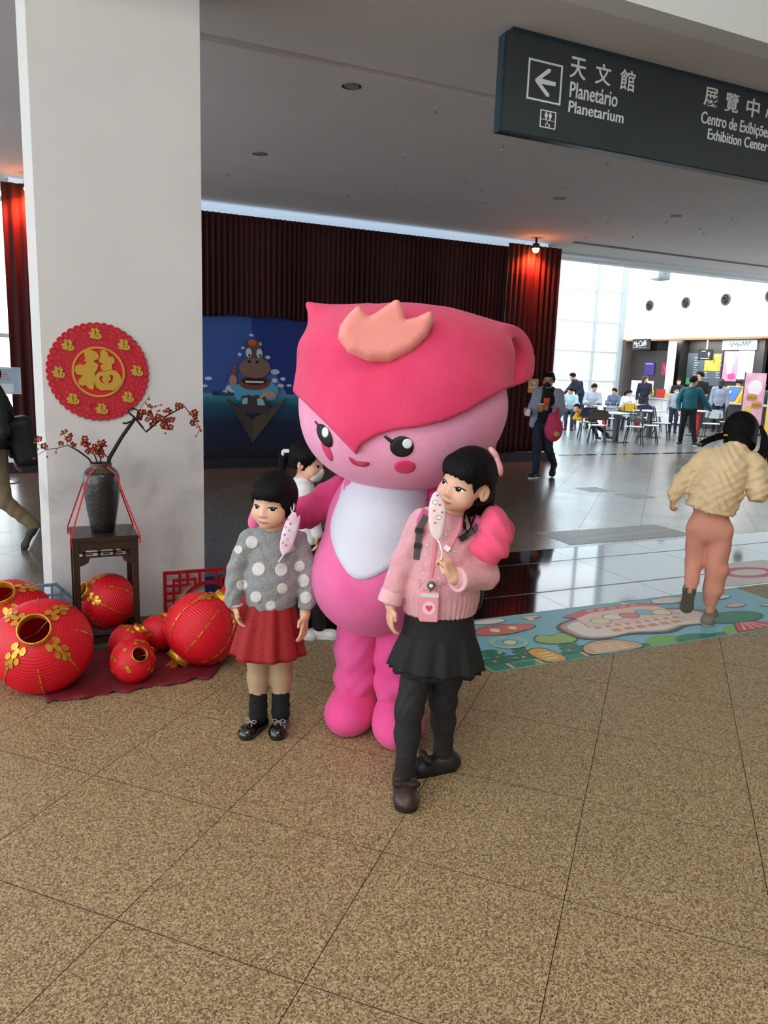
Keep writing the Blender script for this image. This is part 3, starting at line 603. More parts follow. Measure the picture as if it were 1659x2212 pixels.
    if tassel:
        mb = MB(); rn = random.Random(5)
        for k in range(26):
            a = rn.uniform(0, 2*PI); r1 = rn.uniform(0, 0.02); r2 = rn.uniform(0.01, 0.045); L_ = rn.uniform(0.05, 0.085)
            mb.tube([(r1*math.cos(a), r1*math.sin(a), -zt-0.02), ((r1+r2)/2*math.cos(a+.3), (r1+r2)/2*math.sin(a+.3), -zt-0.02-L_*0.5), (r2*math.cos(a), r2*math.sin(a), -zt-0.02-L_)], 0.003, 5)
        mb.build('tassel', MATS['tassel_orange'], t)
    return t
GL = 'red silk lanterns lying around the plant stand'
lantern('red_lantern', 'big red ribbed lantern with four gold foil ornaments lying in front of the others', (-0.005, 3.99, 0.218), 0.238, (-0.14, -0.72, 0.62), GL, 0.9, tassel=False, spin=0.5)
lantern('red_lantern', 'big red lantern lying behind the frontmost gold-trimmed lantern', (-0.172, 4.46, 0.215), 0.235, (-0.12, -0.50, 0.85), GL, 0.9, tassel=False, spin=0.2)
lantern('red_lantern', 'big red lantern lying under the wooden plant stand', (0.352, 4.60, 0.232), 0.168, (-0.80, -0.25, 0.52), GL, 0.93, tassel=False)
lantern('red_lantern', 'big red lantern with orange tassel lying beside the girl in the red skirt', (0.80, 4.03, 0.205), 0.205, (0.62, 0.05, 0.72), GL, 0.96, spin=0.3)
lantern('red_lantern', 'big red lantern half hidden behind the girl in the red skirt', (1.10, 4.30, 0.19), 0.19, (0.3, 0.4, 0.7), GL, 0.95, tassel=False)
GS = 'small red lanterns with scattered gold spots'
lantern('small_lantern', 'small red lantern with gold spots and open gold collar lying on the red cloth', (0.415, 3.90, 0.116), 0.113, (0.22, -0.75, 0.55), GS, 0.93, 20, False, 26, False)
lantern('small_lantern', 'small red lantern with gold spots tucked behind the one on the red cloth', (0.425, 4.17, 0.112), 0.108, (0.55, -0.05, 0.72), GS, 0.93, 20, False, 22, False, 0.4)
lantern('small_lantern', 'small red lantern with gold spots beside the foot of the plant stand', (0.605, 4.292, 0.112), 0.108, (0.5, 0.35, 0.75), GS, 0.93, 20, False, 24, False, 0.8)
# ---- lattices
mat('lattice_red', C8(176, 18, 32), 0.45); mat('lattice_grey', C8(112, 138, 164), 0.5)
lt = thing('red_lattice', 'red Chinese fretwork lattice panel with a round arch leaning by the column', 'lattice', (0.735, 4.90, 0.0), 0.0)
nbar = [0]
def bar(n, a, b, w_=0.011, m='lattice_red', par=lt, y=0.0, th=0.012):
    nbar[0] += 1; y = y+0.00035*(nbar[0] % 23)
    a, b = Vector((a[0], 0, a[1])), Vector((b[0], 0, b[1])); d = (b-a).normalized(); s = Vector((-d.z, 0, d.x))*w_
    P = [a-s-d*w_, b-s+d*w_, b+s+d*w_, a+s-d*w_]; v = [p+Vector((0, y, 0)) for p in P]+[p+Vector((0, y+th, 0)) for p in P]
    MB().add(v, [(0, 1, 2, 3), (7, 6, 5, 4), (0, 4, 5, 1), (1, 5, 6, 2), (2, 6, 7, 3), (3, 7, 4, 0)]).build(n, MATS[m], par, fix=True)
W, Hh = 0.56, 0.29
for a, b in (((0, 0), (0, Hh)), ((W, 0), (W, Hh)), ((0, Hh), (W, Hh)), ((0, 0), (W, 0))): bar('frame_bar', a, b)
for s in (0, 1):
    X_ = (lambda x: x) if s == 0 else (lambda x: W-x)
    for a, b in (((0.055, 0.05), (0.055, 0.235)), ((0.055, 0.235), (0.195, 0.235)), ((0.195, 0.235), (0.195, 0.20)), ((0.095, 0.15), (0.095, Hh)), ((0.145, 0.20), (0.145, Hh)), ((0, 0.20), (0.145, 0.20)), ((0, 0.15), (0.095, 0.15)), ((0, 0.10), (0.10, 0.10)), ((0.0, 0.04), (0.08, 0.04)), ((0.225, 0.215), (0.225, Hh))):
        bar('lattice_bar', (X_(a[0]), a[1]), (X_(b[0]), b[1]), 0.0085, y=0.001)
arc = [(W/2+0.175*math.cos(a), 0.03+0.175*math.sin(a)) for a in np.linspace(0, PI, 17)]
for i in range(16): bar('arch_segment', arc[i], arc[i+1], 0.011, y=0.0005, th=0.013)
lg = thing('grey_lattice', 'octagonal blue-grey wooden lattice panel behind the lanterns', 'lattice', (0.01, 4.86, 0.0), 0.0)
octp = [(-0.14, 0.0), (-0.20, 0.10), (-0.20, 0.15), (-0.075, 0.283), (0.075, 0.283), (0.20, 0.15), (0.20, 0.05), (0.14, 0.0)]
for i in range(8): bar('frame_bar', octp[i], octp[(i+1) % 8], 0.009, 'lattice_grey', lg)
for x in (-0.10, -0.05, 0.0, 0.05, 0.10): bar('lattice_bar', (x, 0.0), (x, 0.283 if abs(x) < 0.076 else 0.255), 0.006, 'lattice_grey', lg, 0.001)
for z in (0.05, 0.105, 0.16, 0.22): wz = 0.2 if z < 0.151 else 0.2-(z-0.15)*0.94; bar('lattice_bar', (-wz, z), (wz, z), 0.006, 'lattice_grey', lg, 0.001)
# ---- red cloth on the floor
def cloth_mesh():
    n, m_ = 46, 22; v = []; f = []; P0, P1, P2, P3 = Vector((0.0, 3.76)), Vector((0.80, 3.80)), Vector((1.12, 4.36)), Vector((-0.1, 4.44))
    for i in range(n+1):
        for j in range(m_+1):
            a, b = i/n, j/m_; p = (P0.lerp(P1, a)).lerp(P3.lerp(P2, a), b); x, y = p.x, p.y
            e = 0.012*math.sin(a*23)+0.008*math.sin(a*51)
            if j == 0: y += e
            z = 0.006+0.010*(math.sin(x*17+y*9)*math.sin(y*13-x*6)+1)*0.5+0.006*(math.sin(x*41-y*23)+1)*0.5
            if j == 0 or i == n: z = 0.004+0.012*max(0, math.sin(a*37+b*21))
            v.append((x, y, z))
    for i in range(n):
        for j in range(m_): k = i*(m_+1)+j; f.append((k, k+m_+1, k+m_+2, k+1))
    return v, f
mat('cloth_red', C8(118, 8, 26), 0.75, col2=C8(100, 6, 22), nscale=5)
cl = obj('red_cloth', *cloth_mesh(), MATS['cloth_red'], None, True); tag(cl, 'dark red cloth spread on the floor under the lanterns', 'cloth'); so = cl.modifiers.new('thick', 'SOLIDIFY'); so.thickness = 0.002
# ---- ceiling fittings
mat('fitting', C8(150, 146, 142), 0.4); mat('fitting_ring', C8(122, 118, 115), 0.5)
for (x, y) in ((2.66, 6.69), (2.55, 9.25), (6.79, 9.17), (8.93, 9.15)):
    t = thing('ceiling_downlight', 'round recessed ceiling downlight switched off', 'downlight', (x, y, CZ), 0, 'round downlights in the hall ceiling')
    MB().lathe([(0.085, -0.004), (0.085, 0.0), (0.07, 0.0), (0.068, -0.006)], 28, cap0=False, cap1=False).build('trim_ring', MATS['fitting_ring'], t, fix=True)
    MB().lathe([(0.069, -0.0025), (0.069, 0.0)], 28).build('diffuser', MATS['fitting'], t)
hk = None
hooks = [(3.56, 6.83), (3.98, 8.37), (3.54, 8.92), (1.9, 9.9), (1.86, 10.45), (2.42, 10.32), (4.55, 9.75), (4.94, 10.14), (5.2, 9.0), (4.7, 7.4), (4.84, 7.65), (5.6, 9.3), (6.0, 9.9), (4.2, 10.6), (4.9, 11.1), (5.8, 10.9), (5.3, 6.1), (6.1, 7.4), (6.6, 10.2), (7.0, 9.6), (8.1, 10.2), (8.35, 10.0), (9.1, 9.5), (9.6, 10.8), (9.0, 11.3), (9.7, 8.8), (10.0, 9.0), (9.9, 9.6), (10.4, 8.6), (10.3, 9.9), (6.4, 8.6), (7.6, 11.2)]
for x, y in hooks:
    if hk is None:
        hk = thing('ceiling_hook', 'tiny white wire hook screwed into the hall ceiling', 'hook', (x, y, CZ), 0.3, 'wire hooks dotted over the hall ceiling')
        MB().lathe([(0.016, -0.003), (0.016, 0.0)], 10).build('hook_plate', MATS['white_plain'], hk)
        MB().tube([(0, 0, -0.003), (0.0, 0, -0.03), (0.012, 0, -0.042), (0.024, 0, -0.03), (0.022, 0, -0.018)], 0.0035, 6).build('hook_wire', MATS['fitting_ring'], hk)
    else:
        h = copy_tree(hk); h.location = (x, y, CZ); h.rotation_euler[2] = x*3
# hanging projector box over the food court edge
tag(MB().bbox((13.1, 13.75, 3.86), (13.45, 14.05, 4.10), 0.02).box((13.24, 13.6, 4.0), (13.31, 13.75, 4.07)).build('speaker_box', MATS['alu']), 'grey square box loudspeaker mounted at the ceiling edge above the food court', 'loudspeaker')
# ================================================================== soft bodies: signed-distance shapes turned into one continuous mesh
def V3(*a): return np.array(a if len(a) == 3 else a[0], float)
def rotM(yaw=0, roll=0, pitch=0):
    y, r, p = map(math.radians, (yaw, roll, pitch))
    Z = np.array([[math.cos(y), -math.sin(y), 0], [math.sin(y), math.cos(y), 0], [0, 0, 1]])
    Y = np.array([[math.cos(r), 0, math.sin(r)], [0, 1, 0], [-math.sin(r), 0, math.cos(r)]])
    X = np.array([[1, 0, 0], [0, math.cos(p), -math.sin(p)], [0, math.sin(p), math.cos(p)]])
    return Z @ Y @ X
class S:
    def __init__(s, o=(0, 0, 0), M=None): s.p = []; s.o = V3(o); s.M = np.eye(3) if M is None else M; s.warp = None
    def at(s, o, M): s.o = V3(o); s.M = M; return s
    def P(s, p): return s.o + s.M @ V3(p)
    def _add(s, fn, lo, hi, k, op): s.p.append((fn, V3(lo), V3(hi), k, op)); return s
    def ell(s, c, r, k=0.01, op='u', rot=None):
        c = s.P(c); R = s.M if rot is None else s.M @ rot; r = V3(r) if hasattr(r, '__len__') else V3(r, r, r); m = r.max()
        def fn(p):
            q = (p-c) @ R; k0 = np.sqrt(((q/r)**2).sum(-1)); k1 = np.sqrt(((q/(r*r))**2).sum(-1))+1e-9
            return k0*(k0-1)/k1
        return s._add(fn, c-m, c+m, k, op)
    def cap(s, a, b, ra, rb, k=0.01, op='u', sq=None):
        a, b = s.P(a), s.P(b); ab = b-a; L2 = ab@ab+1e-12; m = max(ra, rb)
        n, fsq = (s.M @ V3(sq[0]), sq[1]) if sq else (None, 1)
        def fn(p):
            q = p-a
            if n is not None: q = q+(fsq-1)*(q@n)[..., None]*n
            ab2 = ab if n is None else ab+(fsq-1)*(ab@n)*n
            t = np.clip((q@ab2)/(ab2@ab2+1e-12), 0, 1); d = q-t[..., None]*ab2
            return (np.sqrt((d*d).sum(-1))-(ra+(rb-ra)*t))/(fsq if fsq > 1 else 1)**0.5
        e = m if fsq >= 1 else m/fsq
        return s._add(fn, np.minimum(a, b)-e, np.maximum(a, b)+e, k, op)
    def chain(s, pts, rs, k=0.01, op='u', sq=None):
        for i in range(len(pts)-1): s.cap(pts[i], pts[i+1], rs[i], rs[i+1], k, op, sq)
        return s
    def box(s, c, h, r=0.01, k=0.01, op='u', rot=None):
        c = s.P(c); R = s.M if rot is None else s.M @ rot; h = V3(h)-r
        def fn(p):
            q = np.abs((p-c) @ R)-h; return np.sqrt((np.maximum(q, 0)**2).sum(-1))+np.minimum(q.max(-1), 0)-r
        m = np.linalg.norm(h)+r
        return s._add(fn, c-m, c+m, k, op)
    def plane(s, p0, n, k=0.004, op='i'):            # keep the side that n points away from
        p0 = s.P(p0); n = s.M @ V3(n); n = n/np.linalg.norm(n)
        return s._add(lambda p: (p-p0)@n, V3(-9, -9, -9), V3(9, 9, 9), k, op)
    def torus(s, c, R, r, k=0.005, op='u', rot=None, ey=1.0):
        c = s.P(c); Rm = s.M if rot is None else s.M @ rot
        def fn(p):
            q = (p-c) @ Rm; d = np.sqrt(q[..., 0]**2+(q[..., 1]/ey)**2)-R; return np.sqrt(d*d+q[..., 2]**2)-r
        m = (R+r)*max(1, ey); return s._add(fn, c-m, c+m, k, op)
    @staticmethod
    def mix(a, b, k, op):
        if op == 's': b = -b
        if op == 'u':
            if k <= 0: return np.minimum(a, b)
            h = np.maximum(k-np.abs(a-b), 0)/k; return np.minimum(a, b)-h*h*k*0.25
        if k <= 0: return np.maximum(a, b)
        h = np.maximum(k-np.abs(a-b), 0)/k; return np.maximum(a, b)+h*h*k*0.25
    def ev(s, P):
        F = np.full(P.shape[:-1], 9.0)
        for fn, lo, hi, k, op in s.p: F = s.mix(F, fn(P), k, op)
        if s.warp: F = F+s.warp(P)
        return F
    def grid(s, res):
        U = [q for q in s.p if q[4] == 'u']; lo = np.min([q[1] for q in U], 0)-3*res-0.01; hi = np.max([q[2] for q in U], 0)+3*res+0.01
        ax = [np.arange(lo[i], hi[i]+res, res) for i in range(3)]; F = np.full([len(a) for a in ax], 1.0)
        for fn, l, h, k, op in s.p:
            sl = []
            mg = (k+3*res) if op == 'u' else (k+2*res)
            for i in range(3):
                a = max(0, np.searchsorted(ax[i], l[i]-mg)); b = min(len(ax[i]), np.searchsorted(ax[i], h[i]+mg)); sl.append(slice(a, max(a, b)))
            sub = np.stack(np.meshgrid(*[ax[i][sl[i]] for i in range(3)], indexing='ij'), -1)
            if sub.size == 0: continue
            F[tuple(sl)] = s.mix(F[tuple(sl)], fn(sub), k, op)
        if s.warp:
            idx = np.nonzero(np.abs(F) < 0.05); P = np.stack([ax[i][idx[i]] for i in range(3)], -1); F[idx] += s.warp(P)
        return F, ax
    def mesh(s, name, res, smooth=True):
        F, ax = s.grid(res); N = F.shape; ins = F < 0; cells = []; poss = []; quads = []
        def cid(i, j, k): return (i*N[1]+j)*N[2]+k
        for d in range(3):
            a = [slice(None)]*3; b = [slice(None)]*3; a[d] = slice(0, -1); b[d] = slice(1, None)
            ia, ib = ins[tuple(a)], ins[tuple(b)]; I = np.array(np.nonzero(ia != ib))
            e, g = (d+1) % 3, (d+2) % 3; ok = (I[e] > 0) & (I[g] > 0) & (I[e] < N[e]-1) & (I[g] < N[g]-1); I = I[:, ok]
            J = I.copy(); J[d] += 1; fa = F[tuple(I)]; fb = F[tuple(J)]; t = fa/(fa-fb)
            pos = np.stack([ax[i][I[i]] for i in range(3)], -1); pos[:, d] += t*(ax[d][J[d]]-ax[d][I[d]])
            q = []
            for (de, dg) in ((-1, -1), (0, -1), (0, 0), (-1, 0)):
                K = I.copy(); K[e] += de; K[g] += dg; c = cid(*K); cells.append(c); poss.append(pos); q.append(c)
            q = np.stack(q, 1); fl_ = fa < 0; quads.append(np.where(fl_[:, None], q, q[:, ::-1]))
        cells = np.concatenate(cells); poss = np.concatenate(poss); quads = np.concatenate(quads)
        u, inv = np.unique(cells, return_inverse=True); cnt = np.bincount(inv); v = np.stack([np.bincount(inv, poss[:, i])/cnt for i in range(3)], 1)
        f = np.searchsorted(u, quads)
        me = bpy.data.meshes.new(name); me.vertices.add(len(v)); me.vertices.foreach_set('co', v.astype(np.float32).ravel())
        me.loops.add(f.size); me.loops.foreach_set('vertex_index', f.astype(np.int32).ravel()); me.polygons.add(len(f))
        me.polygons.foreach_set('loop_start', np.arange(0, f.size, 4, dtype=np.int32)); me.polygons.foreach_set('use_smooth', np.full(len(f), smooth))
        me.update(calc_edges=True); me.validate(); return me
    def build(s, name, res, m, parent=None): return link(name, s.mesh(name, res), m, parent)
    def hit(s, O, D, t0=0.0, t1=6.0, n=160):
        ts = np.linspace(t0, t1, n); F = s.ev(O[:, None, :]+D[:, None, :]*ts[None, :, None]); neg = F < 0; i = neg.argmax(1); has = neg.any(1); i = np.maximum(i, 1)
        a = ts[i-1]; b = ts[i]
        for _ in range(14):
            m = (a+b)/2; inn = s.ev(O+D*m[:, None]) < 0; b = np.where(inn, m, b); a = np.where(inn, a, m)
        t = np.where(has, b, np.nan)
        if np.isnan(t).any(): t = np.where(np.isnan(t), np.nanmedian(t) if has.any() else (t0+t1)/2, t)
        return t
def densify(poly, n):
    P = [np.array(p, float) for p in poly]; out = []
    for i in range(len(P)):
        for k in range(n): out.append(P[i]+(P[(i+1) % len(P)]-P[i])*k/n)
    return out
def spline(poly, n=4):
    P = [np.array(p, float) for p in poly]; out = []; m = len(P)
    for i in range(m):
        a, b, c, d = P[i-1], P[i], P[(i+1) % m], P[(i+2) % m]
        for k in range(n):
            t = k/n; out.append(0.5*((2*b)+(-a+c)*t+(2*a-5*b+4*c-d)*t*t+(-a+3*b-3*c+d)*t**3))
    return out
def patch(name, sdf, poly, mtl, parent, o=(0, 0, 0), M=None, eye=None, off=0.001, rings=4, t0=None, t1=None, sink=0.004, flat=False):
    """a thin appliqué that follows the surface of sdf: poly is drawn in the local x,z plane and dropped onto the surface along +y (or along sight lines from eye)"""
    M = np.eye(3) if M is None else M; o = V3(o); P = np.array([np.array(p, float) for p in poly]); c = P.mean(0); n = len(P)
    pts = [c]+[c+(p-c)*(r/rings) for r in range(1, rings+1) for p in P]; Q = np.array(pts)
    W = o+np.stack([Q[:, 0], np.zeros(len(Q)), Q[:, 1]], 1) @ M.T
    if eye is None:
        D = np.repeat((M @ V3(0, 1, 0))[None], len(W), 0); O = W-D*0.6; T = sdf.hit(O, D, t0 or 0.0, t1 or 0.75, 120)
    else:
        E = V3(eye); D = W-E; D /= np.linalg.norm(D, axis=1)[:, None]; O = np.repeat(E[None], len(W), 0); T = sdf.hit(O, D, t0, t1, 160)
    X = O+D*(T-off)[:, None]; B = O[-n:]+D[-n:]*(T[-n:]+sink)[:, None]; v = np.concatenate([X, B]); f = []
    for k in range(n): f.append((0, 1+k, 1+(k+1) % n))
    for r in range(rings-1):
        for k in range(n): a = 1+r*n+k; b = 1+r*n+(k+1) % n; f.append((a, a+n, b+n, b))
    for k in range(n): a = 1+(rings-1)*n+k; b = 1+(rings-1)*n+(k+1) % n; f.append((a, len(X)+k, len(X)+(k+1) % n, b))
    ob = obj(name, v, f, mtl, parent, not flat)
    bm = bmesh.new(); bm.from_mesh(ob.data); bmesh.ops.recalc_face_normals(bm, faces=bm.faces)
    dirv = Vector(D.mean(0)); 
    if sum((fc.normal.dot(dirv))*fc.calc_area() for fc in bm.faces) > 0: bmesh.ops.reverse_faces(bm, faces=bm.faces)
    bm.to_mesh(ob.data); bm.free(); return ob
# ---- human anatomy
mat('skin_light', C8(226, 178, 150), 0.5, col2=C8(219, 168, 140), nscale=20); mat('skin_tan', C8(206, 152, 122), 0.5); MATS['skin_light'].node_tree.nodes['Principled BSDF'].inputs['Subsurface Weight'].default_value = 0.0
mat('hair_black', C8(7, 6, 6), 0.55, bump=0.6, bscale=36, stretch=(6, 6, 0.35), spec=0.14); mat('hair_brown', C8(56, 38, 28), 0.5, bump=0.3, bscale=40, stretch=(7, 7, 0.5))
mat('eye_white', C8(232, 228, 224), 0.3); mat('eye_dark', C8(18, 11, 9), 0.5, spec=0.1); mat('eye_glint', C8(250, 250, 250), 0.2); mat('lash', C8(26, 20, 18), 0.6); mat('lip', C8(206, 124, 112), 0.4); mat('brow', C8(116, 88, 74), 0.8)
EYZ, NOZ, MOZ = 0.415, 0.27, 0.150
def head_skin(s, o, M, h, ears=True):
    s.at(o, M)
    s.ell((0, 0.05*h, 0.60*h), (0.365*h, 0.43*h, 0.385*h), 0.02)
    s.ell((0, -0.10*h, 0.32*h), (0.305*h, 0.295*h, 0.325*h), 0.10*h)
    for x in (-1, 1):
        s.ell((x*0.165*h, -0.22*h, 0.25*h), (0.14*h, 0.13*h, 0.14*h), 0.10*h)
        s.ell((x*0.165*h, -0.41*h, EYZ*h), (0.085*h, 0.045*h, 0.045*h), 0.05*h, 's')
        if ears: s.ell((x*0.365*h, 0.06*h, 0.40*h), (0.045*h, 0.085*h, 0.135*h), 0.025*h, rot=rotM(x*-22)).ell((x*0.405*h, 0.035*h, 0.41*h), (0.03*h, 0.045*h, 0.085*h), 0.01*h, 's', rot=rotM(x*-22))
    s.ell((0, -0.28*h, 0.075*h), (0.11*h, 0.09*h, 0.07*h), 0.09*h)
    s.cap((0, -0.365*h, 0.44*h), (0, -0.402*h, (NOZ+0.02)*h), 0.026*h, 0.045*h, 0.05*h)
    for x in (-1, 1): s.ell((x*0.05*h, -0.385*h, NOZ*h), (0.036*h, 0.038*h, 0.030*h), 0.025*h)
    s.ell((0, -0.345*h, MOZ*h), (0.10*h, 0.045*h, 0.045*h), 0.04*h)
    return s.at((0, 0, 0), np.eye(3))
def face_parts(t, s, o, M, h, look=0.0, smile=0.3, brows=True, mouth=True, eyes=(-1, 1)):
    q = S(); head_skin(q, o, M, h, False)
    for x in eyes:
        cx, cz = x*0.160*h, EYZ*h; w_, hh_ = 0.088*h, 0.036*h
        alm = spline([(cx-w_, cz-0.004*h*x), (cx-w_*0.5, cz+hh_*0.8), (cx+w_*0.1, cz+hh_), (cx+w_*0.7, cz+hh_*0.6), (cx+w_, cz+0.004*h*x), (cx+w_*0.4, cz-hh_*0.75), (cx-w_*0.4, cz-hh_*0.7)], 3)
        e = patch('eye', q, alm, MATS['eye_white'], t, o, M, off=0.0006, rings=3)
        patch('iris', q, ellip(cx+look*h, cz+0.001*h, 0.045*h, 0.037*h, 14), MATS['eye_dark'], e, o, M, off=0.0012, rings=2)
        patch('glint', q, ellip(cx+look*h+0.012*h, cz+0.016*h, 0.008*h, 0.008*h, 8), MATS['eye_glint'], e, o, M, off=0.0017, rings=1)
        lid = [(cx-w_*1.05, cz-0.002*h), (cx-w_*0.5, cz+hh_*0.78), (cx+w_*0.1, cz+hh_*0.98), (cx+w_*0.7, cz+hh_*0.62), (cx+w_*1.05, cz+0.002*h), (cx+w_*0.75, cz+hh_*0.86), (cx+w_*0.1, cz+hh_*1.22), (cx-w_*0.55, cz+hh_*1.02)]
        patch('lash_line', q, densify(lid, 2), MATS['lash'], e, o, M, off=0.0014, rings=2)
        if brows: patch('eyebrow', q, densify([(cx-0.09*h, cz+0.115*h), (cx, cz+0.128*h), (cx+0.09*h, cz+0.115*h), (cx+0.085*h, cz+0.126*h), (cx, cz+0.142*h), (cx-0.085*h, cz+0.126*h)], 2), MATS['brow'], t, o, M, off=0.0004, rings=2)
    if mouth:
        z = MOZ*h; d = smile*0.03*h
        m_ = patch('lips', q, spline([(-0.105*h, z+d), (-0.045*h, z+0.022*h), (0, z+0.016*h), (0.045*h, z+0.022*h), (0.105*h, z+d), (0.05*h, z-0.026*h), (0, z-0.032*h), (-0.05*h, z-0.026*h)], 3), MATS['lip'], t, o, M, off=0.0006, rings=2)
        patch('lip_line', q, densify([(-0.11*h, z+d+0.004*h), (0, z-0.004*h), (0.11*h, z+d+0.004*h), (0.0, z+0.004*h)], 3), mat('lip_dark', C8(140, 72, 66), 0.6), m_, o, M, off=0.0010, rings=1)
    return q
def hand_skin(s, w_, d, n, L, side=1, curl=(0.25, 0.5, 0.7), thumb=0.5, spread=0.05, rf=None):
    """palm, four unequal fingers and a thumb: d points along the palm, n out of the palm, side picks the thumb edge"""
    w_, d, n = V3(w_), V3(d), V3(n); d = d/np.linalg.norm(d); n = n-d*(n@d); n = n/np.linalg.norm(n); a = np.cross(d, n)*side; r = rf or 0.046*L
    k = w_+d*0.48*L
    s.cap(w_, w_+d*0.15*L, 0.125*L, 0.13*L, 0.02, sq=(n, 1.5))
    for u in (-0.14, -0.05, 0.05, 0.14): s.cap(w_+d*0.12*L+a*u*0.8*L, k+a*u*L, 0.075*L, 0.064*L, 0.02*L+0.004)
    for u, l in ((0.155, 0.43), (0.052, 0.48), (-0.052, 0.45), (-0.155, 0.34)):
        p = k+a*u*L; an = 0; ls = (0.46, 0.32, 0.24); pts = [p]
        for i in range(3):
            an += curl[i]; pts.append(pts[-1]+(d*math.cos(an)+n*math.sin(an)+a*u*spread*6)*l*ls[i]*L)
        s.chain(pts, [r*1.12, r, r*0.92, r*0.8], 0.002)
    b = w_+d*0.14*L+a*0.12*L; q1 = b+(d*0.55+a*0.75*(1-thumb*0.6)+n*0.45*thumb)*0.24*L; q2 = q1+(d*0.9+a*0.25*(1-thumb)-a*0.3*thumb+n*0.3*thumb)*0.19*L
    s.chain([b, q1, q2], [r*1.5, r*1.25, r*0.95], 0.012*L*3)
def bob_hair(o, M, h, fringe=0.60, back=0.20, side=0.24, puff=0.05, jag=0.02, face_w=0.30, front_y=-0.10):
    s = S(); s.at(o, M); e = puff
    s.ell((0, 0.05*h, 0.62*h), ((0.365+e)*h, (0.44+e)*h, (0.385+e)*h), 0.02)
    s.cap((0, 0.12*h, 0.55*h), (0, 0.13*h, back*h+0.12*h), (0.36+e)*h, (0.33+e)*h, 0.06*h)
    for x in (-1, 1): s.cap((x*0.26*h, -0.02*h, 0.62*h), (x*0.285*h, 0.02*h, side*h+0.1*h), 0.15*h, 0.125*h, 0.06*h)
    s.cap((-0.16*h, -0.24*h, 0.70*h), (0.16*h, -0.24*h, 0.70*h), 0.165*h, 0.165*h, 0.08*h)
    s.plane((0, 0, back*h), (0, 0.15, -1), 0.03*h)
    # window for the face with a combed fringe edge
    oo, MM = V3(o), M
    def win(p):
        q = (p-oo) @ MM; x, y, z = q[..., 0]/h, q[..., 1]/h, q[..., 2]/h
        top = fringe+0.03*np.cos(x*5.5)-0.02+jag*np.abs(np.sin(x*27))*1.3+jag*0.8*np.sin(x*61+1)
        a = np.stack([np.abs(x)-face_w-0.06*np.clip((fringe-z), 0, 1)*0, z-top, y-front_y], -1).max(-1)
        return a*h
    m = h*1.2; s._add(win, oo-m, oo+m, 0.012*h, 's')
    s.at((0, 0, 0), np.eye(3)); return s
def shoe(t, name, ankle, d, L, m, sole_m, toe_r=None, zf=0.0, sole=0.022, tilt=None):
    """a closed shoe pointing along d with its ankle over the heel third"""
    d = V3(d[0], d[1], 0); d /= np.linalg.norm(d); M = np.stack([np.cross(d, V3(0, 0, 1)), -d, V3(0, 0, 1)], 1)
    if tilt is not None: M = tilt @ M
    o = V3(ankle); s = S(o, M); z = 0.0
    w_ = 0.19*L; r = toe_r or w_
    s.cap((0, 0.18*L, z+0.30*L*0.62), (0, -0.42*L, z+0.15*L), 0.165*L, 0.15*L, 0.03, sq=(V3(0, 0, 1), 1.0)).ell((0, -0.50*L, z+0.12*L), (w_, 0.22*L, 0.13*L), 0.05).ell((0, 0.12*L, z+0.13*L), (0.16*L, 0.19*L, 0.16*L), 0.05)
    s.plane((0, 0, sole*0.6), (0, 0, -1), 0.003); s.plane((0, 0, 0.36*L), (0, 0.12, 1), 0.004)
    up_ = s.build(name, 0.005 if L < 0.26 else 0.009, m, t)
    q = S(o, M); q.cap((0, 0.14*L, 0.5*sole), (0, -0.50*L, 0.5*sole), 0.185*L, 0.205*L, 0.0, sq=None); q.plane((0, 0, sole), (0, 0, 1), 0.003); q.plane((0, 0, 0), (0, 0, -1), 0.003)
    q.build('sole', 0.005 if L < 0.26 else 0.009, sole_m, up_)
    return up_
def skirt(t, name, c0, z0_, r0_, z1, r1, m, folds=11, amp=0.012, ey=0.8, shift=(0, 0), n=132, hemwave=0.006, rows=14, seed=1, th=0.004):
    v = []; f = []; ph = seed*1.7
    for i in range(rows+1):
        u = i/rows; z = z0_+(z1-z0_)*u; r = r0_+(r1-r0_)*(u**0.8)
        for k in range(n):
            a = 2*PI*k/n; w_ = math.sin(folds*a+ph+0.8*math.sin(2*a+ph))+0.4*math.sin(folds*1.9*a+ph*2)
            rr = r+amp*w_*(0.35+0.65*u)
            v.append((c0[0]+shift[0]*u+rr*math.cos(a), c0[1]+shift[1]*u+rr*ey*math.sin(a), z+(hemwave*math.sin(folds*a+1) if i == rows else 0)))
    for i in range(rows):
        for k in range(n): a = i*n+k; b = i*n+(k+1) % n; f.append((a, a+n, b+n, b))
    f.append(tuple(range(n)))
    o = obj(name, v, f, m, t, True); so = o.modifiers.new('thick', 'SOLIDIFY'); so.thickness = th; so.offset = -1
    return o
def wrinkle(amp, f1, f2, ph=0.0):
    def w_(P):
        x, y, z = P[..., 0], P[..., 1], P[..., 2]
        return amp*(np.sin(f1*z+7*np.sin(f2*x+ph)+3*y*f2+ph)*np.sin(f2*1.3*x+f1*0.21*z+ph*2)+0.5*np.sin(f1*1.7*z-f2*2*x+ph))
    return w_
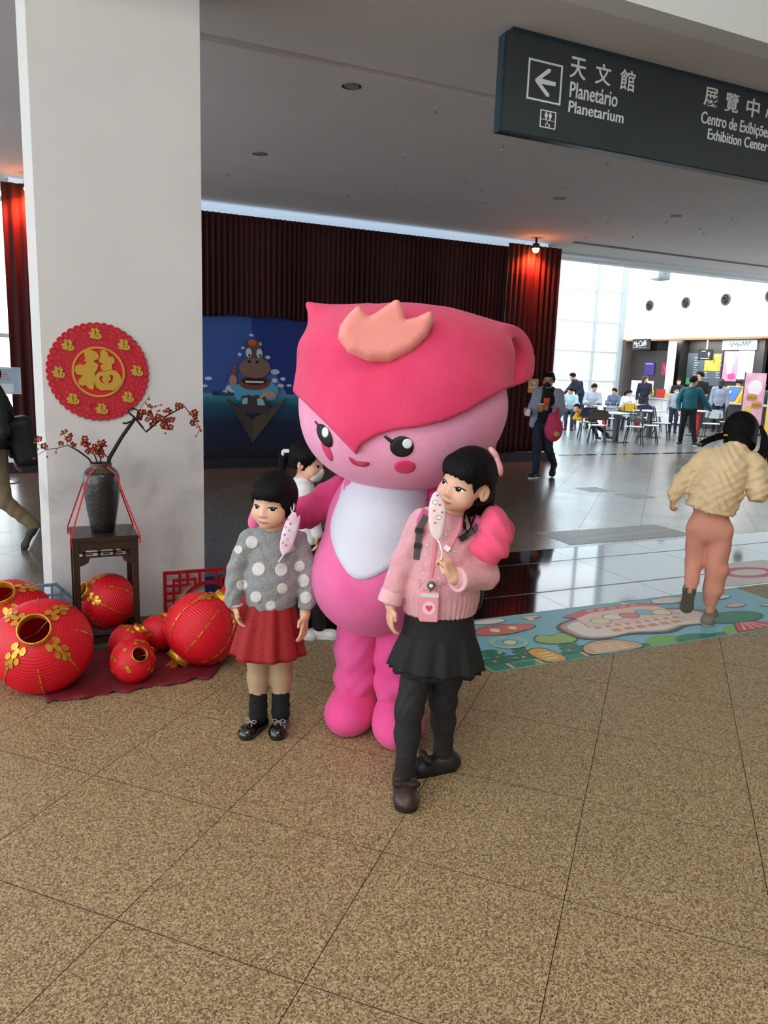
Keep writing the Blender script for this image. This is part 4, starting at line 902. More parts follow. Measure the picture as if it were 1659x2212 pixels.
# ================================================================== THE TWO GIRLS AND THE COSTUMED FIGURE
# ---- girl in the grey spotted sweater
def girl_left():
    t = thing('person', 'small girl with black bowl-cut hair in a grey spotted sweater and red skirt', 'person', (0.911, 3.151, 0.0), -0.282)
    h = 0.232; M = rotM(-27, 3, 3); o = (0.020, 0.0, 0.958)
    s = S(); head_skin(s, o, M, h)
    s.cap((0.035, 0.015, 1.02), (0.028, 0.02, 0.90), 0.046, 0.050, 0.03)
    s.cap((0.02, 0.02, 0.58), (0.025, 0.02, 0.86), 0.085, 0.075, 0.04, sq=((0, 1, 0), 1.35))
    s.cap((-0.07, 0.02, 0.885), (0.12, 0.02, 0.885), 0.038, 0.038, 0.03)
    s.chain([(-0.075, 0.02, 0.88), (-0.128, 0.015, 0.755), (-0.138, -0.02, 0.60)], [0.034, 0.028, 0.023], 0.02)
    s.chain([(0.125, 0.02, 0.88), (0.172, 0.015, 0.745), (0.168, -0.03, 0.56)], [0.034, 0.028, 0.024], 0.02)
    hand_skin(s, (-0.139, -0.02, 0.61), (0.12, -0.05, -1), (1, 0.1, 0), 0.128, 1, (0.3, 0.5, 0.4), 0.4)
    hand_skin(s, (0.168, -0.03, 0.565), (-0.06, -0.25, -1), (-0.75, 0.5, 0), 0.138, -1, (0.12, 0.3, 0.35), 0.35)
    for x, x2 in ((-0.036, -0.03), (0.066, 0.06)):
        s.chain([(x2*0.9+0.002, 0.02, 0.55), (x, 0.012, 0.325), (x, 0.018, 0.25), (x, 0.015, 0.085)], [0.066, 0.046, 0.044, 0.031], 0.02)
        s.ell((x, 0.035, 0.235), (0.039, 0.042, 0.075), 0.03)
    s.build('body', 0.0046, MATS['skin_light'], t)
    # tights as a child layer
    q = S()
    for x, x2 in ((-0.036, -0.03), (0.066, 0.06)):
        q.chain([(x2*0.9+0.002, 0.02, 0.54), (x, 0.012, 0.325), (x, 0.018, 0.25), (x, 0.015, 0.13)], [0.069, 0.048, 0.0465, 0.036], 0.02)
        q.ell((x, 0.035, 0.235), (0.0415, 0.0445, 0.077), 0.03)
    q.build('tights', 0.007, mat('tights_beige', C8(176, 146, 116), 0.8, bump=0.1, bscale=400), t)
    for x in (-0.036, 0.066):
        q = S(); q.chain([(x, 0.015, 0.178), (x, 0.017, 0.11), (x, 0.012, 0.07)], [0.041, 0.040, 0.043], 0.01); q.plane((0, 0, 0.182), (0, 0, 1), 0.004); q.warp = lambda P: 0.0012*np.sin(P[..., 2]*150+6*np.sin(P[..., 0]*40))
        q.build('sock', 0.005, mat('sock_black', C8(10, 10, 11), 0.9, bump=0.2, bscale=300), t)
    patent = mat('patent_black', C8(12, 12, 13), 0.12, coat=0.6); rub = mat('rubber_black', C8(16, 16, 17), 0.6)
    for x, d in ((-0.036, (-0.50, -0.86)), (0.066, (-0.16, -0.98))):
        sh = shoe(t, 'shoe', (x+0.01*d[0], 0.0, 0.0), d, 0.175, patent, rub)
        dd = V3(d[0], d[1], 0); dd /= np.linalg.norm(dd); pz = V3(x, 0, 0.0)+dd*0.062+V3(0, 0, 0.066); a = np.cross(dd, V3(0, 0, 1)); bw = MB()
        for sg_ in (-1, 1):
            bw.tube([pz, pz+a*sg_*0.016+V3(0, 0, 0.010), pz+a*sg_*0.030+V3(0, 0, 0.006), pz+a*sg_*0.022+dd*0.004-V3(0, 0, 0.004), pz], 0.0028, 6)
            bw.tube([pz, pz+a*sg_*0.012+dd*0.012-V3(0, 0, 0.006), pz+a*sg_*0.016+dd*0.024-V3(0, 0, 0.010)], 0.0025, 6)
        bw.build('bow', mat('silver_glitter', C8(190, 188, 184), 0.25, 0.8, bump=0.6, bscale=900), sh)
    sk = skirt(t, 'skirt', (0.015, 0.012), 0.615, 0.096, 0.362, 0.160, mat('skirt_red', C8(150, 18, 24), 0.75, bump=0.05, bscale=500), 8, 0.013, 0.80, (-0.010, 0.0), hemwave=0.003)
    rn = random.Random(4); bead = mesh('bead', *(lambda m_: (m_.v, m_.f))(MB().lathe([(0.001, -0.003), (0.003, 0), (0.001, 0.003)], 6)))
    dg = sk.data.vertices
    for k in range(34):
        i = rn.randrange(132*3, 132*14); c = dg[i].co
        if c.y > 0.03: continue
        b = link('bead', bead, mat('bead_dark', C8(44, 26, 18), 0.3), sk); b.location = c+Vector((0, -0.001, 0))
    # sweater
    q = S()
    q.chain([(0.02, 0.018, 0.62), (0.02, 0.015, 0.70), (0.024, 0.02, 0.80), (0.025, 0.022, 0.875)], [0.116, 0.122, 0.104, 0.086], 0.03, sq=((0, 1, 0), 1.22))
    q.cap((-0.075, 0.022, 0.885), (0.125, 0.022, 0.885), 0.046, 0.046, 0.05)
    q.cap((-0.080, 0.022, 0.882), (-0.136, 0.010, 0.755), 0.048, 0.042, 0.014); q.cap((-0.136, 0.010, 0.755), (-0.148, -0.022, 0.625), 0.042, 0.037, 0.003)
    q.cap((0.130, 0.022, 0.882), (0.180, 0.010, 0.745), 0.048, 0.044, 0.014); q.cap((0.180, 0.010, 0.745), (0.176, -0.032, 0.590), 0.044, 0.040, 0.003)
    q.torus((0.03, 0.012, 0.930), 0.056, 0.013, 0.012, ey=0.9, rot=rotM(0, 0, 8))
    q.ell((0.03, 0.0, 0.962), (0.047, 0.044, 0.03), 0.004, 's')
    q.plane((0.02, 0, 0.584), (0.02, 0.03, -1), 0.022)
    wr = wrinkle(0.0028, 60, 22, 0.4); q.warp = wr
    fleece = mat('fleece_grey', C8(132, 134, 137), 0.95, col2=C8(160, 160, 160), nscale=120, ncontrast=0.3, bump=0.8, bscale=260, sheen=0.3)
    sw = q.build('sweater', 0.0055, fleece, t)
    wool = mat('fleece_white', C8(226, 222, 218), 0.95, bump=0.8, bscale=240, sheen=0.2)
    E_ = (0, -3.28, 1.65)
    for (a, b, r) in ((-0.066, 0.882, 0.027), (-0.037, 0.760, 0.029), (0.062, 0.757, 0.028), (0.068, 0.670, 0.024), (-0.048, 0.632, 0.026), (0.018, 0.592, 0.022), (-0.108, 0.688, 0.024), (-0.124, 0.848, 0.018), (0.142, 0.772, 0.024), (0.160, 0.706, 0.028), (0.172, 0.628, 0.027), (0.10, 0.86, 0.02)):
        patch('spot', q, ellip(a, b, r, r*1.08, 22), wool, sw, eye=E_, t0=2.7, t1=3.9, off=0.0018, rings=4, sink=0.006)
    c_ = S(); c_.torus((-0.140, -0.02, 0.606), 0.030, 0.007, 0.002, ey=1.0); c_.build('shirt_cuff', 0.005, mat('cuff_pink', C8(226, 176, 190), 0.8), t)
    face_parts(t, s, o, M, h, look=0.012, smile=0.25)
    hr = bob_hair(o, M, h, 0.545, 0.20, 0.26, 0.050, 0.016, 0.285, -0.06); hr.build('hair', 0.0045, MATS['hair_black'], t)
    # cheeks
    # face mask hanging from the ear
    mk = thing('face_mask', 'pale patterned child face mask hanging from the ear of the bowl-cut girl', 'face mask', (0.911, 3.151, 0.0), -0.282)
    q = S(); q.ell((0.090, -0.085, 0.940), (0.030, 0.010, 0.098), 0.0, rot=rotM(0, 14, 0)); q.ell((0.112, -0.075, 0.935), (0.012, 0.012, 0.088), 0.01, rot=rotM(0, 16, 0))
    fab = q.build('mask_fabric', 0.004, mat('mask_print', C8(236, 222, 232), 0.8, col2=C8(232, 196, 214), nscale=26, ncontrast=0.25), mk)
    E2 = (0, -3.28, 1.65); pk = mat('mask_pink', C8(216, 96, 140), 0.7); dk = mat('mask_ink', C8(70, 60, 74), 0.7)
    for k, (a, b) in enumerate(((0.088, 0.985), (0.10, 0.965), (0.078, 0.95), (0.095, 0.935), (0.075, 0.915), (0.088, 0.895), (0.068, 0.88), (0.082, 0.868))):
        patch('printed_motif', q, ellip(a, b, 0.006, 0.0055, 10), pk if k % 3 == 1 else dk, fab, eye=E2, t0=2.9, t1=3.5, off=0.0006, rings=1, sink=0.001, flat=True)
        if k % 3 != 1: patch('printed_motif', q, ellip(a, b, 0.0042, 0.004, 10), MATS['mask_print'], fab, eye=E2, t0=2.9, t1=3.5, off=0.0012, rings=1, sink=0.001, flat=True)
    MB().tube([(0.106, -0.03, 1.078), (0.098, -0.05, 1.066), (0.098, -0.065, 1.045), (0.104, -0.078, 1.028)], 0.002, 6).build('ear_loop', MATS['white_plain'], mk)
    MB().tube([(0.104, -0.078, 1.030), (0.110, -0.07, 1.046), (0.112, -0.045, 1.066)], 0.002, 6).build('ear_loop', MATS['white_plain'], mk)
    MB().tube([(0.072, -0.088, 0.852), (0.058, -0.098, 0.836), (0.046, -0.103, 0.818), (0.052, -0.102, 0.824), (0.070, -0.09, 0.848)], 0.002, 6).build('ear_loop', MATS['white_plain'], mk)
girl_left()
# ---- girl in the pink knitted sweater
def girl_right():
    t = thing('person', 'girl with long black hair in a pink knit sweater and black ruffled skirt', 'person', (1.378, 2.481, 0.0), -0.507)
    h = 0.236; M = rotM(-40, 15, -2); o = (0.080, 0.01, 1.136)
    s = S(); head_skin(s, o, M, h)
    s.cap((0.098, 0.03, 1.20), (0.055, 0.04, 1.085), 0.047, 0.052, 0.03)
    s.cap((0.03, 0.04, 0.68), (0.045, 0.04, 1.03), 0.092, 0.085, 0.04, sq=((0, 1, 0), 1.35))
    s.cap((-0.04, 0.04, 1.075), (0.14, 0.05, 1.06), 0.04, 0.04, 0.03)
    s.chain([(-0.045, 0.04, 1.07), (-0.115, 0.02, 0.915), (-0.158, -0.01, 0.745)], [0.036, 0.030, 0.023], 0.02)
    s.chain([(0.145, 0.05, 1.055), (0.195, 0.0, 0.875), (0.075, -0.125, 0.900)], [0.036, 0.032, 0.024], 0.02)
    hand_skin(s, (-0.160, -0.012, 0.755), (-0.02, -0.05, -1), (0.9, 0.4, 0), 0.140, 1, (0.2, 0.4, 0.45), 0.45)
    # right hand raised and closed on the mask string
    hand_skin(s, (0.070, -0.130, 0.902), (-0.35, -0.10, 0.93), (-0.75, 0.60, -0.1), 0.128, 1, (0.75, 1.25, 1.0), 0.9)
    L1 = [(-0.015, 0.035, 0.60), (-0.072, -0.03, 0.325), (-0.074, -0.06, 0.10)]; R1 = [(0.085, 0.05, 0.60), (0.062, 0.075, 0.325), (0.075, 0.12, 0.10)]
    for Lg in (L1, R1): s.chain(Lg, [0.07, 0.045, 0.03], 0.02)
    s.build('body', 0.0046, MATS['skin_light'], t)
    leg = S()
    for Lg in (L1, R1):
        a, b, c = map(V3, Lg); leg.chain([a, a*0.4+b*0.6, b, b*0.55+c*0.45+V3(0, 0.012, 0), c], [0.080, 0.060, 0.054, 0.050, 0.037], 0.025)
    leg.warp = lambda P: 0.0022*np.sin(P[..., 2]*85+8*np.sin(P[..., 0]*30))*np.exp(-((P[..., 2]-0.38)/0.10)**2)
    leg.build('leggings', 0.0065, mat('leggings_black', C8(30, 29, 30), 0.85, bump=0.05, bscale=500), t)
    for c in (L1[2], R1[2]):
        q = S(); q.cap((c[0], c[1], 0.145), (c[0], c[1], 0.06), 0.041, 0.043, 0.0); q.plane((0, 0, 0.148), (0, 0, 1), 0.004); q.build('sock', 0.006, mat('sock_brown', C8(30, 24, 22), 0.9), t)
    lea = mat('loafer_brown', C8(56, 38, 32), 0.4); leb = mat('loafer_black', C8(24, 23, 25), 0.45); rub = MATS['rubber_black']
    for c, d, m_, L_ in ((L1[2], (0.10, -1.0), lea, 0.235), (R1[2], (-0.92, -0.45), leb, 0.215)):
        sh = shoe(t, 'shoe', (c[0], c[1]-0.01, 0.0), d, L_, m_, rub, sole=0.030)
        dd = V3(d[0], d[1], 0); dd /= np.linalg.norm(dd); a = np.cross(dd, V3(0, 0, 1)); pz = V3(c[0], c[1]-0.01, 0)+dd*0.080+V3(0, 0, 0.074)
        b_ = S(); b_.ell(pz+a*0.026, (0.030, 0.017, 0.014), 0.008, rot=np.stack([a, dd, V3(0, 0, 1)], 1)).ell(pz-a*0.026, (0.030, 0.017, 0.014), 0.008, rot=np.stack([a, dd, V3(0, 0, 1)], 1)).ell(pz, (0.012, 0.014, 0.015), 0.004)
        b_.build('bow', 0.005, mat('bow_black', C8(22, 20, 20), 0.7), sh)
    q = S(); q.cap((0.03, 0.045, 0.62), (0.028, 0.045, 0.72), 0.148, 0.132, 0.0, sq=((0, 1, 0), 1.3)); q.plane((0, 0, 0.60), (0, 0, -1), 0.004); q.plane((0, 0, 0.735), (0, 0, 1), 0.004)
    bk = mat('skirt_black', C8(20, 19, 20), 0.85, bump=0.04, bscale=400)
    q.build('skirt_yoke', 0.007, bk, t)
    skirt(t, 'skirt_ruffle', (0.03, 0.045), 0.632, 0.142, 0.495, 0.190, bk, 11, 0.009, 0.80, (-0.005, 0.0), hemwave=0.003, seed=2)
    skirt(t, 'skirt_lining', (0.03, 0.045), 0.60, 0.140, 0.475, 0.180, mat('tulle_black', C8(18, 18, 19), 0.9), 13, 0.007, 0.80, (-0.005, 0.0), hemwave=0.003, seed=3)
    # sweater with ribbed hem and rolled cuffs
    q = S()
    q.chain([(0.028, 0.045, 0.73), (0.030, 0.045, 0.80), (0.036, 0.045, 0.93), (0.045, 0.045, 1.05)], [0.140, 0.146, 0.134, 0.098], 0.03, sq=((0, 1, 0), 1.3))
    q.cap((-0.045, 0.045, 1.070), (0.145, 0.05, 1.055), 0.050, 0.050, 0.05)
    q.chain([(-0.055, 0.045, 1.065), (-0.118, 0.022, 0.915), (-0.160, -0.008, 0.785)], [0.056, 0.048, 0.045], 0.018)
    q.chain([(0.155, 0.055, 1.050), (0.198, 0.002, 0.880)], [0.056, 0.052], 0.018); q.chain([(0.198, 0.002, 0.880), (0.105, -0.100, 0.890)], [0.052, 0.045], 0.012)
    q.torus((0.062, 0.035, 1.112), 0.058, 0.012, 0.012, ey=0.95, rot=rotM(0, 12, 8)); q.ell((0.075, 0.02, 1.150), (0.050, 0.047, 0.035), 0.004, 's')
    q.plane((0.02, 0, 0.712), (0.03, 0.0, -1), 0.006)
    def rib(P):
        an = np.arctan2((P[..., 1]-0.045)*1.3, P[..., 0]-0.03); f_ = 1/(1+np.exp((P[..., 2]-0.80)*120)); out = np.abs(P[..., 0]-0.03) < 0.17
        cable = 0.0022*np.sin(P[..., 2]*70+np.sin(P[..., 0]*90))*np.exp(-((P[..., 0]-0.035)/0.05)**2)*(P[..., 1] < 0)*(P[..., 2] > 0.82)
        return 0.0022*np.sin(an*44)*f_*out*(P[..., 1] > -0.2)+wrinkle(0.002, 45, 20, 1.1)(P)*(1-f_)+cable
    q.warp = rib
    knit = mat('knit_pink', C8(226, 164, 172), 0.9, col2=C8(216, 150, 160), nscale=40, bump=0.5, bscale=230, sheen=0.3)
    sw = q.build('sweater', 0.0052, knit, t)
    for c, ax in (((-0.162, -0.010, 0.775), (-0.25, -0.18, -1)), ((0.100, -0.105, 0.891), (-0.68, -0.73, 0.07))):
        c_ = S(); ax = V3(ax)/np.linalg.norm(ax); c_.cap(V3(c)-ax*0.022, V3(c)+ax*0.012, 0.046, 0.048, 0.0); c_.plane(V3(c)+ax*0.022, ax, 0.004); c_.plane(V3(c)-ax*0.032, -ax, 0.004)
        c_.build('cuff', 0.005, mat('knit_pink_pale', C8(232, 178, 184), 0.9, bump=0.4, bscale=230), sw)
    E_ = (0, -2.84, 1.65)
    pearl = mat('pearl', C8(240, 232, 230), 0.15); pm = mesh('pearl', *(lambda m_: (m_.v, m_.f))(MB().lathe([(0.001, -0.0035), (0.003, -0.002), (0.0035, 0), (0.003, 0.002), (0.001, 0.0035)], 8)), True)
    pts = np.array([(-0.02, 1.06), (0.05, 1.06), (-0.02, 1.03), (0.04, 1.035), (-0.03, 0.99), (0.06, 1.0), (-0.035, 0.95), (-0.03, 0.91), (-0.04, 0.875), (0.02, 0.86), (0.07, 0.93), (0.075, 0.97), (0.0, 0.83), (-0.04, 0.84)])
    W = np.stack([pts[:, 0], np.zeros(len(pts)), pts[:, 1]], 1); D = W-V3(E_); D /= np.linalg.norm(D, axis=1)[:, None]; O = np.repeat(V3(E_)[None], len(W), 0); T_ = q.hit(O, D, 2.2, 3.4)
    for p in O+D*T_[:, None]: b = link('pearl', pm, pearl, sw); b.location = p
    for (a, b) in ((-0.045, 0.845), (0.018, 0.835), (0.085, 0.905)):
        w_ = V3(a, 0, b); d_ = w_-V3(E_); d_ /= np.linalg.norm(d_); tt = q.hit(V3(E_)[None], d_[None], 2.2, 3.4)[0]; p = V3(E_)+d_*(tt-0.004)
        bw = MB()
        for sg_ in (-1, 1): bw.tube([p, p+V3(sg_*0.014, 0, 0.010), p+V3(sg_*0.020, 0, 0.0), p], 0.0022, 5).tube([p, p+V3(sg_*0.008, 0, -0.014), p+V3(sg_*0.012, 0, -0.024)], 0.002, 5)
        bw.build('knit_bow', MATS['knit_pink_pale'], sw)
    face_parts(t, s, o, M, h, look=-0.018, smile=0.45, brows=False)
    # long hair: fringe cap plus a mane falling behind the shoulder
    hr = bob_hair(o, M, h, 0.555, 0.16, 0.50, 0.045, 0.032, 0.30, -0.03)
    hr.at(o, M); hr.ell((0.45*h, -0.02*h, 0.40*h), (0.17*h, 0.17*h, 0.19*h), 0.02*h, 's'); hr.at((0, 0, 0), np.eye(3))
    hr.chain([(0.145, 0.095, 1.28), (0.158, 0.105, 1.19), (0.162, 0.095, 1.13), (0.165, 0.07, 1.085)], [0.080, 0.062, 0.052, 0.022], 0.03)
    hr.chain([(0.150, 0.085, 1.20), (0.135, 0.05, 1.13), (0.112, 0.01, 1.095)], [0.055, 0.034, 0.010], 0.02)
    hro = hr.build('hair', 0.0048, MATS['hair_black'], t)
    st_ = MB(); rn = random.Random(8)
    for k in range(6):
        x = 0.10+rn.uniform(-0.01, 0.07); y = rn.uniform(-0.03, 0.01); st_.tube([(x+0.02, y+0.04, 1.17), (x+rn.uniform(-.01, .01), y, 1.12), (x+rn.uniform(-.02, .01), y-0.03, 1.08), (x+rn.uniform(-.015, .025), y-0.045, 1.05)], [0.006, 0.0045, 0.003, 0.0008], 6)
    st_.build('loose_strands', MATS['hair_black'], hro)
    bw = S(); bw.ell((0.200, 0.0, 1.352), (0.014, 0.022, 0.030), 0.006, rot=rotM(0, -38, 0)).ell((0.222, -0.005, 1.300), (0.015, 0.024, 0.034), 0.006, rot=rotM(0, -14, 0)).ell((0.212, -0.008, 1.328), (0.013, 0.016, 0.013), 0.004); bw.build('hair_bow', 0.005, mat('bow_pink', C8(232, 162, 166), 0.5), t)
    # backpack with straps
    bp_ = thing('backpack', 'dark backpack with grey straps and black buckles worn over the pink sweater', 'backpack', (1.378, 2.481, 0.0), -0.507)
    q2 = S(); q2.box((0.085, 0.225, 0.84), (0.125, 0.075, 0.17), 0.05, rot=rotM(-8)); q2.build('bag', 0.009, mat('pack_dark', C8(34, 30, 38), 0.7), bp_)
    q2 = S(); q2.box((0.10, 0.30, 0.80), (0.10, 0.03, 0.07), 0.025); q2.build('pocket', 0.009, mat('pack_pocket', C8(52, 40, 60), 0.7), bp_)
    strap = mat('strap_grey', C8(74, 72, 68), 0.7); bukl = MATS['black_plain']
    def strap_on(name, poly, w_, m_, th=0.004, par=bp_, pull=0.002):
        P = np.array(densify(poly+poly[::-1][1:-1], 6)[:6*(len(poly)-1)]+[np.array(poly[-1], float)]); W = np.stack([P[:, 0], np.zeros(len(P)), P[:, 1]], 1); D = W-V3(E_); D /= np.linalg.norm(D, axis=1)[:, None]; O = np.repeat(V3(E_)[None], len(W), 0); T_ = q.hit(O, D, 2.2, 3.4)-pull; X = O+D*T_[:, None]
        v = []; f = []
        for i, x in enumerate(X):
            tn = X[min(i+1, len(X)-1)]-X[max(i-1, 0)]; sd = np.cross(tn, D[i]); sd /= np.linalg.norm(sd)+1e-9; sd *= w_
            v += [x-sd, x+sd, x+sd-D[i]*th, x-sd-D[i]*th]
        for i in range(len(X)-1):
            for k in range(4): f.append((i*4+k, i*4+(k+1) % 4, (i+1)*4+(k+1) % 4, (i+1)*4+k))
        f += [(3, 2, 1, 0), tuple(len(v)-4+k for k in range(4))]
        return MB().add(v, f).build(name, m_, par, fix=True), X
    strap_on('shoulder_strap', [(-0.035, 1.125), (-0.055, 1.09), (-0.062, 1.03)], 0.018, mat('strap_pink', C8(206, 92, 150), 0.7), 0.008)
    strap_on('webbing', [(-0.040, 1.105), (-0.060, 1.06), (-0.066, 1.00), (-0.070, 0.93)], 0.012, strap, 0.010)
    strap_on('buckle', [(-0.062, 1.055), (-0.065, 1.035)], 0.016, bukl, 0.016); strap_on('buckle', [(-0.066, 0.995), (-0.068, 0.975)], 0.014, bukl, 0.015)
    strap_on('shoulder_strap', [(0.135, 1.11), (0.160, 1.075), (0.165, 1.03)], 0.018, MATS['strap_pink'], 0.008)
    strap_on('webbing', [(0.160, 1.075), (0.130, 1.050), (0.112, 1.032)], 0.012, strap, 0.010); strap_on('buckle', [(0.116, 1.036), (0.092, 1.018)], 0.012, bukl, 0.014)
    # lanyard and card holder
    ln = thing('lanyard_badge', 'pink lanyard with round reel and pink card holder hanging on the pink sweater', 'card holder', (1.378, 2.481, 0.0), -0.507)
    pkl = mat('lanyard_pink', C8(228, 132, 146), 0.6)
    strap_on('strap', [(0.090, 1.105), (0.085, 1.06), (0.060, 1.00), (0.035, 0.97)], 0.008, pkl, 0.003, ln, 0.004); strap_on('strap', [(0.020, 1.09), (0.0, 1.03), (-0.005, 0.93), (-0.012, 0.862)], 0.006, pkl, 0.003, ln, 0.004)
    strap_on('clip', [(0.052, 0.990), (0.040, 0.974)], 0.012, MATS['white_plain'], 0.008, ln, 0.004)
    w_ = V3(-0.013, 0, 0.765); d_ = w_-V3(E_); d_ /= np.linalg.norm(d_); tt = q.hit(V3(E_)[None], d_[None], 2.2, 3.4)[0]; yb = (V3(E_)+d_*tt)[1]-0.020
    MB().bbox((-0.048, yb-0.008, 0.715), (0.024, yb+0.004, 0.835), 0.004).build('card_case', mat('card_pink', C8(232, 150, 164), 0.35, coat=0.4), ln)
    MB().box((-0.046, yb-0.0092, 0.812), (0.022, yb-0.008, 0.828)).build('card_band', mat('card_mint', C8(206, 212, 208), 0.5), ln)
    MB().prism(ellip(-0.012, 0.770, 0.024, 0.026, 20), (0, yb-0.0082, 0), (1, 0, 0), (0, 0, 1), (0, -0.0012, 0)).build('printed_disc', mat('card_pale', C8(240, 196, 204), 0.5), ln, fix=True)
    MB().prism([(-0.012, 0.756), (-0.026, 0.772), (-0.022, 0.782), (-0.014, 0.780), (-0.012, 0.776), (-0.010, 0.780), (-0.002, 0.782), (0.002, 0.772)], (0, yb-0.0096, 0), (1, 0, 0), (0, 0, 1), (0, -0.001, 0)).build('printed_heart', mat('card_heart', C8(212, 70, 110), 0.5), ln, fix=True)
    rl = MB().lathe([(0.016, 0.0), (0.0165, 0.006), (0.014, 0.009), (0.008, 0.0095)], 20); MB().add([(a-0.008, yb-c_, b+0.858) for a, b, c_ in rl.v], rl.f).build('reel', mat('reel_grey', C8(96, 86, 80), 0.4), ln, True, True)
    MB().prism(ellip(-0.008, 0.858, 0.007, 0.007, 14), (0, yb-0.0096, 0), (1, 0, 0), (0, 0, 1), (0, -0.001, 0)).build('reel_badge', MATS['white_plain'], ln, fix=True)
    MB().tube([(-0.008, yb-0.005, 0.842), (-0.010, yb-0.005, 0.828)], 0.002, 6).build('cord', bukl, ln)
    # face mask held in the hand
    mk = thing('face_mask', 'pale pink child face mask held by its string in front of the long-haired girl', 'face mask', (1.378, 2.481, 0.0), -0.507)
    q3 = S(); q3.ell((0.000, -0.125, 1.130), (0.031, 0.010, 0.090), 0.0, rot=rotM(0, -3, 0)); q3.ell((0.018, -0.118, 1.112), (0.013, 0.013, 0.070), 0.01, rot=rotM(0, 4, 0))
    fab = q3.build('mask_fabric', 0.004, mat('mask_print2', C8(238, 206, 204), 0.8, col2=C8(240, 220, 218), nscale=22, ncontrast=0.3), mk)
    for k, (a, b) in enumerate(((0.0, 1.185), (-0.008, 1.158), (0.010, 1.148), (-0.010, 1.125), (0.008, 1.10), (-0.004, 1.078), (0.020, 1.12))):
        big_ = 0.011 if k in (1, 4) else 0.0055
        patch('printed_motif', q3, ellip(a, b, big_, big_*0.8, 12), MATS['mask_ink'] if k in (1, 4) else MATS['mask_pink'], fab, eye=E_, t0=2.4, t1=3.2, off=0.0006, rings=1, sink=0.001, flat=True)
        if k in (1, 4): patch('printed_motif', q3, ellip(a, b, big_-0.0016, big_*0.8-0.0016, 12), MATS['white_plain'], fab, eye=E_, t0=2.4, t1=3.2, off=0.0012, rings=1, sink=0.001, flat=True)
    MB().tube([(0.004, -0.125, 1.045), (0.016, -0.135, 1.03), (0.026, -0.15, 1.00), (0.024, -0.155, 0.975)], 0.0028, 6).build('ear_loop', MATS['white_plain'], mk)
    MB().tube([(-0.004, -0.115, 1.215), (0.0, -0.10, 1.228), (0.008, -0.11, 1.215)], 0.002, 6).build('ear_loop', MATS['white_plain'], mk)
girl_right()
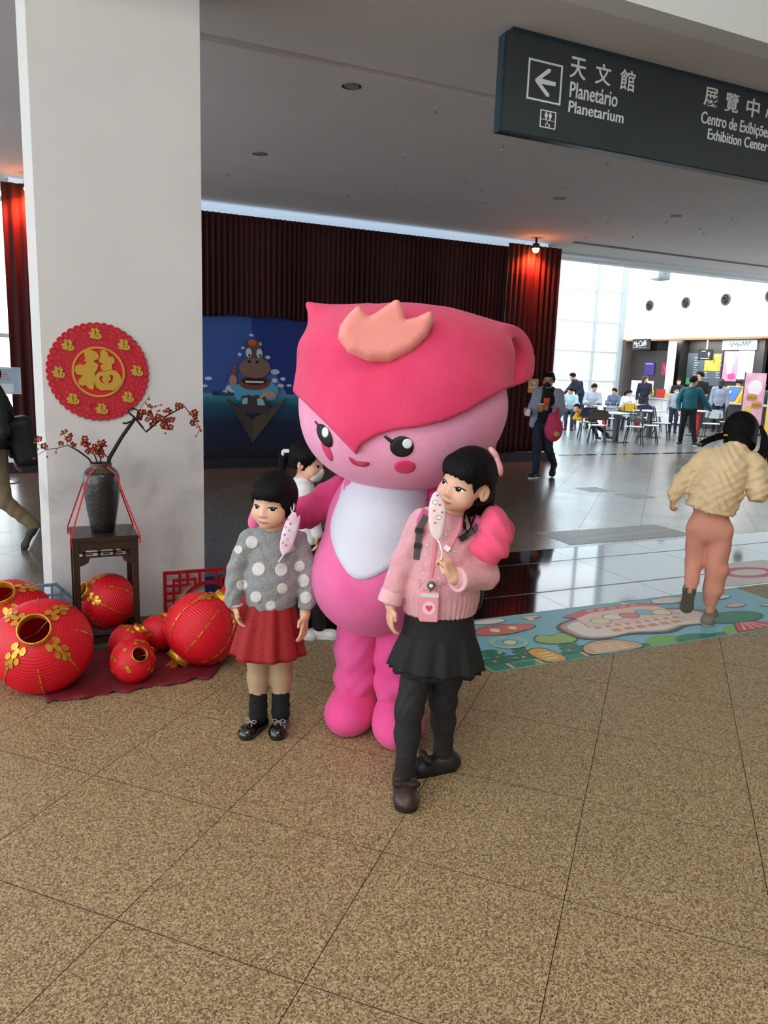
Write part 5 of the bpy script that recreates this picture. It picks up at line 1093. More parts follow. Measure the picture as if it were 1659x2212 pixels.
# ---- person in the pink plush costume
def plush_mat(name, c, c2, s=5):
    return mat(name, C8(*c), 0.9, col2=C8(*c2), nscale=s, ncontrast=0.45, bump=0.25, bscale=180, sheen=0.12)
def costume():
    t = thing('costumed_figure', 'tall pink plush costume with huge round head, hood and white belly between the two girls', 'costume', (1.41, 2.988, 0.0), -0.441)
    E_ = (0, -3.304, 1.65)
    hot = plush_mat('plush_hot', (216, 46, 94), (226, 66, 110)); pale = plush_mat('plush_pale', (234, 146, 184), (240, 164, 198)); body_m = plush_mat('plush_body', (224, 84, 146), (232, 116, 170), 4); white = plush_mat('plush_white', (214, 214, 226), (206, 208, 222), 3); peach = plush_mat('plush_peach', (242, 158, 142), (238, 142, 138)); deep = plush_mat('plush_deep', (222, 62, 136), (230, 92, 156), 4); arm_m = plush_mat('plush_arm', (208, 44, 104), (224, 70, 140), 5); mit = plush_mat('plush_mitten', (238, 62, 110), (240, 92, 130), 6)
    # trunk
    b = S()
    b.chain([(0.02, 0.03, 1.18), (-0.02, 0.02, 0.98), (-0.05, 0.01, 0.74)], [0.185, 0.235, 0.275], 0.05)
    b.ell((-0.05, 0.01, 0.72), (0.275, 0.26, 0.25), 0.05)
    tr = b.build('costume_trunk', 0.011, body_m, t)
    belly = spline([(-0.175, 1.175), (-0.215, 1.08), (-0.250, 0.97), (-0.243, 0.88), (-0.205, 0.79), (-0.150, 0.722), (-0.085, 0.712), (0.0, 0.755), (0.095, 0.83), (0.165, 0.93), (0.185, 1.05), (0.185, 1.175), (0.0, 1.19)], 4)
    patch('belly_panel', b, belly, white, tr, eye=E_, t0=2.6, t1=3.9, off=0.004, rings=8, sink=0.012)
    # legs with soft folds
    for x, y0, x2, y2 in ((-0.115, 0.03, -0.118, 0.03), (0.065, -0.02, 0.072, -0.05)):
        q = S(); q.chain([(x+0.01, y0, 0.52), (x, y0-0.01, 0.36), (x2, y2-0.01, 0.23), (x2+0.006, y2, 0.13)], [0.105, 0.100, 0.094, 0.086], 0.03)
        q.warp = lambda P: 0.0045*np.sin(P[..., 2]*34+26*P[..., 0]+3*np.sin(P[..., 0]*24+P[..., 1]*14))*np.clip((0.40-P[..., 2])*6, 0, 1)+0.002*np.sin(P[..., 2]*60-P[..., 0]*70)
        q.build('costume_leg', 0.008, deep, t)
    for x, y0, d in ((-0.125, 0.02, (-0.25, -1)), (0.085, -0.085, (-0.05, -1))):
        M = rotM(math.degrees(math.atan2(d[0], -d[1]))); q = S((x, y0, 0), M); q.ell((0, -0.045, 0.085), (0.118, 0.155, 0.105), 0.02).ell((0, 0.03, 0.12), (0.10, 0.10, 0.10), 0.05); q.plane((0, 0, 0.002), (0, 0, -1), 0.008)
        q.build('costume_foot', 0.009, hot if False else plush_mat('plush_foot', (226, 58, 132), (234, 84, 150), 5), t)
    # tail peeping out beside the leg
    q = S(); q.chain([(-0.10, 0.10, 0.40), (-0.19, 0.12, 0.345), (-0.205, 0.12, 0.33)], [0.05, 0.04, 0.03], 0.02); q.build('costume_tail', 0.008, deep, t)
    # arm reaching behind the small girl, mitten on her shoulder
    q = S(); q.chain([(-0.205, 0.12, 1.09), (-0.262, 0.15, 1.045), (-0.38, 0.22, 0.965), (-0.52, 0.23, 0.945)], [0.080, 0.082, 0.072, 0.060], 0.03); q.warp = wrinkle(0.004, 38, 18, 0.2)
    q.build('costume_arm', 0.008, arm_m, t)
    q = S(); q.ell((-0.565, 0.155, 0.965), (0.055, 0.085, 0.052), 0.02).ell((-0.600, 0.10, 0.945), (0.034, 0.05, 0.060), 0.03).ell((-0.555, 0.09, 0.955), (0.026, 0.04, 0.045), 0.015); q.warp = lambda P: 0.003*np.sin(P[..., 0]*110+P[..., 2]*40)
    q.build('costume_mitten', 0.006, mat('plush_mitten2', C8(238, 96, 158), 0.9, col2=C8(226, 70, 134), nscale=9, bump=0.2, bscale=180, sheen=0.35), t)
    # other arm passing behind the taller girl
    q = S(); q.chain([(0.17, 0.02, 1.12), (0.30, -0.08, 1.06), (0.42, -0.22, 1.04), (0.45, -0.34, 1.03)], [0.085, 0.08, 0.07, 0.06], 0.03); q.build('costume_arm', 0.009, arm_m, t)
    q = S(); q.ell((0.405, -0.47, 1.080), (0.056, 0.085, 0.070), 0.03).ell((0.400, -0.50, 1.015), (0.070, 0.065, 0.066), 0.03).ell((0.385, -0.52, 0.99), (0.064, 0.05, 0.050), 0.03).ell((0.425, -0.44, 1.04), (0.045, 0.10, 0.085), 0.03)
    q.warp = lambda P: 0.006*np.sin((P[..., 2]*0.95+P[..., 0]*0.30)*75+5*np.sin(P[..., 0]*14))*np.clip((P[..., 1]+0.40)*-8, 0, 1)
    q.build('costume_mitten', 0.006, mit, t)
    # head
    M = rotM(-24); hc = (0.045, 0.02, 1.50)
    q = S(hc, M); q.ell((0, 0, 0), (0.46, 0.40, 0.355), 0.0).ell((0, -0.06, -0.12), (0.37, 0.34, 0.225), 0.10); q.at((0, 0, 0), np.eye(3))
    hd = q.build('costume_head', 0.012, pale, t)
    # hood: flared cap with two ear corners and a pointed peak
    hs = S(hc, M); hs.ell((0, 0, 0.01), (0.487, 0.428, 0.382), 0.0).ell((0, -0.06, -0.12), (0.397, 0.368, 0.25), 0.10); hs.at((0, 0, 0), np.eye(3))
    hs.ell((0.06, 0.06, 1.725), (0.465, 0.36, 0.183), 0.10)
    hs.cap((-0.22, 0.06, 1.78), (-0.372, 0.08, 1.905), 0.15, 0.016, 0.07)
    ear = S(); ear.cap((0.22, 0.08, 1.725), (0.66, 0.12, 1.695), 0.175, 0.135, 0.0); ear.plane((0.535, 0.09, 1.70), (0.80, -0.60, 0.05), 0.014)
    ear.cap((0.36, 0.08, 1.70), (0.70, 0.06, 1.69), 0.08, 0.125, 0.015, 's')
    hs._add(ear.ev, V3(0.0, -0.15, 1.5), V3(0.72, 0.30, 1.92), 0.05, 'u')
    hs.cap((0.40, 0.08, 1.70), (0.70, 0.06, 1.69), 0.08, 0.122, 0.01, 's')
    # keep what lies above the curved brim that comes down to the peak
    bx = np.array([-0.80, -0.391, -0.27, -0.149, -0.125, -0.06, 0.013, 0.12, 0.232, 0.33, 0.406, 0.486, 0.8]); bz = np.array([1.84, 1.506, 1.395, 1.275, 1.318, 1.360, 1.386, 1.402, 1.432, 1.480, 1.530, 1.578, 1.70])
    def brim(P):
        sc_ = 3.304/(3.304+P[..., 1]); xs = P[..., 0]*sc_; zs = 1.65+(P[..., 2]-1.65)*sc_
        return (np.interp(xs, bx, bz)-zs)*0.72
    hs._add(brim, V3(-2, -2, 0), V3(2, 2, 3), 0.010, 'i')
    ho = hs.build('hood', 0.0095, hot, t)
    # puffy peach crown lying on the front slope of the hood
    cr = [(-0.237, 1.765), (-0.232, 1.815), (-0.20, 1.862), (-0.166, 1.895), (-0.150, 1.902), (-0.136, 1.885), (-0.112, 1.858), (-0.085, 1.872), (-0.035, 1.908), (-0.002, 1.931), (0.018, 1.928), (0.036, 1.895), (0.046, 1.852), (0.09, 1.862), (0.14, 1.888), (0.160, 1.884), (0.165, 1.845), (0.142, 1.785), (0.08, 1.72), (-0.01, 1.678), (-0.10, 1.676), (-0.19, 1.708)]
    eye = V3(E_)
    def ray_hit(x, z): d = V3(x, 0, z)-eye; d /= np.linalg.norm(d); return eye+d*hs.hit(eye[None], d[None], 2.5, 4.2, 200)[0]
    p0 = ray_hit(-0.04, 1.70); p1 = ray_hit(-0.02, 1.82); vv = p1-p0; vv = vv/np.linalg.norm(vv)*0.55+V3(0, 0, 1)*0.45; uv = V3(1, 0.10, 0); uv /= np.linalg.norm(uv); vv -= uv*(vv@uv); vv /= np.linalg.norm(vv); nv = np.cross(uv, vv)
    if nv[1] > 0: nv = -nv
    po = p0+nv*0.012; pol = []
    for x, z in cr:
        d = V3(x, 0, z)-eye; tt = ((po-eye)@nv)/(d@nv); q_ = eye+d*tt-po; pol.append((q_@uv, q_@vv))
    pol = np.array(pol)
    def crown(P):
        q_ = P-po; u = q_@uv; v = q_@vv; w_ = q_@nv; d2 = np.full(u.shape, 1e9); ins_ = np.zeros(u.shape, bool); n_ = len(pol)
        for i in range(n_):
            a_, b_ = pol[i], pol[(i+1) % n_]; e = b_-a_; tt = np.clip(((u-a_[0])*e[0]+(v-a_[1])*e[1])/(e@e), 0, 1); d2 = np.minimum(d2, (u-a_[0]-e[0]*tt)**2+(v-a_[1]-e[1]*tt)**2)
            c1 = (a_[1] > v) != (b_[1] > v); ins_ ^= c1 & (u < (b_[0]-a_[0])*(v-a_[1])/(b_[1]-a_[1]+1e-12)+a_[0])
        d = np.sqrt(d2)*np.where(ins_, -1, 1); r_ = 0.034; dd = np.maximum(d+r_, 0); return np.sqrt(dd**2+(w_*0.8)**2)-r_
    cs = S(); cs._add(crown, po-0.34, po+0.34, 0.0, 'u'); cs.build('crown_ornament', 0.007, peach, ho)
    # face appliqués
    blk = mat('felt_black', C8(12, 11, 12), 0.6); wht = mat('felt_white', C8(228, 232, 242), 0.6); chk = mat('felt_cheek', C8(222, 62, 110), 0.8); mou = mat('felt_mouth', C8(206, 36, 84), 0.8)
    def ap(name, pts, m_, off, par, rings=3): return patch(name, q, pts, m_, par, eye=E_, t0=2.6, t1=4.0, off=off, rings=rings, sink=0.008)
    e = ap('eye', ellip(0.052, 1.316, 0.052, 0.046, 28), blk, 0.006, hd); ap('eye_highlight', ellip(0.076, 1.330, 0.0215, 0.0215, 18), wht, 0.009, e); ap('eyelash', densify([(-0.022, 1.362), (-0.030, 1.356), (0.004, 1.328), (0.018, 1.340)], 3), blk, 0.006, e)
    e = ap('eye', [(x_*1.0, z_) for x_, z_ in [(-0.286+0.034*math.cos(a)*math.cos(0.28)-0.052*math.sin(a)*math.sin(-0.28)*-1, 1.352+0.052*math.sin(a)*math.cos(0.28)-0.034*math.cos(a)*math.sin(0.28)) for a in np.linspace(0, 2*PI, 28, endpoint=False)]], blk, 0.006, hd)
    ap('eye_highlight', ellip(-0.283, 1.366, 0.015, 0.023, 16), wht, 0.009, e); ap('eyelash', densify([(-0.332, 1.412), (-0.326, 1.414), (-0.306, 1.392), (-0.312, 1.384)], 3), blk, 0.006, e)
    ap('cheek_patch', ellip(0.068, 1.228, 0.047, 0.030, 24), chk, 0.005, hd); ap('cheek_patch', [(-0.274+0.022*math.cos(a)-0.014*math.sin(a), 1.286+0.042*math.sin(a)-0.016*math.cos(a)) for a in np.linspace(0, 2*PI, 24, endpoint=False)], chk, 0.005, hd)
    mo = ap('mouth', spline([(-0.178, 1.262), (-0.150, 1.246), (-0.095, 1.243), (-0.088, 1.232), (-0.105, 1.221), (-0.140, 1.224), (-0.166, 1.238)], 4), mou, 0.005, hd); ap('mouth_inside', spline([(-0.163, 1.248), (-0.135, 1.242), (-0.103, 1.238), (-0.108, 1.230), (-0.135, 1.231)], 4), mat('felt_mauve', C8(168, 84, 112), 0.8), 0.008, mo)
costume()
# ================================================================== OTHER PEOPLE
def lerp(a, b, t): return V3(a)+(V3(b)-V3(a))*t
def figure(label, loc, rotz, H, top, bottom, shoes=None, J=None, hM=None, hair='short', hairm='hair_black', mask=None, res=0.012, group=None, skin='skin_tan', kid=0.0, sit=False,
           toes=((-0.1, -1), (0.1, -1)), loose=1.0, hem=None, sleeve=1.0, shoe_tilt=(None, None), coat=None, fists=True, name='person', pants=True, hands=((0, -0.1, -1), (0, -0.1, -1)), palms=((1, 0, 0), (-1, 0, 0)), curl=(0.3, 0.5, 0.5), face=True):
    t = thing(name, label, 'person', loc, rotz, group); h = H*(0.135+0.035*kid); f = lambda x, y, z: V3(x*H, y*H, z*H)
    D = dict(head=f(0, 0, 1.0)-V3(0, 0, h*1.02), neck=f(0, 0.005, 0.835), chest=f(0, 0.01, 0.73), pel=f(0, 0.01, 0.54), shl=f(-0.105, 0.01, 0.80), shr=f(0.105, 0.01, 0.80), ell=f(-0.135, 0.02, 0.63), elr=f(0.135, 0.02, 0.63), wrl=f(-0.14, -0.02, 0.485), wrr=f(0.14, -0.02, 0.485),
             hil=f(-0.05, 0.01, 0.515), hir=f(0.05, 0.01, 0.515), knl=f(-0.055, -0.005, 0.285), knr=f(0.055, -0.005, 0.285), anl=f(-0.055, 0.01, 0.05), anr=f(0.055, 0.01, 0.05))
    if sit:
        dz = 0.555-0.515*H
        for k in ('head', 'neck', 'chest', 'pel', 'shl', 'shr', 'ell', 'elr', 'wrl', 'wrr', 'hil', 'hir'): D[k] = D[k]+V3(0, 0, dz)
        for k, s_ in (('l', -1), ('r', 1)): D['kn'+k] = V3(s_*0.06*H, -0.24*H, 0.545); D['an'+k] = V3(s_*0.06*H, -0.25*H, 0.06); D['el'+k] = D['sh'+k]+f(s_*0.03, -0.06, -0.16); D['wr'+k] = D['el'+k]+f(-s_*0.06, -0.13, 0.02)
    for k, v in (J or {}).items(): D[k] = V3(v)
    M = rotM(*(hM or (0, 0, 0))); o = D['head']
    s = S(); head_skin(s, o, M, h); s.cap(o+M@V3(0, 0.06*h, 0.25*h), D['neck'], 0.030*H, 0.033*H, 0.02)
    s.cap(D['neck'], D['chest'], 0.04*H, 0.05*H, 0.03); s.cap(D['chest'], D['pel'], 0.05*H, 0.05*H, 0.03)
    for k in 'lr':
        s.cap(D['neck']-V3(0, 0, 0.02*H), D['sh'+k], 0.02*H, 0.022*H, 0.02); s.chain([D['sh'+k], D['el'+k], D['wr'+k]], [0.024*H, 0.021*H, 0.016*H], 0.01); s.chain([D['pel'], D['hi'+k], D['kn'+k], D['an'+k]], [0.04*H, 0.04*H, 0.028*H, 0.021*H], 0.02)
    L = 0.108*H*(1-0.08*kid)
    for i, k in enumerate('lr'): hand_skin(s, D['wr'+k], hands[i], palms[i], L, 1 if i == 0 else -1, curl, 0.5, rf=max(0.05*L, res*0.62))
    s.build('body', res*0.75, MATS[skin], t)
    # clothes
    q = S(); lo = loose; pb = D['pel'] if hem is None else lerp(D['chest'], D['pel'], hem)
    q.chain([D['neck']-V3(0, 0, 0.035*H), D['chest'], lerp(D['chest'], pb, 0.6), pb], [0.070*H, 0.090*H*lo, 0.086*H*lo, 0.088*H*lo], 0.04, sq=(M0(D)[1], 1.28)); ud = pb-D['chest']; ud = ud/np.linalg.norm(ud); q.plane(pb+ud*0.012*H, ud, 0.01); q.cap(D['shl'], D['shr'], 0.038*H*lo, 0.038*H*lo, 0.05)
    for k in 'lr':
        e, w_ = D['el'+k], D['wr'+k]
        if sleeve >= 1: q.chain([D['sh'+k], e, lerp(e, w_, 0.93)], [0.042*H*lo, 0.036*H*lo, 0.027*H*lo], 0.012)
        else: q.cap(D['sh'+k], lerp(D['sh'+k], e, 0.75), 0.042*H*lo, 0.04*H*lo, 0.012)
    q.warp = wrinkle(0.0022*H, 30, 14, H*3); tp = q.build('top', res, top, t)
    if pants:
        b = S(); b.cap(D['hil'], D['hir'], 0.062*H, 0.062*H, 0.04)
        for k in 'lr': b.chain([D['hi'+k], D['kn'+k], lerp(D['kn'+k], D['an'+k], 0.92)], [0.056*H, 0.041*H, 0.033*H], 0.02)
        b.warp = wrinkle(0.002*H, 34, 12, H); b.build('trousers', res, bottom, t)
    hairf = {'short': (0.68, 0.30, 0.48, 0.035, 0.012, 0.30, 0.0), 'long': (0.62, 0.12, 0.30, 0.045, 0.015, 0.27, -0.05), 'tail': (0.64, 0.26, 0.48, 0.04, 0.012, 0.30, 0.0), 'cap': (0.60, 0.30, 0.5, 0.05, 0.0, 0.30, 0.0)}[hair]
    hr = bob_hair(o, M, h, *hairf); hr.at(o, M)
    if hair == 'short': hr.ell((0, -0.02*h, 0.93*h), (0.30*h, 0.36*h, 0.12*h), 0.05*h)
    if hair == 'long': hr.chain([(0, 0.22*h, 0.5*h), (0, 0.30*h, 0.0), (0, 0.28*h, -0.42*h)], [0.36*h, 0.30*h, 0.16*h], 0.06*h)
    if hair == 'tail': hr.chain([(0, 0.46*h, 0.62*h), (0, 0.66*h, 0.50*h), (0, 0.66*h, 0.15*h), (0, 0.56*h, -0.1*h)], [0.10*h, 0.13*h, 0.11*h, 0.04*h], 0.03*h)
    hr.at((0, 0, 0), np.eye(3)); hr.build('hair', res*0.75, MATS[hairm], t)
    if face: face_parts(t, s, o, M, h, brows=False, mouth=mask is None)
    if mask is not None:
        mq = S(o, M); mq.ell((0, -0.25*h, 0.195*h), (0.275*h, 0.185*h, 0.205*h), 0.02).ell((0, -0.40*h, 0.27*h), (0.09*h, 0.06*h, 0.10*h), 0.06*h); mq.plane((0, -0.12*h, 0), (0, 1, 0), 0.004); mk = mq.build('face_mask', res*0.6, mask, t)
        for x in (-1, 1): MB().tube([tuple(o+M@V3(x*0.235*h, -0.15*h, 0.30*h)), tuple(o+M@V3(x*0.36*h, 0.02*h, 0.45*h))], 0.0022, 5).build('ear_loop', MATS['white_plain'], mk)
    for i, k in enumerate('lr'):
        a = D['an'+k]; tl = shoe_tilt[i]; shoe(t, 'shoe', (a[0], a[1], max(0.0, a[2]-0.05*H)), toes[i], 0.148*H, shoes or MATS['black_plain'], MATS['white_plain'] if shoes is not None and 'white' in shoes.name else MATS['black_plain'], tilt=tl, sole=0.024)
    return t, D, q, o, M, h
def M0(D):
    r = D['shr']-D['shl']; u = D['neck']-D['pel']; n = np.cross(r, u); n /= np.linalg.norm(n); return r, n
den = mat('denim_dark', C8(34, 42, 62), 0.85); blk = mat('cloth_black', C8(18, 18, 20), 0.85); tee = mat('tee_black', C8(16, 17, 20), 0.85); hood_blue = mat('hoodie_grey', C8(150, 158, 178), 0.9, bump=0.1, bscale=200)
snk = mat('sneaker_black_white', C8(20, 20, 22), 0.6)
# ---- running girl in the quilted jacket, seen from behind
def runner():
    t = thing('person', 'girl in beige quilted jacket and salmon trousers running away over the floor mat', 'person', (4.126, 3.569, 0.0), -0.858)
    h = 0.245; M = rotM(168, 10, 30); o = (0.082, 0.24, 1.195)
    s = S(); head_skin(s, o, M, h); s.cap((0.09, 0.25, 1.28), (0.06, 0.19, 1.18), 0.042, 0.045, 0.03)
    s.cap((-0.05, 0.0, 0.70), (0.03, 0.11, 1.08), 0.09, 0.085, 0.04, sq=((0, 1, 0), 1.3)); s.cap((-0.09, 0.10, 1.14), (0.15, 0.11, 1.12), 0.04, 0.04, 0.03)
    s.chain([(-0.11, 0.10, 1.13), (-0.262, 0.04, 0.955), (-0.292, -0.02, 0.845)], [0.036, 0.03, 0.024], 0.02); s.chain([(0.165, 0.11, 1.12), (0.225, 0.06, 0.925), (0.22, 0.22, 1.0)], [0.036, 0.03, 0.024], 0.02)
    hand_skin(s, (-0.293, -0.02, 0.845), (-0.05, -0.1, -1), (0.8, 0.6, 0), 0.125, -1, (0.9, 1.3, 1.0), 0.9); hand_skin(s, (0.22, 0.22, 1.0), (-0.1, 0.3, 1), (-1, 0, 0), 0.125, -1, (0.7, 1.0, 0.8), 0.7)
    Ll = [(-0.115, 0.0, 0.66), (-0.118, 0.03, 0.425), (-0.125, -0.10, 0.255)]; Lr = [(0.015, 0.0, 0.66), (0.025, 0.0, 0.40), (0.012, 0.02, 0.10)]
    for Lg in (Ll, Lr): s.chain(Lg, [0.07, 0.045, 0.03], 0.02)
    s.build('body', 0.0065, MATS['skin_tan'], t)
    b = S(); b.cap((-0.100, 0.0, 0.66), (0.005, 0.0, 0.66), 0.086, 0.086, 0.05, sq=((0, 1, 0), 1.05)); b.cap((-0.05, 0, 0.68), (-0.055, 0.01, 0.80), 0.115, 0.11, 0.05, sq=((0, 1, 0), 1.2))
    b.chain([Ll[0], Ll[1], lerp(Ll[1], Ll[2], 0.92)], [0.080, 0.060, 0.042], 0.02); b.chain([Lr[0], Lr[1], (0.016, 0.01, 0.26), (0.013, 0.018, 0.165)], [0.082, 0.070, 0.064, 0.046], 0.02)
    b.warp = wrinkle(0.0035, 26, 12, 2.0); b.build('trousers', 0.008, mat('sweatpants_salmon', C8(222, 156, 134), 0.9, col2=C8(212, 142, 122), nscale=6), t)
    q = S()
    q.chain([(-0.055, 0.0, 0.835), (-0.035, 0.03, 0.93), (0.0, 0.08, 1.05), (0.03, 0.115, 1.12)], [0.158, 0.160, 0.150, 0.12], 0.04, sq=((0, 1, 0), 1.2)); q.cap((-0.10, 0.105, 1.135), (0.155, 0.12, 1.12), 0.062, 0.062, 0.06)
    q.chain([(-0.125, 0.10, 1.12), (-0.255, 0.045, 0.965), (-0.285, -0.005, 0.89)], [0.070, 0.062, 0.052], 0.02); q.chain([(0.170, 0.11, 1.11), (0.215, 0.06, 0.935)], [0.075, 0.068], 0.02); q.chain([(0.215, 0.06, 0.935), (0.215, 0.2, 0.985)], [0.068, 0.05], 0.02)
    q.plane((-0.06, 0, 0.795), (-0.17, 0.0, -1), 0.010); q.torus((0.055, 0.15, 1.205), 0.062, 0.018, 0.02, rot=rotM(0, 10, -30))
    def quilt(P):
        x, z = P[..., 0], P[..., 2]; return 0.0075*(np.abs(np.sin((x*0.8+z)*42+2.5*np.sin(x*16)))-0.6)+0.005*(np.abs(np.sin((z-x*0.9)*42+2.0*np.sin(z*13)))-0.6)+0.004*np.sin(z*46+6*np.sin(x*22))*np.clip(1.1-z, 0, 1)*3
    q.warp = quilt
    jk = q.build('jacket', 0.0065, mat('jacket_beige', C8(228, 202, 160), 0.5, col2=C8(218, 190, 146), nscale=6, bump=0.1, bscale=120), t)
    c_ = S(); c_.cap((-0.283, 0.0, 0.905), (-0.293, -0.018, 0.858), 0.040, 0.036, 0.0); c_.build('cuff', 0.006, mat('cuff_beige', C8(218, 190, 148), 0.8), jk)
    hm = S(); hm.chain([(-0.205, 0.02, 0.838), (-0.14, -0.10, 0.82), (-0.04, -0.128, 0.80), (0.05, -0.09, 0.79), (0.09, 0.02, 0.785)], [0.014]*5, 0.004); hm.build('hem', 0.006, MATS['cuff_beige'], jk)
    hr = bob_hair(o, M, h, 0.60, -0.02, 0.05, 0.085, 0.01, 0.28, -0.12); hr.at(o, M); hr.ell((0, 0.32*h, 0.04*h), (0.34*h, 0.24*h, 0.30*h), 0.08*h); hr.at((0, 0, 0), np.eye(3)); hr.build('hair', 0.006, MATS['hair_black'], t)
    pl = MB(); rn = random.Random(6)
    for k in range(30):
        a, b_ = rn.uniform(-1, 1), rn.uniform(-1, 1)
        pl.tube([(-0.01, 0.20, 1.285+b_*0.012), (-0.07, 0.17, 1.27+b_*0.018), (-0.13, 0.15, 1.245+b_*0.022-abs(a)*0.01), (-0.165+a*0.02, 0.14, 1.215+b_*0.025)], [0.010, 0.009, 0.006, 0.001], 6)
    pl.build('pigtail', MATS['hair_black'], t)
    pl = MB()
    for k in range(34):
        a, b_ = rn.uniform(-1, 1), rn.uniform(-1, 1)
        pl.tube([(0.185, 0.22, 1.36), (0.215+a*0.012, 0.20, 1.30), (0.225+a*0.025, 0.17, 1.22), (0.21+a*0.05, 0.14+b_*0.02, 1.12+b_*0.04)], [0.010, 0.009, 0.006, 0.001], 6)
    pl.build('pigtail', MATS['hair_black'], t)
    MB().lathe([(0.018, -0.006), (0.022, 0), (0.018, 0.006)], 12, (-0.015, 0.19, 1.285)).build('hair_tie', mat('tie_yellow', C8(214, 150, 40), 0.5), t, True)
    grey = mat('sneaker_grey', C8(124, 116, 104), 0.7); so_ = mat('sole_cream', C8(196, 188, 170), 0.6)
    shoe(t, 'shoe', (0.012, 0.02, 0.012), (0.12, 1), 0.215, grey, so_, tilt=rotM(0, 0, 8))
    shoe(t, 'shoe', (-0.128, -0.115, 0.215), (-0.15, 1), 0.205, grey, mat('sole_dark_brown', C8(88, 80, 68), 0.7), tilt=rotM(0, -6, -72))  # raised shoe, given a darker brown sole than the standing one
runner()
# ---- girl with white mask behind the costumed figure
def behind():
    H = 1.20
    t, D, q, o, M, h = figure('girl in white turtleneck and white face mask standing behind the plush arm', (1.475, 4.203, 0.0), -0.338, H, mat('turtleneck_white', C8(226, 226, 228), 0.85), blk, MATS['white_plain'],
        J=dict(head=(-0.03, 0, 0.985), neck=(-0.045, 0.02, 0.975), chest=(-0.035, 0.02, 0.85), pel=(-0.02, 0.02, 0.62), shl=(-0.075, 0.10, 0.93), shr=(-0.035, -0.09, 0.93), elr=(0.02, -0.12, 0.78), wrr=(0.045, -0.13, 0.685), ell=(-0.05, 0.14, 0.78), wrl=(0.0, 0.15, 0.66)), hM=(72, 2, 6), hair='tail', mask=mat('mask_white', C8(226, 228, 234), 0.8), res=0.007, kid=1.6, skin='skin_light', toes=((1, -0.2), (1, -0.1)), face=True)
    MB().bbox((-0.165, -0.03, 1.145), (-0.125, 0.01, 1.165), 0.004).bbox((-0.172, -0.035, 1.13), (-0.155, -0.005, 1.16), 0.004).build('hair_clip', MATS['white_plain'], t)
behind()
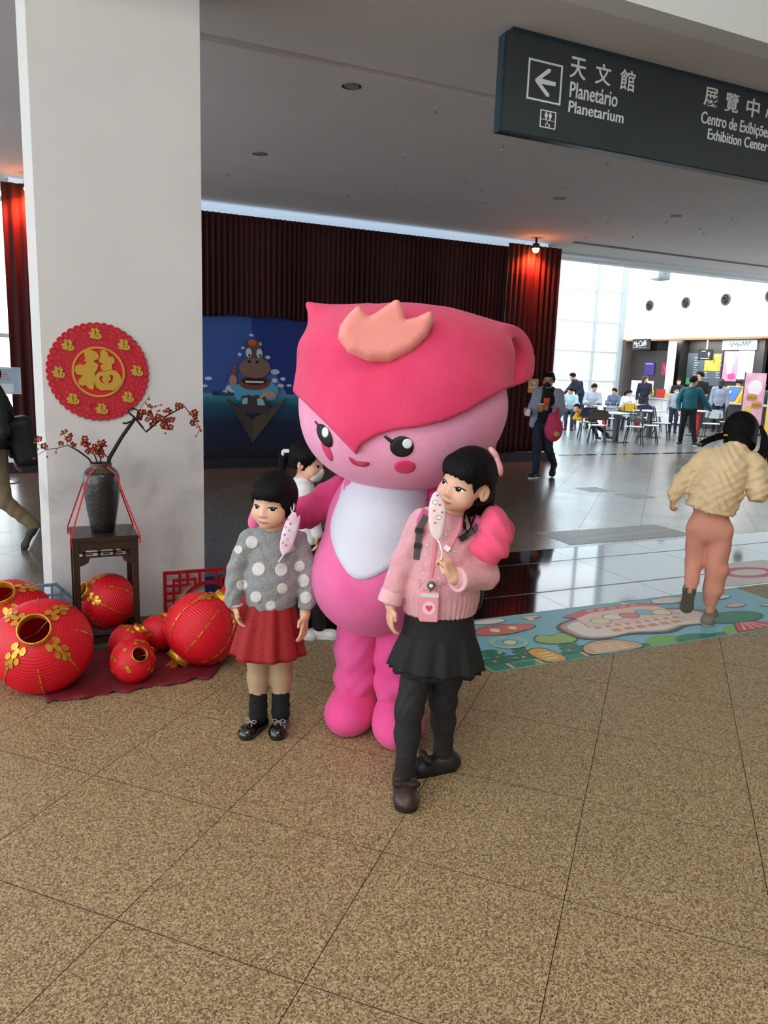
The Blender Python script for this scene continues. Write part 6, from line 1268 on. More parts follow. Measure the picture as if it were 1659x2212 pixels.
# ---- masked man with cup and pink bag
def cup_man():
    t, D, q, o, M, h = figure('man in black face mask and glasses, grey open hoodie, walking with a coffee cup', (7.384, 9.96, 0.0), -0.638, 1.70, tee, den, snk,
        J=dict(head=(0.03, -0.02, 1.445), neck=(0.035, 0.02, 1.42), chest=(0.045, 0.02, 1.22), pel=(-0.01, 0.02, 0.88), shl=(-0.12, 0.02, 1.35), shr=(0.205, 0.02, 1.34), ell=(-0.19, 0.06, 1.08), wrl=(-0.235, -0.10, 1.03), elr=(0.26, 0.0, 1.08), wrr=(0.06, -0.17, 1.10), hil=(-0.075, 0.02, 0.84), hir=(0.065, 0.02, 0.84), knl=(-0.07, -0.06, 0.45), anl=(-0.06, -0.04, 0.085), knr=(0.115, 0.06, 0.45), anr=(0.21, 0.26, 0.23)), hM=(-12, 4, 2), hair='short', mask=mat('mask_black', C8(22, 26, 36), 0.8), res=0.011, toes=((-0.55, -0.84), (0.1, -1)), shoe_tilt=(None, rotM(0, 15, 55)), hands=((-0.6, -0.5, 0.3), (-0.8, -0.3, 0.35)), palms=((0.3, -0.8, 0.3), (-0.3, 0.8, 0.3)), curl=(0.5, 0.8, 0.6))
    hd = S()
    for x, a, e, w_ in ((-1, 'shl', 'ell', 'wrl'), (1, 'shr', 'elr', 'wrr')):
        hd.chain([D[a], D[e], lerp(D[e], D[w_], 0.72)], [0.085, 0.072, 0.058], 0.02)
        hd.chain([V3(0.045+x*0.10, 0.02, 1.36), V3(0.045+x*0.145, 0.0, 1.15), V3(0.02+x*0.165, 0.02, 0.86)], [0.075, 0.082, 0.080], 0.05)
    hd.cap((-0.04, 0.11, 1.30), (0.0, 0.10, 0.86), 0.15, 0.16, 0.05, sq=((0, 1, 0), 1.8)); hd.ell((0.04, 0.12, 1.40), (0.13, 0.07, 0.07), 0.04); hd.warp = wrinkle(0.005, 22, 10, 1.0)
    hd.build('hoodie', 0.011, hood_blue, t)
    MB().box((-0.02, -0.14, 1.16), (0.07, -0.125, 1.28)).build('shirt_print', mat('print_orange', C8(206, 88, 44), 0.7), t)
    g = MB()
    for x in (-1, 1):
        c = V3(x*0.16*h, -0.46*h, 0.46*h); g.tube([tuple(o+M@(c+V3(0.14*h*math.cos(a), 0, 0.12*h*math.sin(a)))) for a in np.linspace(0, 2*PI, 16)], 0.0025, 5, False); g.tube([tuple(o+M@(c+V3(x*0.14*h, 0, 0.02*h))), tuple(o+M@V3(x*0.37*h, 0.02*h, 0.48*h))], 0.0025, 5)
    g.build('glasses', MATS['black_plain'], t)
    cu = thing('coffee_cup', 'brown paper coffee cup with white lid in the hand of the masked man', 'cup', (7.384, 9.96, 0.0), -0.638)
    MB().lathe([(0.032, 1.06), (0.043, 1.175)], 18, (-0.05, -0.235, 0)).build('paper_cup', mat('cup_brown', C8(190, 128, 60), 0.6), cu, True); MB().lathe([(0.046, 1.175), (0.046, 1.188), (0.038, 1.196)], 18, (-0.05, -0.235, 0)).build('lid', MATS['white_plain'], cu, True)
    sn = tag(MB().bbox((-0.30, -0.21, 0.99), (-0.21, -0.15, 1.10), 0.012).build('snack_bag', MATS['white_plain']), 'small white paper snack bag held out by the masked man', 'paper bag'); sn.location = (7.384, 9.96, 0); sn.rotation_euler = (0, 0, -0.638)
    pb = thing('pink_backpack', 'small pink child backpack hanging from the arm of the masked man', 'backpack', (7.384, 9.96, 0.0), -0.638)
    k_ = S(); k_.ell((0.165, -0.13, 0.80), (0.145, 0.085, 0.20), 0.03).ell((0.15, -0.13, 0.98), (0.09, 0.06, 0.10), 0.05); k_.build('bag', 0.012, mat('bag_pink', C8(206, 52, 96), 0.7), pb)
    for x in (0.10, 0.20): e_ = S(); e_.ell((x, -0.13, 1.09), (0.035, 0.03, 0.05), 0.0); e_.build('bag_ear', 0.010, MATS['bag_pink'], pb)
    e_ = S(); e_.ell((0.215, -0.205, 0.73), (0.05, 0.03, 0.045), 0.0); e_.build('bag_patch', 0.009, mat('patch_yellow', C8(206, 170, 90), 0.7), pb)
    MB().tube([(0.12, -0.12, 1.06), (0.10, -0.10, 1.12), (0.17, -0.08, 1.13), (0.19, -0.12, 1.05)], 0.010, 6).build('strap', mat('strap_dark', C8(60, 40, 60), 0.7), pb)
cup_man()
# ---- man walking off behind the column
def left_man():
    t, D, q, o, M, h = figure('man in black jacket and khaki trousers walking past behind the white column', (-0.305, 7.166, 0.0), 0.043, 1.62, mat('jacket_black', C8(24, 26, 28), 0.7), mat('khaki', C8(128, 112, 84), 0.85), snk,
        J=dict(head=(-0.02, 0, 1.36), neck=(0.02, 0, 1.36), chest=(0.03, 0, 1.16), pel=(0.0, 0, 0.86), shl=(0.03, 0.18, 1.29), shr=(0.03, -0.17, 1.28), elr=(0.06, -0.24, 1.03), wrr=(-0.05, -0.26, 0.85), ell=(0.10, 0.24, 1.02), wrl=(0.16, 0.24, 0.78), hil=(0.0, 0.08, 0.83), hir=(0.0, -0.08, 0.83), knl=(-0.13, 0.08, 0.46), anl=(-0.10, 0.08, 0.085), knr=(0.05, -0.08, 0.43), anr=(0.285, -0.08, 0.19)), hM=(-90, 0, 4), hair='short', res=0.012, toes=((-1, 0), (-1, 0)), shoe_tilt=(None, rotM(0, -62, 0)), loose=1.15, hem=0.9)
    bp_ = thing('black_backpack', 'black backpack on the back of the man walking behind the white column', 'backpack', (-0.305, 7.166, 0.0), 0.043)
    k_ = S(); k_.box((0.225, 0.0, 0.93), (0.115, 0.15, 0.21), 0.07, rot=rotM(0, -14, 0)).box((0.31, 0.0, 0.84), (0.06, 0.12, 0.11), 0.04, 0.03); k_.build('bag', 0.012, mat('nylon_black', C8(14, 14, 15), 0.6), bp_)
    MB().tube([(0.16, -0.11, 1.15), (0.06, -0.16, 1.27), (-0.05, -0.16, 1.16), (0.02, -0.15, 0.98), (0.15, -0.12, 0.90)], 0.016, 6).build('strap', MATS['nylon_black'], bp_)
    MB().bbox((-0.03, -0.19, 0.985), (0.02, -0.175, 1.015), 0.004).build('buckle', MATS['steel'], bp_)
left_man()
# ================================================================== FOOD COURT
mat('frame_black', C8(22, 22, 26), 0.4); mat('seat_white', C8(206, 206, 202), 0.45); mat('chair_navy', C8(36, 36, 72), 0.5); mat('chair_purple', C8(74, 60, 120), 0.5); mat('chair_brown', C8(70, 62, 52), 0.5); mat('chair_yellow', C8(206, 160, 40), 0.5); mat('chair_grey', C8(104, 116, 128), 0.5); mat('chair_pale', C8(186, 196, 204), 0.5)
def cafe_chair(label, loc, rotz, back, slats=False, group='metal frame chairs in the food court'):
    t = thing('cafe_chair', label, 'chair', (loc[0], loc[1], 0), rotz, group)
    MB().prism(spline([(-0.19, -0.20), (0.19, -0.20), (0.21, 0.05), (0.14, 0.20), (-0.14, 0.20), (-0.21, 0.05)], 3), (0, 0, 0.445), (1, 0, 0), (0, 1, 0), (0, 0, 0.018)).build('seat', MATS['seat_white'], t, fix=True)
    for sx in (-1, 1):
        MB().tube([(sx*0.15, -0.15, 0.445), (sx*0.21, -0.23, 0.0)], 0.014, 6).build('leg', MATS['frame_black'], t)
        MB().tube([(sx*0.21, 0.28, 0.0), (sx*0.16, 0.15, 0.445), (sx*0.155, 0.20, 0.70), (sx*0.12, 0.235, 0.85)], 0.014, 6).build('leg', MATS['frame_black'], t)
    MB().tube([(-0.16, -0.16, 0.44), (-0.17, 0.16, 0.44), (0.17, 0.16, 0.44), (0.16, -0.16, 0.44), (-0.16, -0.16, 0.44)], 0.008, 6).build('seat_frame', MATS['frame_black'], t)
    if slats:
        for k in range(6): MB().bbox((-0.17, 0.185+k*0.008, 0.58+k*0.042), (0.17, 0.20+k*0.008, 0.61+k*0.042), 0.004).build('back_slat', back, t)
    else: MB().prism(spline([(-0.20, 0.60), (0.20, 0.60), (0.22, 0.70), (0.18, 0.82), (-0.18, 0.82), (-0.22, 0.70)], 3), (0, 0.20, 0), (1, 0, 0), (0, 0.0, 1), (0, 0.02, 0)).build('backrest', back, t, fix=True)
    MB().tube([(-0.06, 0.225, 0.82), (-0.055, 0.24, 0.885), (0.055, 0.24, 0.885), (0.06, 0.225, 0.82)], 0.008, 6).build('handle', MATS['frame_black'], t)
    return t
def cafe_table(label, loc, post='frame_black', r=0.36):
    t = thing('cafe_table', label, 'table', (loc[0], loc[1], 0), 0.2, 'pedestal tables in the food court')
    MB().bbox((-r, -r, 0.72), (r, r, 0.745), 0.008).build('table_top', MATS['seat_white'], t)
    MB().bbox((-0.055, -0.055, 0.02), (0.055, 0.055, 0.72), 0.006).build('post', MATS[post], t); MB().bbox((-0.24, -0.24, 0), (0.24, 0.24, 0.02), 0.004).build('foot_plate', MATS['frame_black'], t)
mat('post_red', C8(190, 36, 36), 0.5)
cafe_chair('brown-backed chair with round white seat nearest the masked man', (12.64, 14.85), 2.5, MATS['chair_brown'])
cafe_chair('grey slatted chair standing nearest the walkway', (13.41, 14.40), 2.5, MATS['chair_grey'], True)
cafe_chair('pale steel-backed chair beside the slatted chairs', (14.23, 14.78), 0.9, MATS['chair_pale'])
cafe_chair('grey slatted chair beside the man in the teal jacket', (15.45, 15.60), 0.6, MATS['chair_grey'], True)
cafe_chair('navy-backed chair beside the boy in the yellow sweater', (13.20, 15.90), 2.6, MATS['chair_navy'])
cafe_chair('white-backed chair the teal-jacketed man leans on', (17.10, 15.40), -1.0, MATS['chair_pale'])
cafe_chair('purple-backed chair next to the white-backed chair', (18.45, 16.05), 0.9, MATS['chair_purple'])
cafe_chair('pale slatted chair behind the brown-backed chair', (15.15, 17.23), 2.4, MATS['chair_pale'], True)
cafe_chair('mustard yellow chair by the girl in white', (16.80, 18.30), -0.6, MATS['chair_yellow'])
cafe_chair('purple chair standing close to the rear window', (18.3, 20.9), -0.8, MATS['chair_purple'])
cafe_chair('yellow chair beside the seated girl in pale blue', (14.9, 19.9), -0.9, MATS['chair_yellow'])
cafe_chair('navy chair behind the pedestal table in the middle', (16.77, 17.62), -0.6, MATS['chair_navy'])
cafe_chair('grey chair facing the white counter', (17.9, 18.4), 0.9, MATS['chair_grey'])
cafe_table('white square table on a black post beside the brown-backed chair', (13.50, 15.15))
cafe_table('white square table on a black post left of the teal-jacketed man', (15.75, 16.35))
cafe_table('white square table on a red post by the white-backed chair', (17.85, 16.6), 'post_red')
cafe_table('white square table in front of the boy in yellow', (12.35, 16.75))
cafe_table('white square table in front of the man in the grey hoodie', (16.05, 18.55), 'post_red')
cafe_table('white square table in front of the girl in the white top', (18.45, 19.75), 'post_red')
# chairs under the seated people
cafe_chair('grey slatted chair under the man in the grey hoodie', (16.35, 19.55), -0.70, MATS['chair_grey'], True)
cafe_chair('navy-backed chair under the girl in pale blue', (15.0, 18.95), -0.68, MATS['chair_navy'])
cafe_chair('brown-backed chair under the boy in the jersey', (17.84, 20.26), -0.72, MATS['chair_brown'])
cafe_chair('yellow-backed chair under the girl in the white top', (17.35, 19.05), -0.74, MATS['chair_yellow'])
# people
teal = mat('teal_jacket', C8(24, 92, 104), 0.8); yel = mat('sweater_yellow', C8(206, 150, 34), 0.85); hgrey = mat('hoodie_pale', C8(160, 168, 180), 0.9); wht_t = mat('shirt_white', C8(222, 222, 226), 0.85); navy = mat('navy_cloth', C8(28, 34, 52), 0.85); pblue = mat('shirt_paleblue', C8(160, 196, 206), 0.85); coatg = mat('coat_grey', C8(150, 162, 180), 0.85)
mw = MATS['mask_white']; R_ = 0.018
figure('man in dark teal jacket and black trousers walking between the tables', (14.94, 14.21, 0), -0.81, 1.72, teal, blk, snk, J=dict(shl=(-0.17, 0.02, 1.36), ell=(-0.27, 0.0, 1.12), wrl=(-0.24, -0.06, 0.88), shr=(0.19, 0.0, 1.37), elr=(0.35, 0.08, 1.12), wrr=(0.50, 0.12, 0.90), head=(0.04, -0.02, 1.49), hil=(-0.085, 0, 0.88), hir=(0.085, 0, 0.88), knl=(-0.12, 0.0, 0.48), anl=(-0.13, 0.05, 0.085), knr=(0.14, 0.0, 0.48), anr=(0.22, -0.05, 0.085)), hM=(130, 0, 0), res=R_, loose=1.15, toes=((-0.3, -1), (0.6, -0.8)))
figure('man in black shirt and white mask standing at the fast-food counter', (18.55, 17.35, 0), -0.83, 1.88, tee, blk, snk, J=dict(elr=(0.24, 0.0, 1.18), wrr=(0.05, -0.22, 1.16), ell=(-0.24, 0.0, 1.18), wrl=(-0.06, -0.22, 1.14)), hM=(-45, 0, 0), mask=mw, res=R_, sleeve=0.6, hands=((-0.9, -0.2, 0), (0.9, -0.2, 0)))
figure('woman with brown hair in a long pale grey coat at the counter', (20.2, 18.0, 0), -0.84, 1.70, coatg, blk, None, hM=(170, 0, 0), hair='long', hairm='hair_brown', res=R_, loose=1.2, hem=1.25)
figure('child in grey top and white mask behind the teal-jacketed man', (18.0, 17.7, 0), -0.8, 1.40, hgrey, den, None, hM=(30, 0, 0), mask=mw, res=R_, kid=0.6)
figure('man in dark hoodie with shoulder strap leaning over a table at the window', (17.1, 21.12, 0), -0.68, 1.78, navy, den, None, J=dict(head=(-0.26, -0.10, 1.48), neck=(-0.20, -0.04, 1.46), chest=(-0.10, 0.0, 1.26), pel=(0.03, 0.02, 0.95), shl=(-0.26, 0.02, 1.36), shr=(0.0, 0.0, 1.38), ell=(-0.42, -0.06, 1.14), wrl=(-0.56, -0.14, 0.96), elr=(0.06, 0.02, 1.12), wrr=(-0.10, -0.2, 1.0)), hM=(-70, 0, 18), res=R_)
figure('man in pale grey hoodie sitting at a table by the window', (16.35, 19.55, 0), -0.70, 1.76, hgrey, den, None, sit=True, hM=(25, 0, 22), res=R_, loose=1.15)
figure('girl in pale blue top sitting with her back half turned', (15.0, 18.95, 0), -0.68, 1.52, pblue, den, None, sit=True, hM=(-60, 0, 10), hair='tail', res=R_, kid=0.4)
figure('boy in mustard yellow sweater lying across two chairs', (13.00, 16.05, 0), -0.67, 1.35, yel, blk, None, J=dict(head=(-0.06, -0.20, 0.70), neck=(0.0, -0.08, 0.74), chest=(0.10, -0.02, 0.66), pel=(0.32, 0.0, 0.60), shl=(0.02, -0.16, 0.70), shr=(0.02, 0.14, 0.70), ell=(-0.10, -0.22, 0.54), wrl=(0.06, -0.28, 0.52), elr=(-0.06, 0.22, 0.56), wrr=(0.08, 0.2, 0.52), hil=(0.32, -0.06, 0.58), hir=(0.32, 0.07, 0.58), knl=(0.40, -0.12, 0.32), anl=(0.52, -0.05, 0.09), knr=(0.52, 0.10, 0.34), anr=(0.80, 0.12, 0.11)), hM=(-15, 0, 0), res=R_, kid=0.7, toes=((0.5, -0.8), (0.9, -0.3)))
figure('boy in white and navy jersey sitting at the rear table', (17.84, 20.26, 0), -0.72, 1.45, mat('jersey', C8(90, 110, 140), 0.85), den, None, sit=True, hM=(-35, 0, 8), res=R_, kid=0.4)
figure('girl in white top with ponytail sitting by the yellow chair', (17.35, 19.05, 0), -0.74, 1.45, wht_t, den, None, sit=True, hM=(55, 0, 10), hair='tail', mask=mw, res=R_, kid=0.5)
figure('woman with long hair in dark jacket ordering at the cafe end of the counter', (20.55, 21.75, 0), -0.76, 1.72, navy, mat('skirt_dark', C8(44, 42, 48), 0.85), None, J=dict(wrr=(0.22, -0.24, 1.05), elr=(0.22, 0.0, 1.10)), hM=(60, 0, 0), hair='long', hairm='hair_brown', mask=mw, res=R_)
figure('crew member in yellow shirt behind the order point', (22.1, 18.95, 0), -0.85, 1.66, mat('crew_yellow', C8(226, 178, 36), 0.8), blk, None, hM=(-20, 0, 12), mask=mat('mask_blue', C8(150, 190, 210), 0.8), res=R_)
figure('crew member in grey cap beside the crew member in yellow', (22.55, 18.35, 0), -0.85, 1.62, mat('crew_grey', C8(70, 76, 84), 0.8), blk, None, hM=(30, 0, 10), hair='cap', hairm='crew_grey', res=R_)
figure('barista in black standing behind the drinks on the counter', (22.35, 21.9, 0), -0.80, 1.66, tee, blk, None, hM=(10, 0, 0), mask=mw, res=R_)
# counters and menu boards
mat('soffit_orange', C8(214, 150, 90), 0.5); mat('counter_top', C8(186, 206, 208), 0.25); mat('counter_front', C8(228, 228, 226), 0.5); mat('counter_dark', C8(40, 40, 44), 0.5)
ct = thing('service_counter', 'long white service counter with pale glass top running under the menu boards', 'counter', (21.0, 16.4, 0))
MB().bbox((-0.06, -0.05, 0.87), (0.66, 6.9, 0.92), 0.008).build('counter_top', MATS['counter_top'], ct)
for k in range(7): MB().bbox((0.0, k*0.98, 0.06), (0.6, k*0.98+0.965, 0.87), 0.006).build('counter_unit', MATS['counter_front' if k > 3 else 'counter_dark'], ct)
MB().box((0.05, 0.0, 0.0), (0.55, 6.86, 0.06)).build('kickplate', MATS['counter_dark'], ct)
ca = thing('cafe_fascia', 'dark cafe fascia with white script lettering over the end of the counter', 'sign', (22.1, 23.4, 2.72))
MB().bbox((0, 0, 0), (0.09, 0.92, 0.42), 0.006).build('fascia_box', mat('fascia_brown', C8(44, 34, 32), 0.5), ca)
me = fit_mesh(text_mesh('cafe_text', 'McCafé', 0.2, 0.004, 0.004), 0, 0.70, 0, 0.22, 0)
for v in me.vertices: x, y, z = v.co; v.co = (-0.004+y, 0.82-x-z*0.0, z+0.10+0.06*(x/0.7))
link('lettering', me, MATS['white_plain'], ca)
MB().box((-0.005, 0.10, 0.085), (0.0, 0.80, 0.10)).build('underline', MATS['white_plain'], ca)
mat('wall_brown', C8(70, 62, 58), 0.6)
struct('wall_cafe', MB().box((22.6, 22.6, 0), (22.75, 24.8, 2.70)), 'wall_brown')
def flat(name, label, cat, X, y0, y1, z0_, z1, m, th=0.04, glow=0.0):
    t = thing(name, label, cat, (X, y0, z0_)); MB().bbox((0, 0, 0), (th, y1-y0, z1-z0_), 0.004).build('panel', m, t); return t
def disc_on(t, name, cy, cz, ry, rz, m, dx=-0.003): MB().prism(ellip(cy, cz, ry, rz, 20), (dx, 0, 0), (0, 1, 0), (0, 0, 1), (-0.003, 0, 0)).build(name, m, t, fix=True)
def rect_on(t, name, y0, y1, z0_, z1, m, dx=-0.003): MB().box((dx-0.003, y0, z0_), (dx, y1, z1)).build(name, m, t)
def lit(name, c, s=0.35): return mat(name, C8(*c), 0.4, emit=C8(*c), estr=s)
p_ = flat('purple_poster', 'purple poster on the dark cafe wall', 'poster', 22.55, 23.45, 24.0, 1.75, 2.25, mat('poster_purple', C8(74, 52, 140), 0.5)); rect_on(p_, 'print_line', 0.08, 0.48, 0.42, 0.45, MATS['white_plain'])
p_ = flat('crimson_poster', 'crimson poster on the brown cafe wall', 'poster', 22.55, 22.7, 23.05, 1.75, 2.24, mat('poster_crimson', C8(176, 30, 74), 0.5)); MB().tube([(-0.004, 0.12, 0.12), (-0.004, 0.24, 0.36)], 0.008, 5).build('print_stroke', MATS['gold_foil'], p_)
struct('trim_6', MB().bbox((22.25, 22.28, 0.92), (22.45, 22.52, 3.12), 0.006), 'white_plain')
tag(MB().bbox((23.0, 22.62, 0.0), (23.7, 23.9, 3.1), 0.01).build('kitchen_partition', MATS['black_panel']), 'tall black partition behind the counter left of the menu boards', 'partition')
struct('wall_menu', MB().box((23.445, 19.2, 0), (23.6, 22.61, 3.12)), 'dark_panel')
struct('trim_7', MB().box((XW-0.02, 12.0, BZ-0.06), (XW+0.32, 24.79, BZ-0.001)), 'soffit_orange')
mn = flat('menu_board', 'grey menu board with small printed price columns and a yellow panel', 'menu board', 23.4, 20.95, 22.6, 1.42, 2.63, lit('menu_grey', (70, 82, 92), 0.25))
rn = random.Random(9)
for col in range(3):
    for k in range(9):
        if col == 1 and k > 4: continue
        y0 = 1.30-col*0.55; rect_on(mn, 'print_line', y0-rn.uniform(0.10, 0.22), y0, 0.30+k*0.09, 0.325+k*0.09, mat('print_pale', C8(170, 180, 186), 0.5, emit=C8(170, 180, 186), estr=0.2))
rect_on(mn, 'yellow_panel', 0.05, 0.78, 0.56, 1.17, lit('menu_yellow', (232, 200, 66), 0.4)); disc_on(mn, 'printed_cup', 0.35, 0.95, 0.06, 0.12, mat('print_ochre', C8(160, 110, 50), 0.5), -0.007); disc_on(mn, 'printed_cup', 0.52, 0.97, 0.05, 0.10, MATS['print_ochre'], -0.007)
rect_on(mn, 'green_panel', 1.0, 1.62, 0.02, 0.26, lit('menu_green', (60, 150, 100), 0.3))
pk = flat('drink_poster', 'tall pink poster of a milkshake beside the menu board', 'poster', 23.4, 20.24, 20.86, 1.62, 2.70, lit('poster_pink', (226, 120, 160), 0.4)); disc_on(pk, 'printed_foam', 0.32, 0.74, 0.20, 0.17, lit('print_white', (236, 230, 228), 0.3), -0.005); MB().prism([(0.16, 0.70), (0.48, 0.70), (0.42, 0.26), (0.22, 0.26)], (-0.004, 0, 0), (0, 1, 0), (0, 0, 1), (-0.003, 0, 0)).build('printed_cup', lit('print_shake', (216, 170, 160), 0.3), pk, fix=True)
disc_on(pk, 'printed_splash', 0.2, 0.18, 0.17, 0.12, lit('print_hot', (206, 60, 110), 0.3))
wp = flat('coffee_poster', 'tall white poster of a coffee cup beside the pink poster', 'poster', 23.4, 19.58, 20.22, 1.70, 2.72, lit('poster_cream', (222, 220, 212), 0.4)); disc_on(wp, 'printed_cup', 0.36, 0.30, 0.20, 0.22, lit('print_latte', (206, 176, 156), 0.3)); disc_on(wp, 'printed_saucer', 0.14, 0.55, 0.10, 0.10, lit('print_grey', (160, 164, 166), 0.3))
lg_ = thing('wall_lettering', 'metal script lettering on the pale wall above the posters', 'sign', (23.38, 19.5, 2.74)); MB().bbox((0, 0, 0), (0.06, 1.5, 0.36), 0.005).build('panel', mat('panel_blue', C8(130, 160, 172), 0.5), lg_)
sq_ = [(-0.012, 1.15-0.045*k, 0.18+0.09*math.sin(k*2.1)*(1 if k % 5 else 0.2)+0.003*k) for k in range(21)]
MB().tube(sq_, 0.012, 6).build('lettering', MATS['grey_panel'], lg_)
sc_ = flat('menu_screen', 'bright menu screen hanging at the far right of the counter', 'screen', 22.0, 17.0, 17.75, 2.45, 3.05, lit('screen_pale', (210, 224, 232), 0.6)); disc_on(sc_, 'printed_meal', 0.35, 0.2, 0.2, 0.1, lit('print_meal', (206, 130, 90), 0.4))
mo_ = thing('hanging_monitor', 'black monitor hung from the kitchen ceiling showing an ice cream cone', 'screen', (22.55, 20.65, 2.35)); MB().bbox((0, 0, 0), (0.10, 0.66, 0.38), 0.01).build('casing', MATS['black_plain'], mo_); rect_on(mo_, 'screen_image', 0.03, 0.63, 0.03, 0.35, lit('screen_dark', (40, 50, 60), 0.3), -0.001); rect_on(mo_, 'price_tag', 0.30, 0.50, 0.30, 0.34, lit('tag_lime', (180, 206, 60), 0.5), -0.005); rect_on(mo_, 'caption_bar', 0.12, 0.52, 0.05, 0.075, lit('tag_white', (210, 214, 218), 0.4), -0.005)
MB().prism([(0.10, 0.20), (0.20, 0.20), (0.15, 0.09)], (-0.005, 0, 0), (0, 1, 0), (0, 0, 1), (-0.003, 0, 0)).build('printed_cone', lit('print_cone', (216, 180, 80), 0.5), mo_, fix=True); disc_on(mo_, 'printed_ice', 0.15, 0.235, 0.05, 0.05, MATS['print_white'], -0.006)
MB().tube([(0.05, 0.33, 0.38), (0.05, 0.33, 0.778)], 0.03, 8).build('pole', MATS['alu'], mo_)
bn = thing('banner_stand', 'tall pink roll-up banner with burgers standing beside the counter', 'banner', (20.25, 16.75, 0), -0.86)
MB().bbox((-0.30, -0.03, 0.06), (0.28, 0.0, 1.90), 0.004).build('banner_panel', mat('banner_pink', C8(226, 140, 176), 0.5, col2=C8(236, 196, 206), nscale=5), bn); MB().bbox((-0.33, -0.10, 0), (0.31, 0.08, 0.06), 0.01).build('base', MATS['dark_panel'], bn); MB().box((-0.33, -0.03, 0.06), (-0.30, 0.02, 1.92)).build('side_rail', mat('rail_purple', C8(70, 58, 110), 0.5), bn)
def on_bn(name, pts, c, dy): MB().prism(pts, (0, -0.031-dy, 0), (1, 0, 0), (0, 0, 1), (0, -0.003, 0)).build(name, mat('bn_%d_%d_%d' % c, C8(*c), 0.5), bn, fix=True)
on_bn('printed_splash', ellip(0.0, 1.45, 0.2, 0.24, 20), (240, 226, 228), 0.0)
for x, z in ((-0.06, 1.15), (0.10, 0.92)): on_bn('printed_bun', ellip(x, z+0.06, 0.15, 0.06, 18), (206, 140, 80), 0.004); on_bn('printed_filling', ellip(x, z, 0.16, 0.03, 18), (120, 150, 60), 0.004); on_bn('printed_bun', ellip(x, z-0.05, 0.15, 0.04, 18), (196, 128, 72), 0.004)
on_bn('printed_fruit', ellip(-0.13, 0.78, 0.11, 0.11, 16), (220, 190, 70), 0.004)
tag(MB().bbox((20.35, 16.0, 0), (20.75, 16.35, 1.35), 0.02).build('yellow_cabinet', mat('cabinet_yellow', C8(226, 190, 70), 0.5)), 'tall yellow cabinet behind the pink banner', 'cabinet')
kp = thing('order_point', 'yellow sloping order display with blue sign on the counter', 'display', (21.05, 18.05, 0.92)); MB().prism([(0.0, 0.0), (0.55, 0.0), (0.55, 0.55), (0.35, 0.55)], (0, 0, 0), (1, 0, 0), (0, 0, 1), (0, 0.75, 0)).build('display_body', mat('order_yellow', C8(240, 170, 30), 0.45), kp, fix=True)
MB().prism([(0.02, 0.07), (0.31, 0.52), (0.305, 0.525), (0.012, 0.072)], (0, 0.12, 0), (1, 0, 0), (0, 0, 1), (0, 0.5, 0)).build('blue_sign', mat('order_blue', C8(40, 100, 180), 0.45), kp, fix=True)
MB().prism([(0.06, 0.17), (0.2, 0.385), (0.194, 0.389), (0.054, 0.174)], (0, 0.42, 0), (1, 0, 0), (0, 0, 1), (0, 0.13, 0)).build('printed_card', MATS['white_plain'], kp, fix=True)
# counter clutter
dc = thing('drinks_display', 'glass display case with drinks on the cafe end of the counter', 'display case', (21.1, 22.0, 0.92)); MB().bbox((0, 0.0, 0), (0.45, 1.1, 0.04), 0.004).build('case_base', MATS['steel'], dc); MB().bbox((0.0, 0.35, 0.04), (0.45, 1.08, 0.60), 0.01).build('white_case', MATS['white_plain'], dc)
for k in range(3): MB().lathe([(0.045, 0.04), (0.05, 0.22), (0.03, 0.27), (0.03, 0.3)], 12, (0.15, 0.06+k*0.12, 0)).build('juice_bottle', mat('juice_yellow', C8(220, 190, 60), 0.3), dc, True)
tag(MB().bbox((21.1, 21.45, 0.92), (21.3, 21.75, 1.24), 0.01).build('red_leaflet_box', mat('box_red', C8(206, 50, 48), 0.5)), 'red and white leaflet box on the counter', 'box')
tag(MB().bbox((21.1, 20.85, 0.92), (21.4, 21.3, 1.10), 0.01).build('wooden_crate', mat('crate_tan', C8(206, 160, 100), 0.6)), 'small tan wooden crate on the counter', 'crate')
tag(MB().bbox((21.15, 19.05, 0.92), (21.35, 19.2, 1.22), 0.01).build('napkin_dispenser', MATS['white_plain']), 'white napkin dispenser on the counter beside the order display', 'dispenser')
# jet nozzles in the white wall
for k, y in enumerate((23.65, 21.81, 20.0, 18.2)):
    t = thing('air_nozzle', 'round dark jet nozzle set high in the white wall', 'air vent', (XW, y, 4.42), 0, 'jet nozzles in the white wall')
    v = MB().lathe([(0.20, 0.0), (0.20, 0.03), (0.15, 0.05), (0.14, 0.02)], 24, cap0=False, cap1=False); MB().add([(-c, a, b) for a, b, c in v.v], v.f).build('nozzle_ring', MATS['grey_panel'], t, True, True)
    v = MB().lathe([(0.145, 0.005), (0.12, 0.06), (0.07, 0.09), (0.06, 0.05)], 24); MB().add([(-c, a, b) for a, b, c in v.v], v.f).build('nozzle_cone', MATS['dark_panel'], t, True, True)
for y in (17.6, 19.1, 22.9):
    t = thing('kitchen_downlight', 'bright round downlight in the kitchen ceiling', 'downlight', (22.9, y, BZ), 0, 'lit downlights above the counter'); MB().lathe([(0.11, -0.03), (0.11, 0.0)], 18).build('lens', mat('lens_glow', C8(255, 250, 240), 0.4, emit=(1, 0.96, 0.9, 1), estr=6), t)
area_light('kitchen_lamps', (22.9, 20.0, BZ-0.03), (0.5, 6.0), 200, (1.0, 0.95, 0.88), (0, 0, 0))
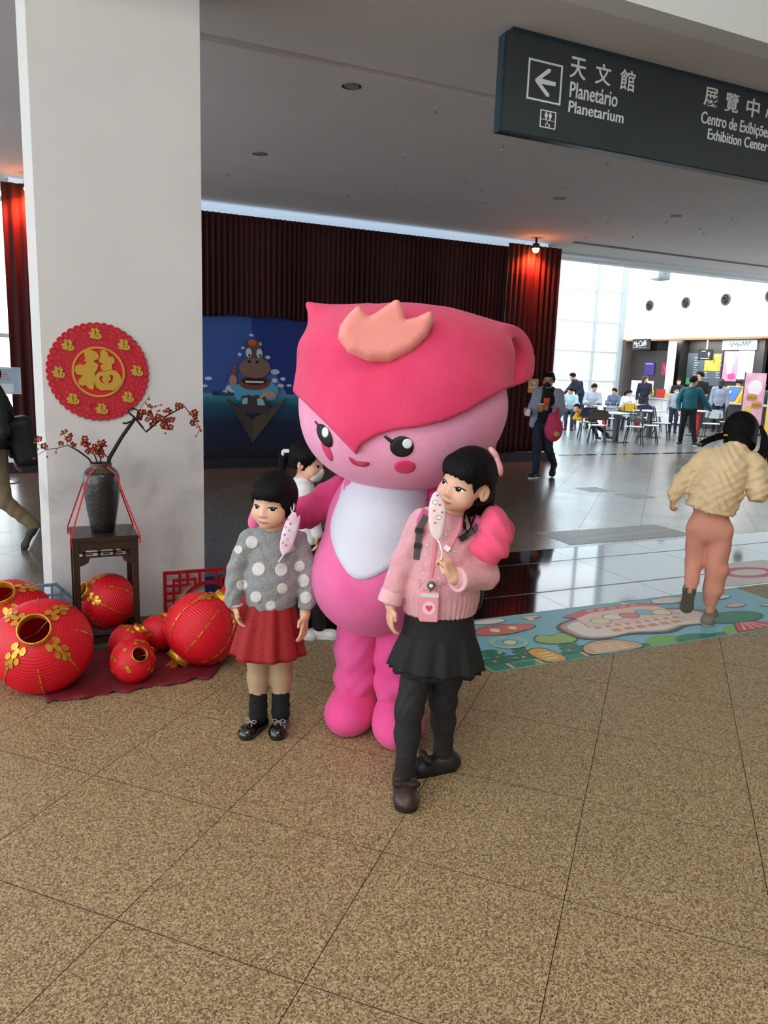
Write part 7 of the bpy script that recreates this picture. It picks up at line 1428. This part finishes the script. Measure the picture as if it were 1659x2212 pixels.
# ================================================================== PRINTED FLOOR MATS
mat('mat_blue', C8(128, 190, 206), 0.45); mat('mat_white', C8(228, 222, 214), 0.45)
fm = thing('floor_mat', 'large pale blue cartoon picnic floor mat with trees, houses and a pink banner', 'floor mat', (0, 0, 0))
MB().box((2.28, 3.36, 0.0), (5.1, 4.17, 0.003)).build('mat_sheet', MATS['mat_blue'], fm)
lay_ = [0]
def fmp(name, poly, c, outline=None):
    """a printed shape: polygon in floor coordinates"""
    lay_[0] += 1; z = 0.003+0.00004*lay_[0]; poly = clip_poly([tuple(p) for p in poly], 2.285, 5.095, 3.365, 4.165)
    if len(poly) < 3: return
    MB().prism(poly, (0, 0, z), (1, 0, 0), (0, 1, 0), (0, 0, -0.00003)).build(name, mat('pr_%d_%d_%d' % c, C8(*c), 0.45), fm, fix=True)
def el(cx, cy, rx, ry, n=20): return ellip(cx, cy, rx, ry, n)
INK = (52, 70, 78)
def outl(name, poly, c, w_=0.012):
    P = np.array([np.array(p) for p in poly]); m_ = P.mean(0); d = P-m_; r = np.linalg.norm(d, axis=1)[:, None]; fmp(name+'_outline', m_+d*(1+w_/np.maximum(r, 0.02)), INK); fmp(name, poly, c)
G1, G2, G3 = (34, 132, 98), (120, 178, 90), (58, 150, 70)
for x in np.arange(2.3, 5.2, 0.22): fmp('printed_hill', el(x, 3.37, 0.17, 0.10+0.05*math.sin(x*9), 16), G1 if int(x*10) % 3 else G2)
for x, s_ in ((2.42, 1.0), (2.62, 0.9), (2.95, 0.85), (4.9, 0.8)):
    fmp('printed_trunk', [(x-0.012, 3.37), (x+0.012, 3.37), (x+0.012, 3.5), (x-0.012, 3.5)], (214, 190, 150))
    for k in range(4): fmp('printed_fir', el(x, 3.47+k*0.055*s_, (0.15-0.03*k)*s_, 0.03, 14), (26, 116, 92))
    for k in range(3): fmp('printed_light', el(x-0.05+k*0.05, 3.49+k*0.05, 0.012, 0.010, 8), (222, 90, 60) if k % 2 else (236, 200, 90))
outl('printed_house', spline([(2.66, 3.38), (2.80, 3.38), (2.78, 3.54), (2.72, 3.58), (2.64, 3.54)], 3), (226, 170, 60)); 
for k in range(3): fmp('printed_window', [(2.68, 3.41+k*0.04), (2.76, 3.41+k*0.04), (2.76, 3.425+k*0.04), (2.68, 3.425+k*0.04)], (240, 226, 190))
outl('printed_gate', spline([(3.0, 3.38), (3.38, 3.38), (3.36, 3.50), (3.18, 3.56), (3.02, 3.50)], 3), (214, 170, 130))
for k in range(4): fmp('printed_step', [(3.04+0.01*k, 3.40+k*0.03), (3.34-0.01*k, 3.40+k*0.03), (3.34-0.01*k, 3.415+k*0.03), (3.04+0.01*k, 3.415+k*0.03)], (236, 214, 180))
outl('printed_tree', spline([(2.86, 3.62), (3.02, 3.60), (3.10, 3.68), (3.04, 3.76), (2.95, 3.73), (2.88, 3.77), (2.80, 3.69)], 3), (150, 186, 90))
outl('printed_tent', [(4.22, 3.38), (4.66, 3.38), (4.50, 3.52), (4.34, 3.52)], (214, 70, 80)); 
for k in range(4): fmp('printed_fold', [(4.28+k*0.08, 3.39), (4.30+k*0.08, 3.39), (4.40+k*0.02, 3.51), (4.39+k*0.02, 3.51)], (236, 190, 190))
outl('printed_bush', el(4.45, 3.62, 0.26, 0.10, 20), G1)
outl('printed_airship', spline([(2.52, 3.90), (2.70, 3.86), (2.92, 3.90), (2.96, 3.95), (2.86, 4.0), (2.66, 4.02), (2.54, 3.97)], 3), (222, 120, 100)); fmp('printed_window', el(2.66, 3.94, 0.035, 0.035), (236, 232, 214)); fmp('printed_window', el(2.80, 3.945, 0.03, 0.03), (236, 232, 214))
fmp('printed_ribbon', [(2.36, 3.87), (2.50, 3.90), (2.50, 3.93), (2.36, 3.91)], (206, 210, 200))
for x, y, r in ((2.72, 4.10, 0.12), (4.30, 4.08, 0.17), (4.75, 4.02, 0.11), (3.05, 4.09, 0.07), (4.7, 3.82, 0.09), (4.95, 3.75, 0.06)): outl('printed_cloud', el(x, y, r, r*0.36, 18), (238, 228, 216) if r > 0.1 else (232, 188, 180), 0.006)
for x, y in ((3.02, 4.05), (3.9, 4.12), (2.38, 4.08), (3.12, 3.86), (4.05, 4.0)): fmp('printed_sparkle', [(x+0.05*math.cos(a)*(1 if k % 2 else 0.4), y+0.05*math.sin(a)*(1 if k % 2 else 0.4)) for k, a in enumerate(np.linspace(0, 2*PI, 16, endpoint=False))], (226, 224, 190))
fmp('printed_ring', el(2.62, 3.72, 0.13, 0.10), (170, 206, 170)); fmp('printed_ring', el(2.62, 3.72, 0.10, 0.075), (128, 190, 206)); outl('printed_sun', el(2.63, 3.72, 0.045, 0.035), (236, 222, 180), 0.006)
cl_ = spline([(3.10, 3.72), (3.14, 3.62), (3.30, 3.58), (3.50, 3.60), (3.75, 3.55), (3.95, 3.60), (4.15, 3.58), (4.28, 3.66), (4.34, 3.78), (4.20, 3.90), (3.95, 3.94), (3.60, 3.96), (3.30, 3.94), (3.12, 3.86)], 4)
outl('printed_cloud_frame', cl_, (222, 130, 100), 0.03); fmp('printed_cloud_frame', [(3.7+(a-3.7)*0.95, 3.75+(b-3.75)*0.92) for a, b in cl_], (150, 190, 206)); fmp('printed_cloud_frame', [(3.7+(a-3.7)*0.92, 3.75+(b-3.75)*0.86) for a, b in cl_], (238, 224, 212))
outl('printed_stall', [(3.30, 3.78), (4.12, 3.80), (4.10, 4.06), (3.34, 4.06)], (236, 206, 190), 0.008); outl('printed_banner', [(3.26, 4.02), (3.50, 4.10), (4.0, 4.10), (4.16, 4.04), (4.08, 4.0), (3.98, 4.04), (3.52, 4.03), (3.34, 3.96)], (216, 90, 90), 0.006)
for k in range(5): fmp('printed_bunting', [(3.50+k*0.10, 4.05), (3.56+k*0.10, 4.05), (3.58+k*0.10, 4.085), (3.52+k*0.10, 4.085)], (232, 160, 160))
for x, y, c in ((3.46, 3.86, (236, 222, 170)), (3.60, 3.90, (240, 232, 220)), (3.74, 3.89, (226, 130, 140)), (3.90, 3.91, (150, 190, 214)), (4.02, 3.87, (238, 226, 180))): outl('printed_blob', el(x, y, 0.075, 0.055), c, 0.006)
for k in range(9): fmp('printed_glyph', [(3.32+k*0.085, 3.735), (3.375+k*0.085, 3.735), (3.37+k*0.085, 3.775), (3.325+k*0.085, 3.77)], (226, 150, 140))
for k in range(6): fmp('printed_glyph', [(3.40+k*0.105, 3.655), (3.475+k*0.105, 3.655), (3.47+k*0.105, 3.705), (3.405+k*0.105, 3.70)], (228, 150, 96))
m2 = thing('floor_sticker', 'white floor sticker with a pink printed wreath beside the cartoon mat', 'floor sticker', (0, 0, 0)); MB().prism([(4.98, 4.30), (5.14, 4.22), (6.2, 4.22), (6.2, 4.80), (5.40, 4.80)], (0, 0, 0.0025), (1, 0, 0), (0, 1, 0), (0, 0, -0.0025)).build('sticker_sheet', MATS['mat_white'], m2, fix=True)
MB().prism(el(5.65, 4.5, 0.30, 0.16, 24), (0, 0, 0.003), (1, 0, 0), (0, 1, 0), (0, 0, -0.0004)).build('printed_wreath', mat('wreath_pink', C8(214, 110, 140), 0.5), m2, fix=True); MB().prism(el(5.65, 4.5, 0.20, 0.09, 24), (0, 0, 0.0034), (1, 0, 0), (0, 1, 0), (0, 0, -0.0003)).build('printed_field', MATS['mat_white'], m2, fix=True)
m3 = thing('floor_picture', 'faded landscape picture sticker on the polished floor beyond the black band', 'floor sticker', (0, 0, 0)); MB().prism([(4.77, 5.84), (6.42, 5.84), (6.42, 6.41), (4.77, 6.41)], (0, 0, 0.002), (1, 0, 0), (0, 1, 0), (0, 0, -0.002)).build('sticker_sheet', mat('pic_green', C8(134, 144, 132), 0.4), m3, fix=True)
MB().prism([(4.9, 5.95), (6.41, 6.1), (6.41, 6.2), (5.2, 6.08)], (0, 0, 0.0024), (1, 0, 0), (0, 1, 0), (0, 0, -0.0003)).build('printed_path', mat('pic_sand', C8(168, 152, 128), 0.4), m3, fix=True); MB().prism([(4.79, 6.0), (5.4, 6.1), (6.41, 6.2), (6.41, 6.25), (4.79, 6.15)], (0, 0, 0.0022), (1, 0, 0), (0, 1, 0), (0, 0, -0.0003)).build('printed_water', mat('pic_blue', C8(118, 138, 146), 0.4), m3, fix=True)
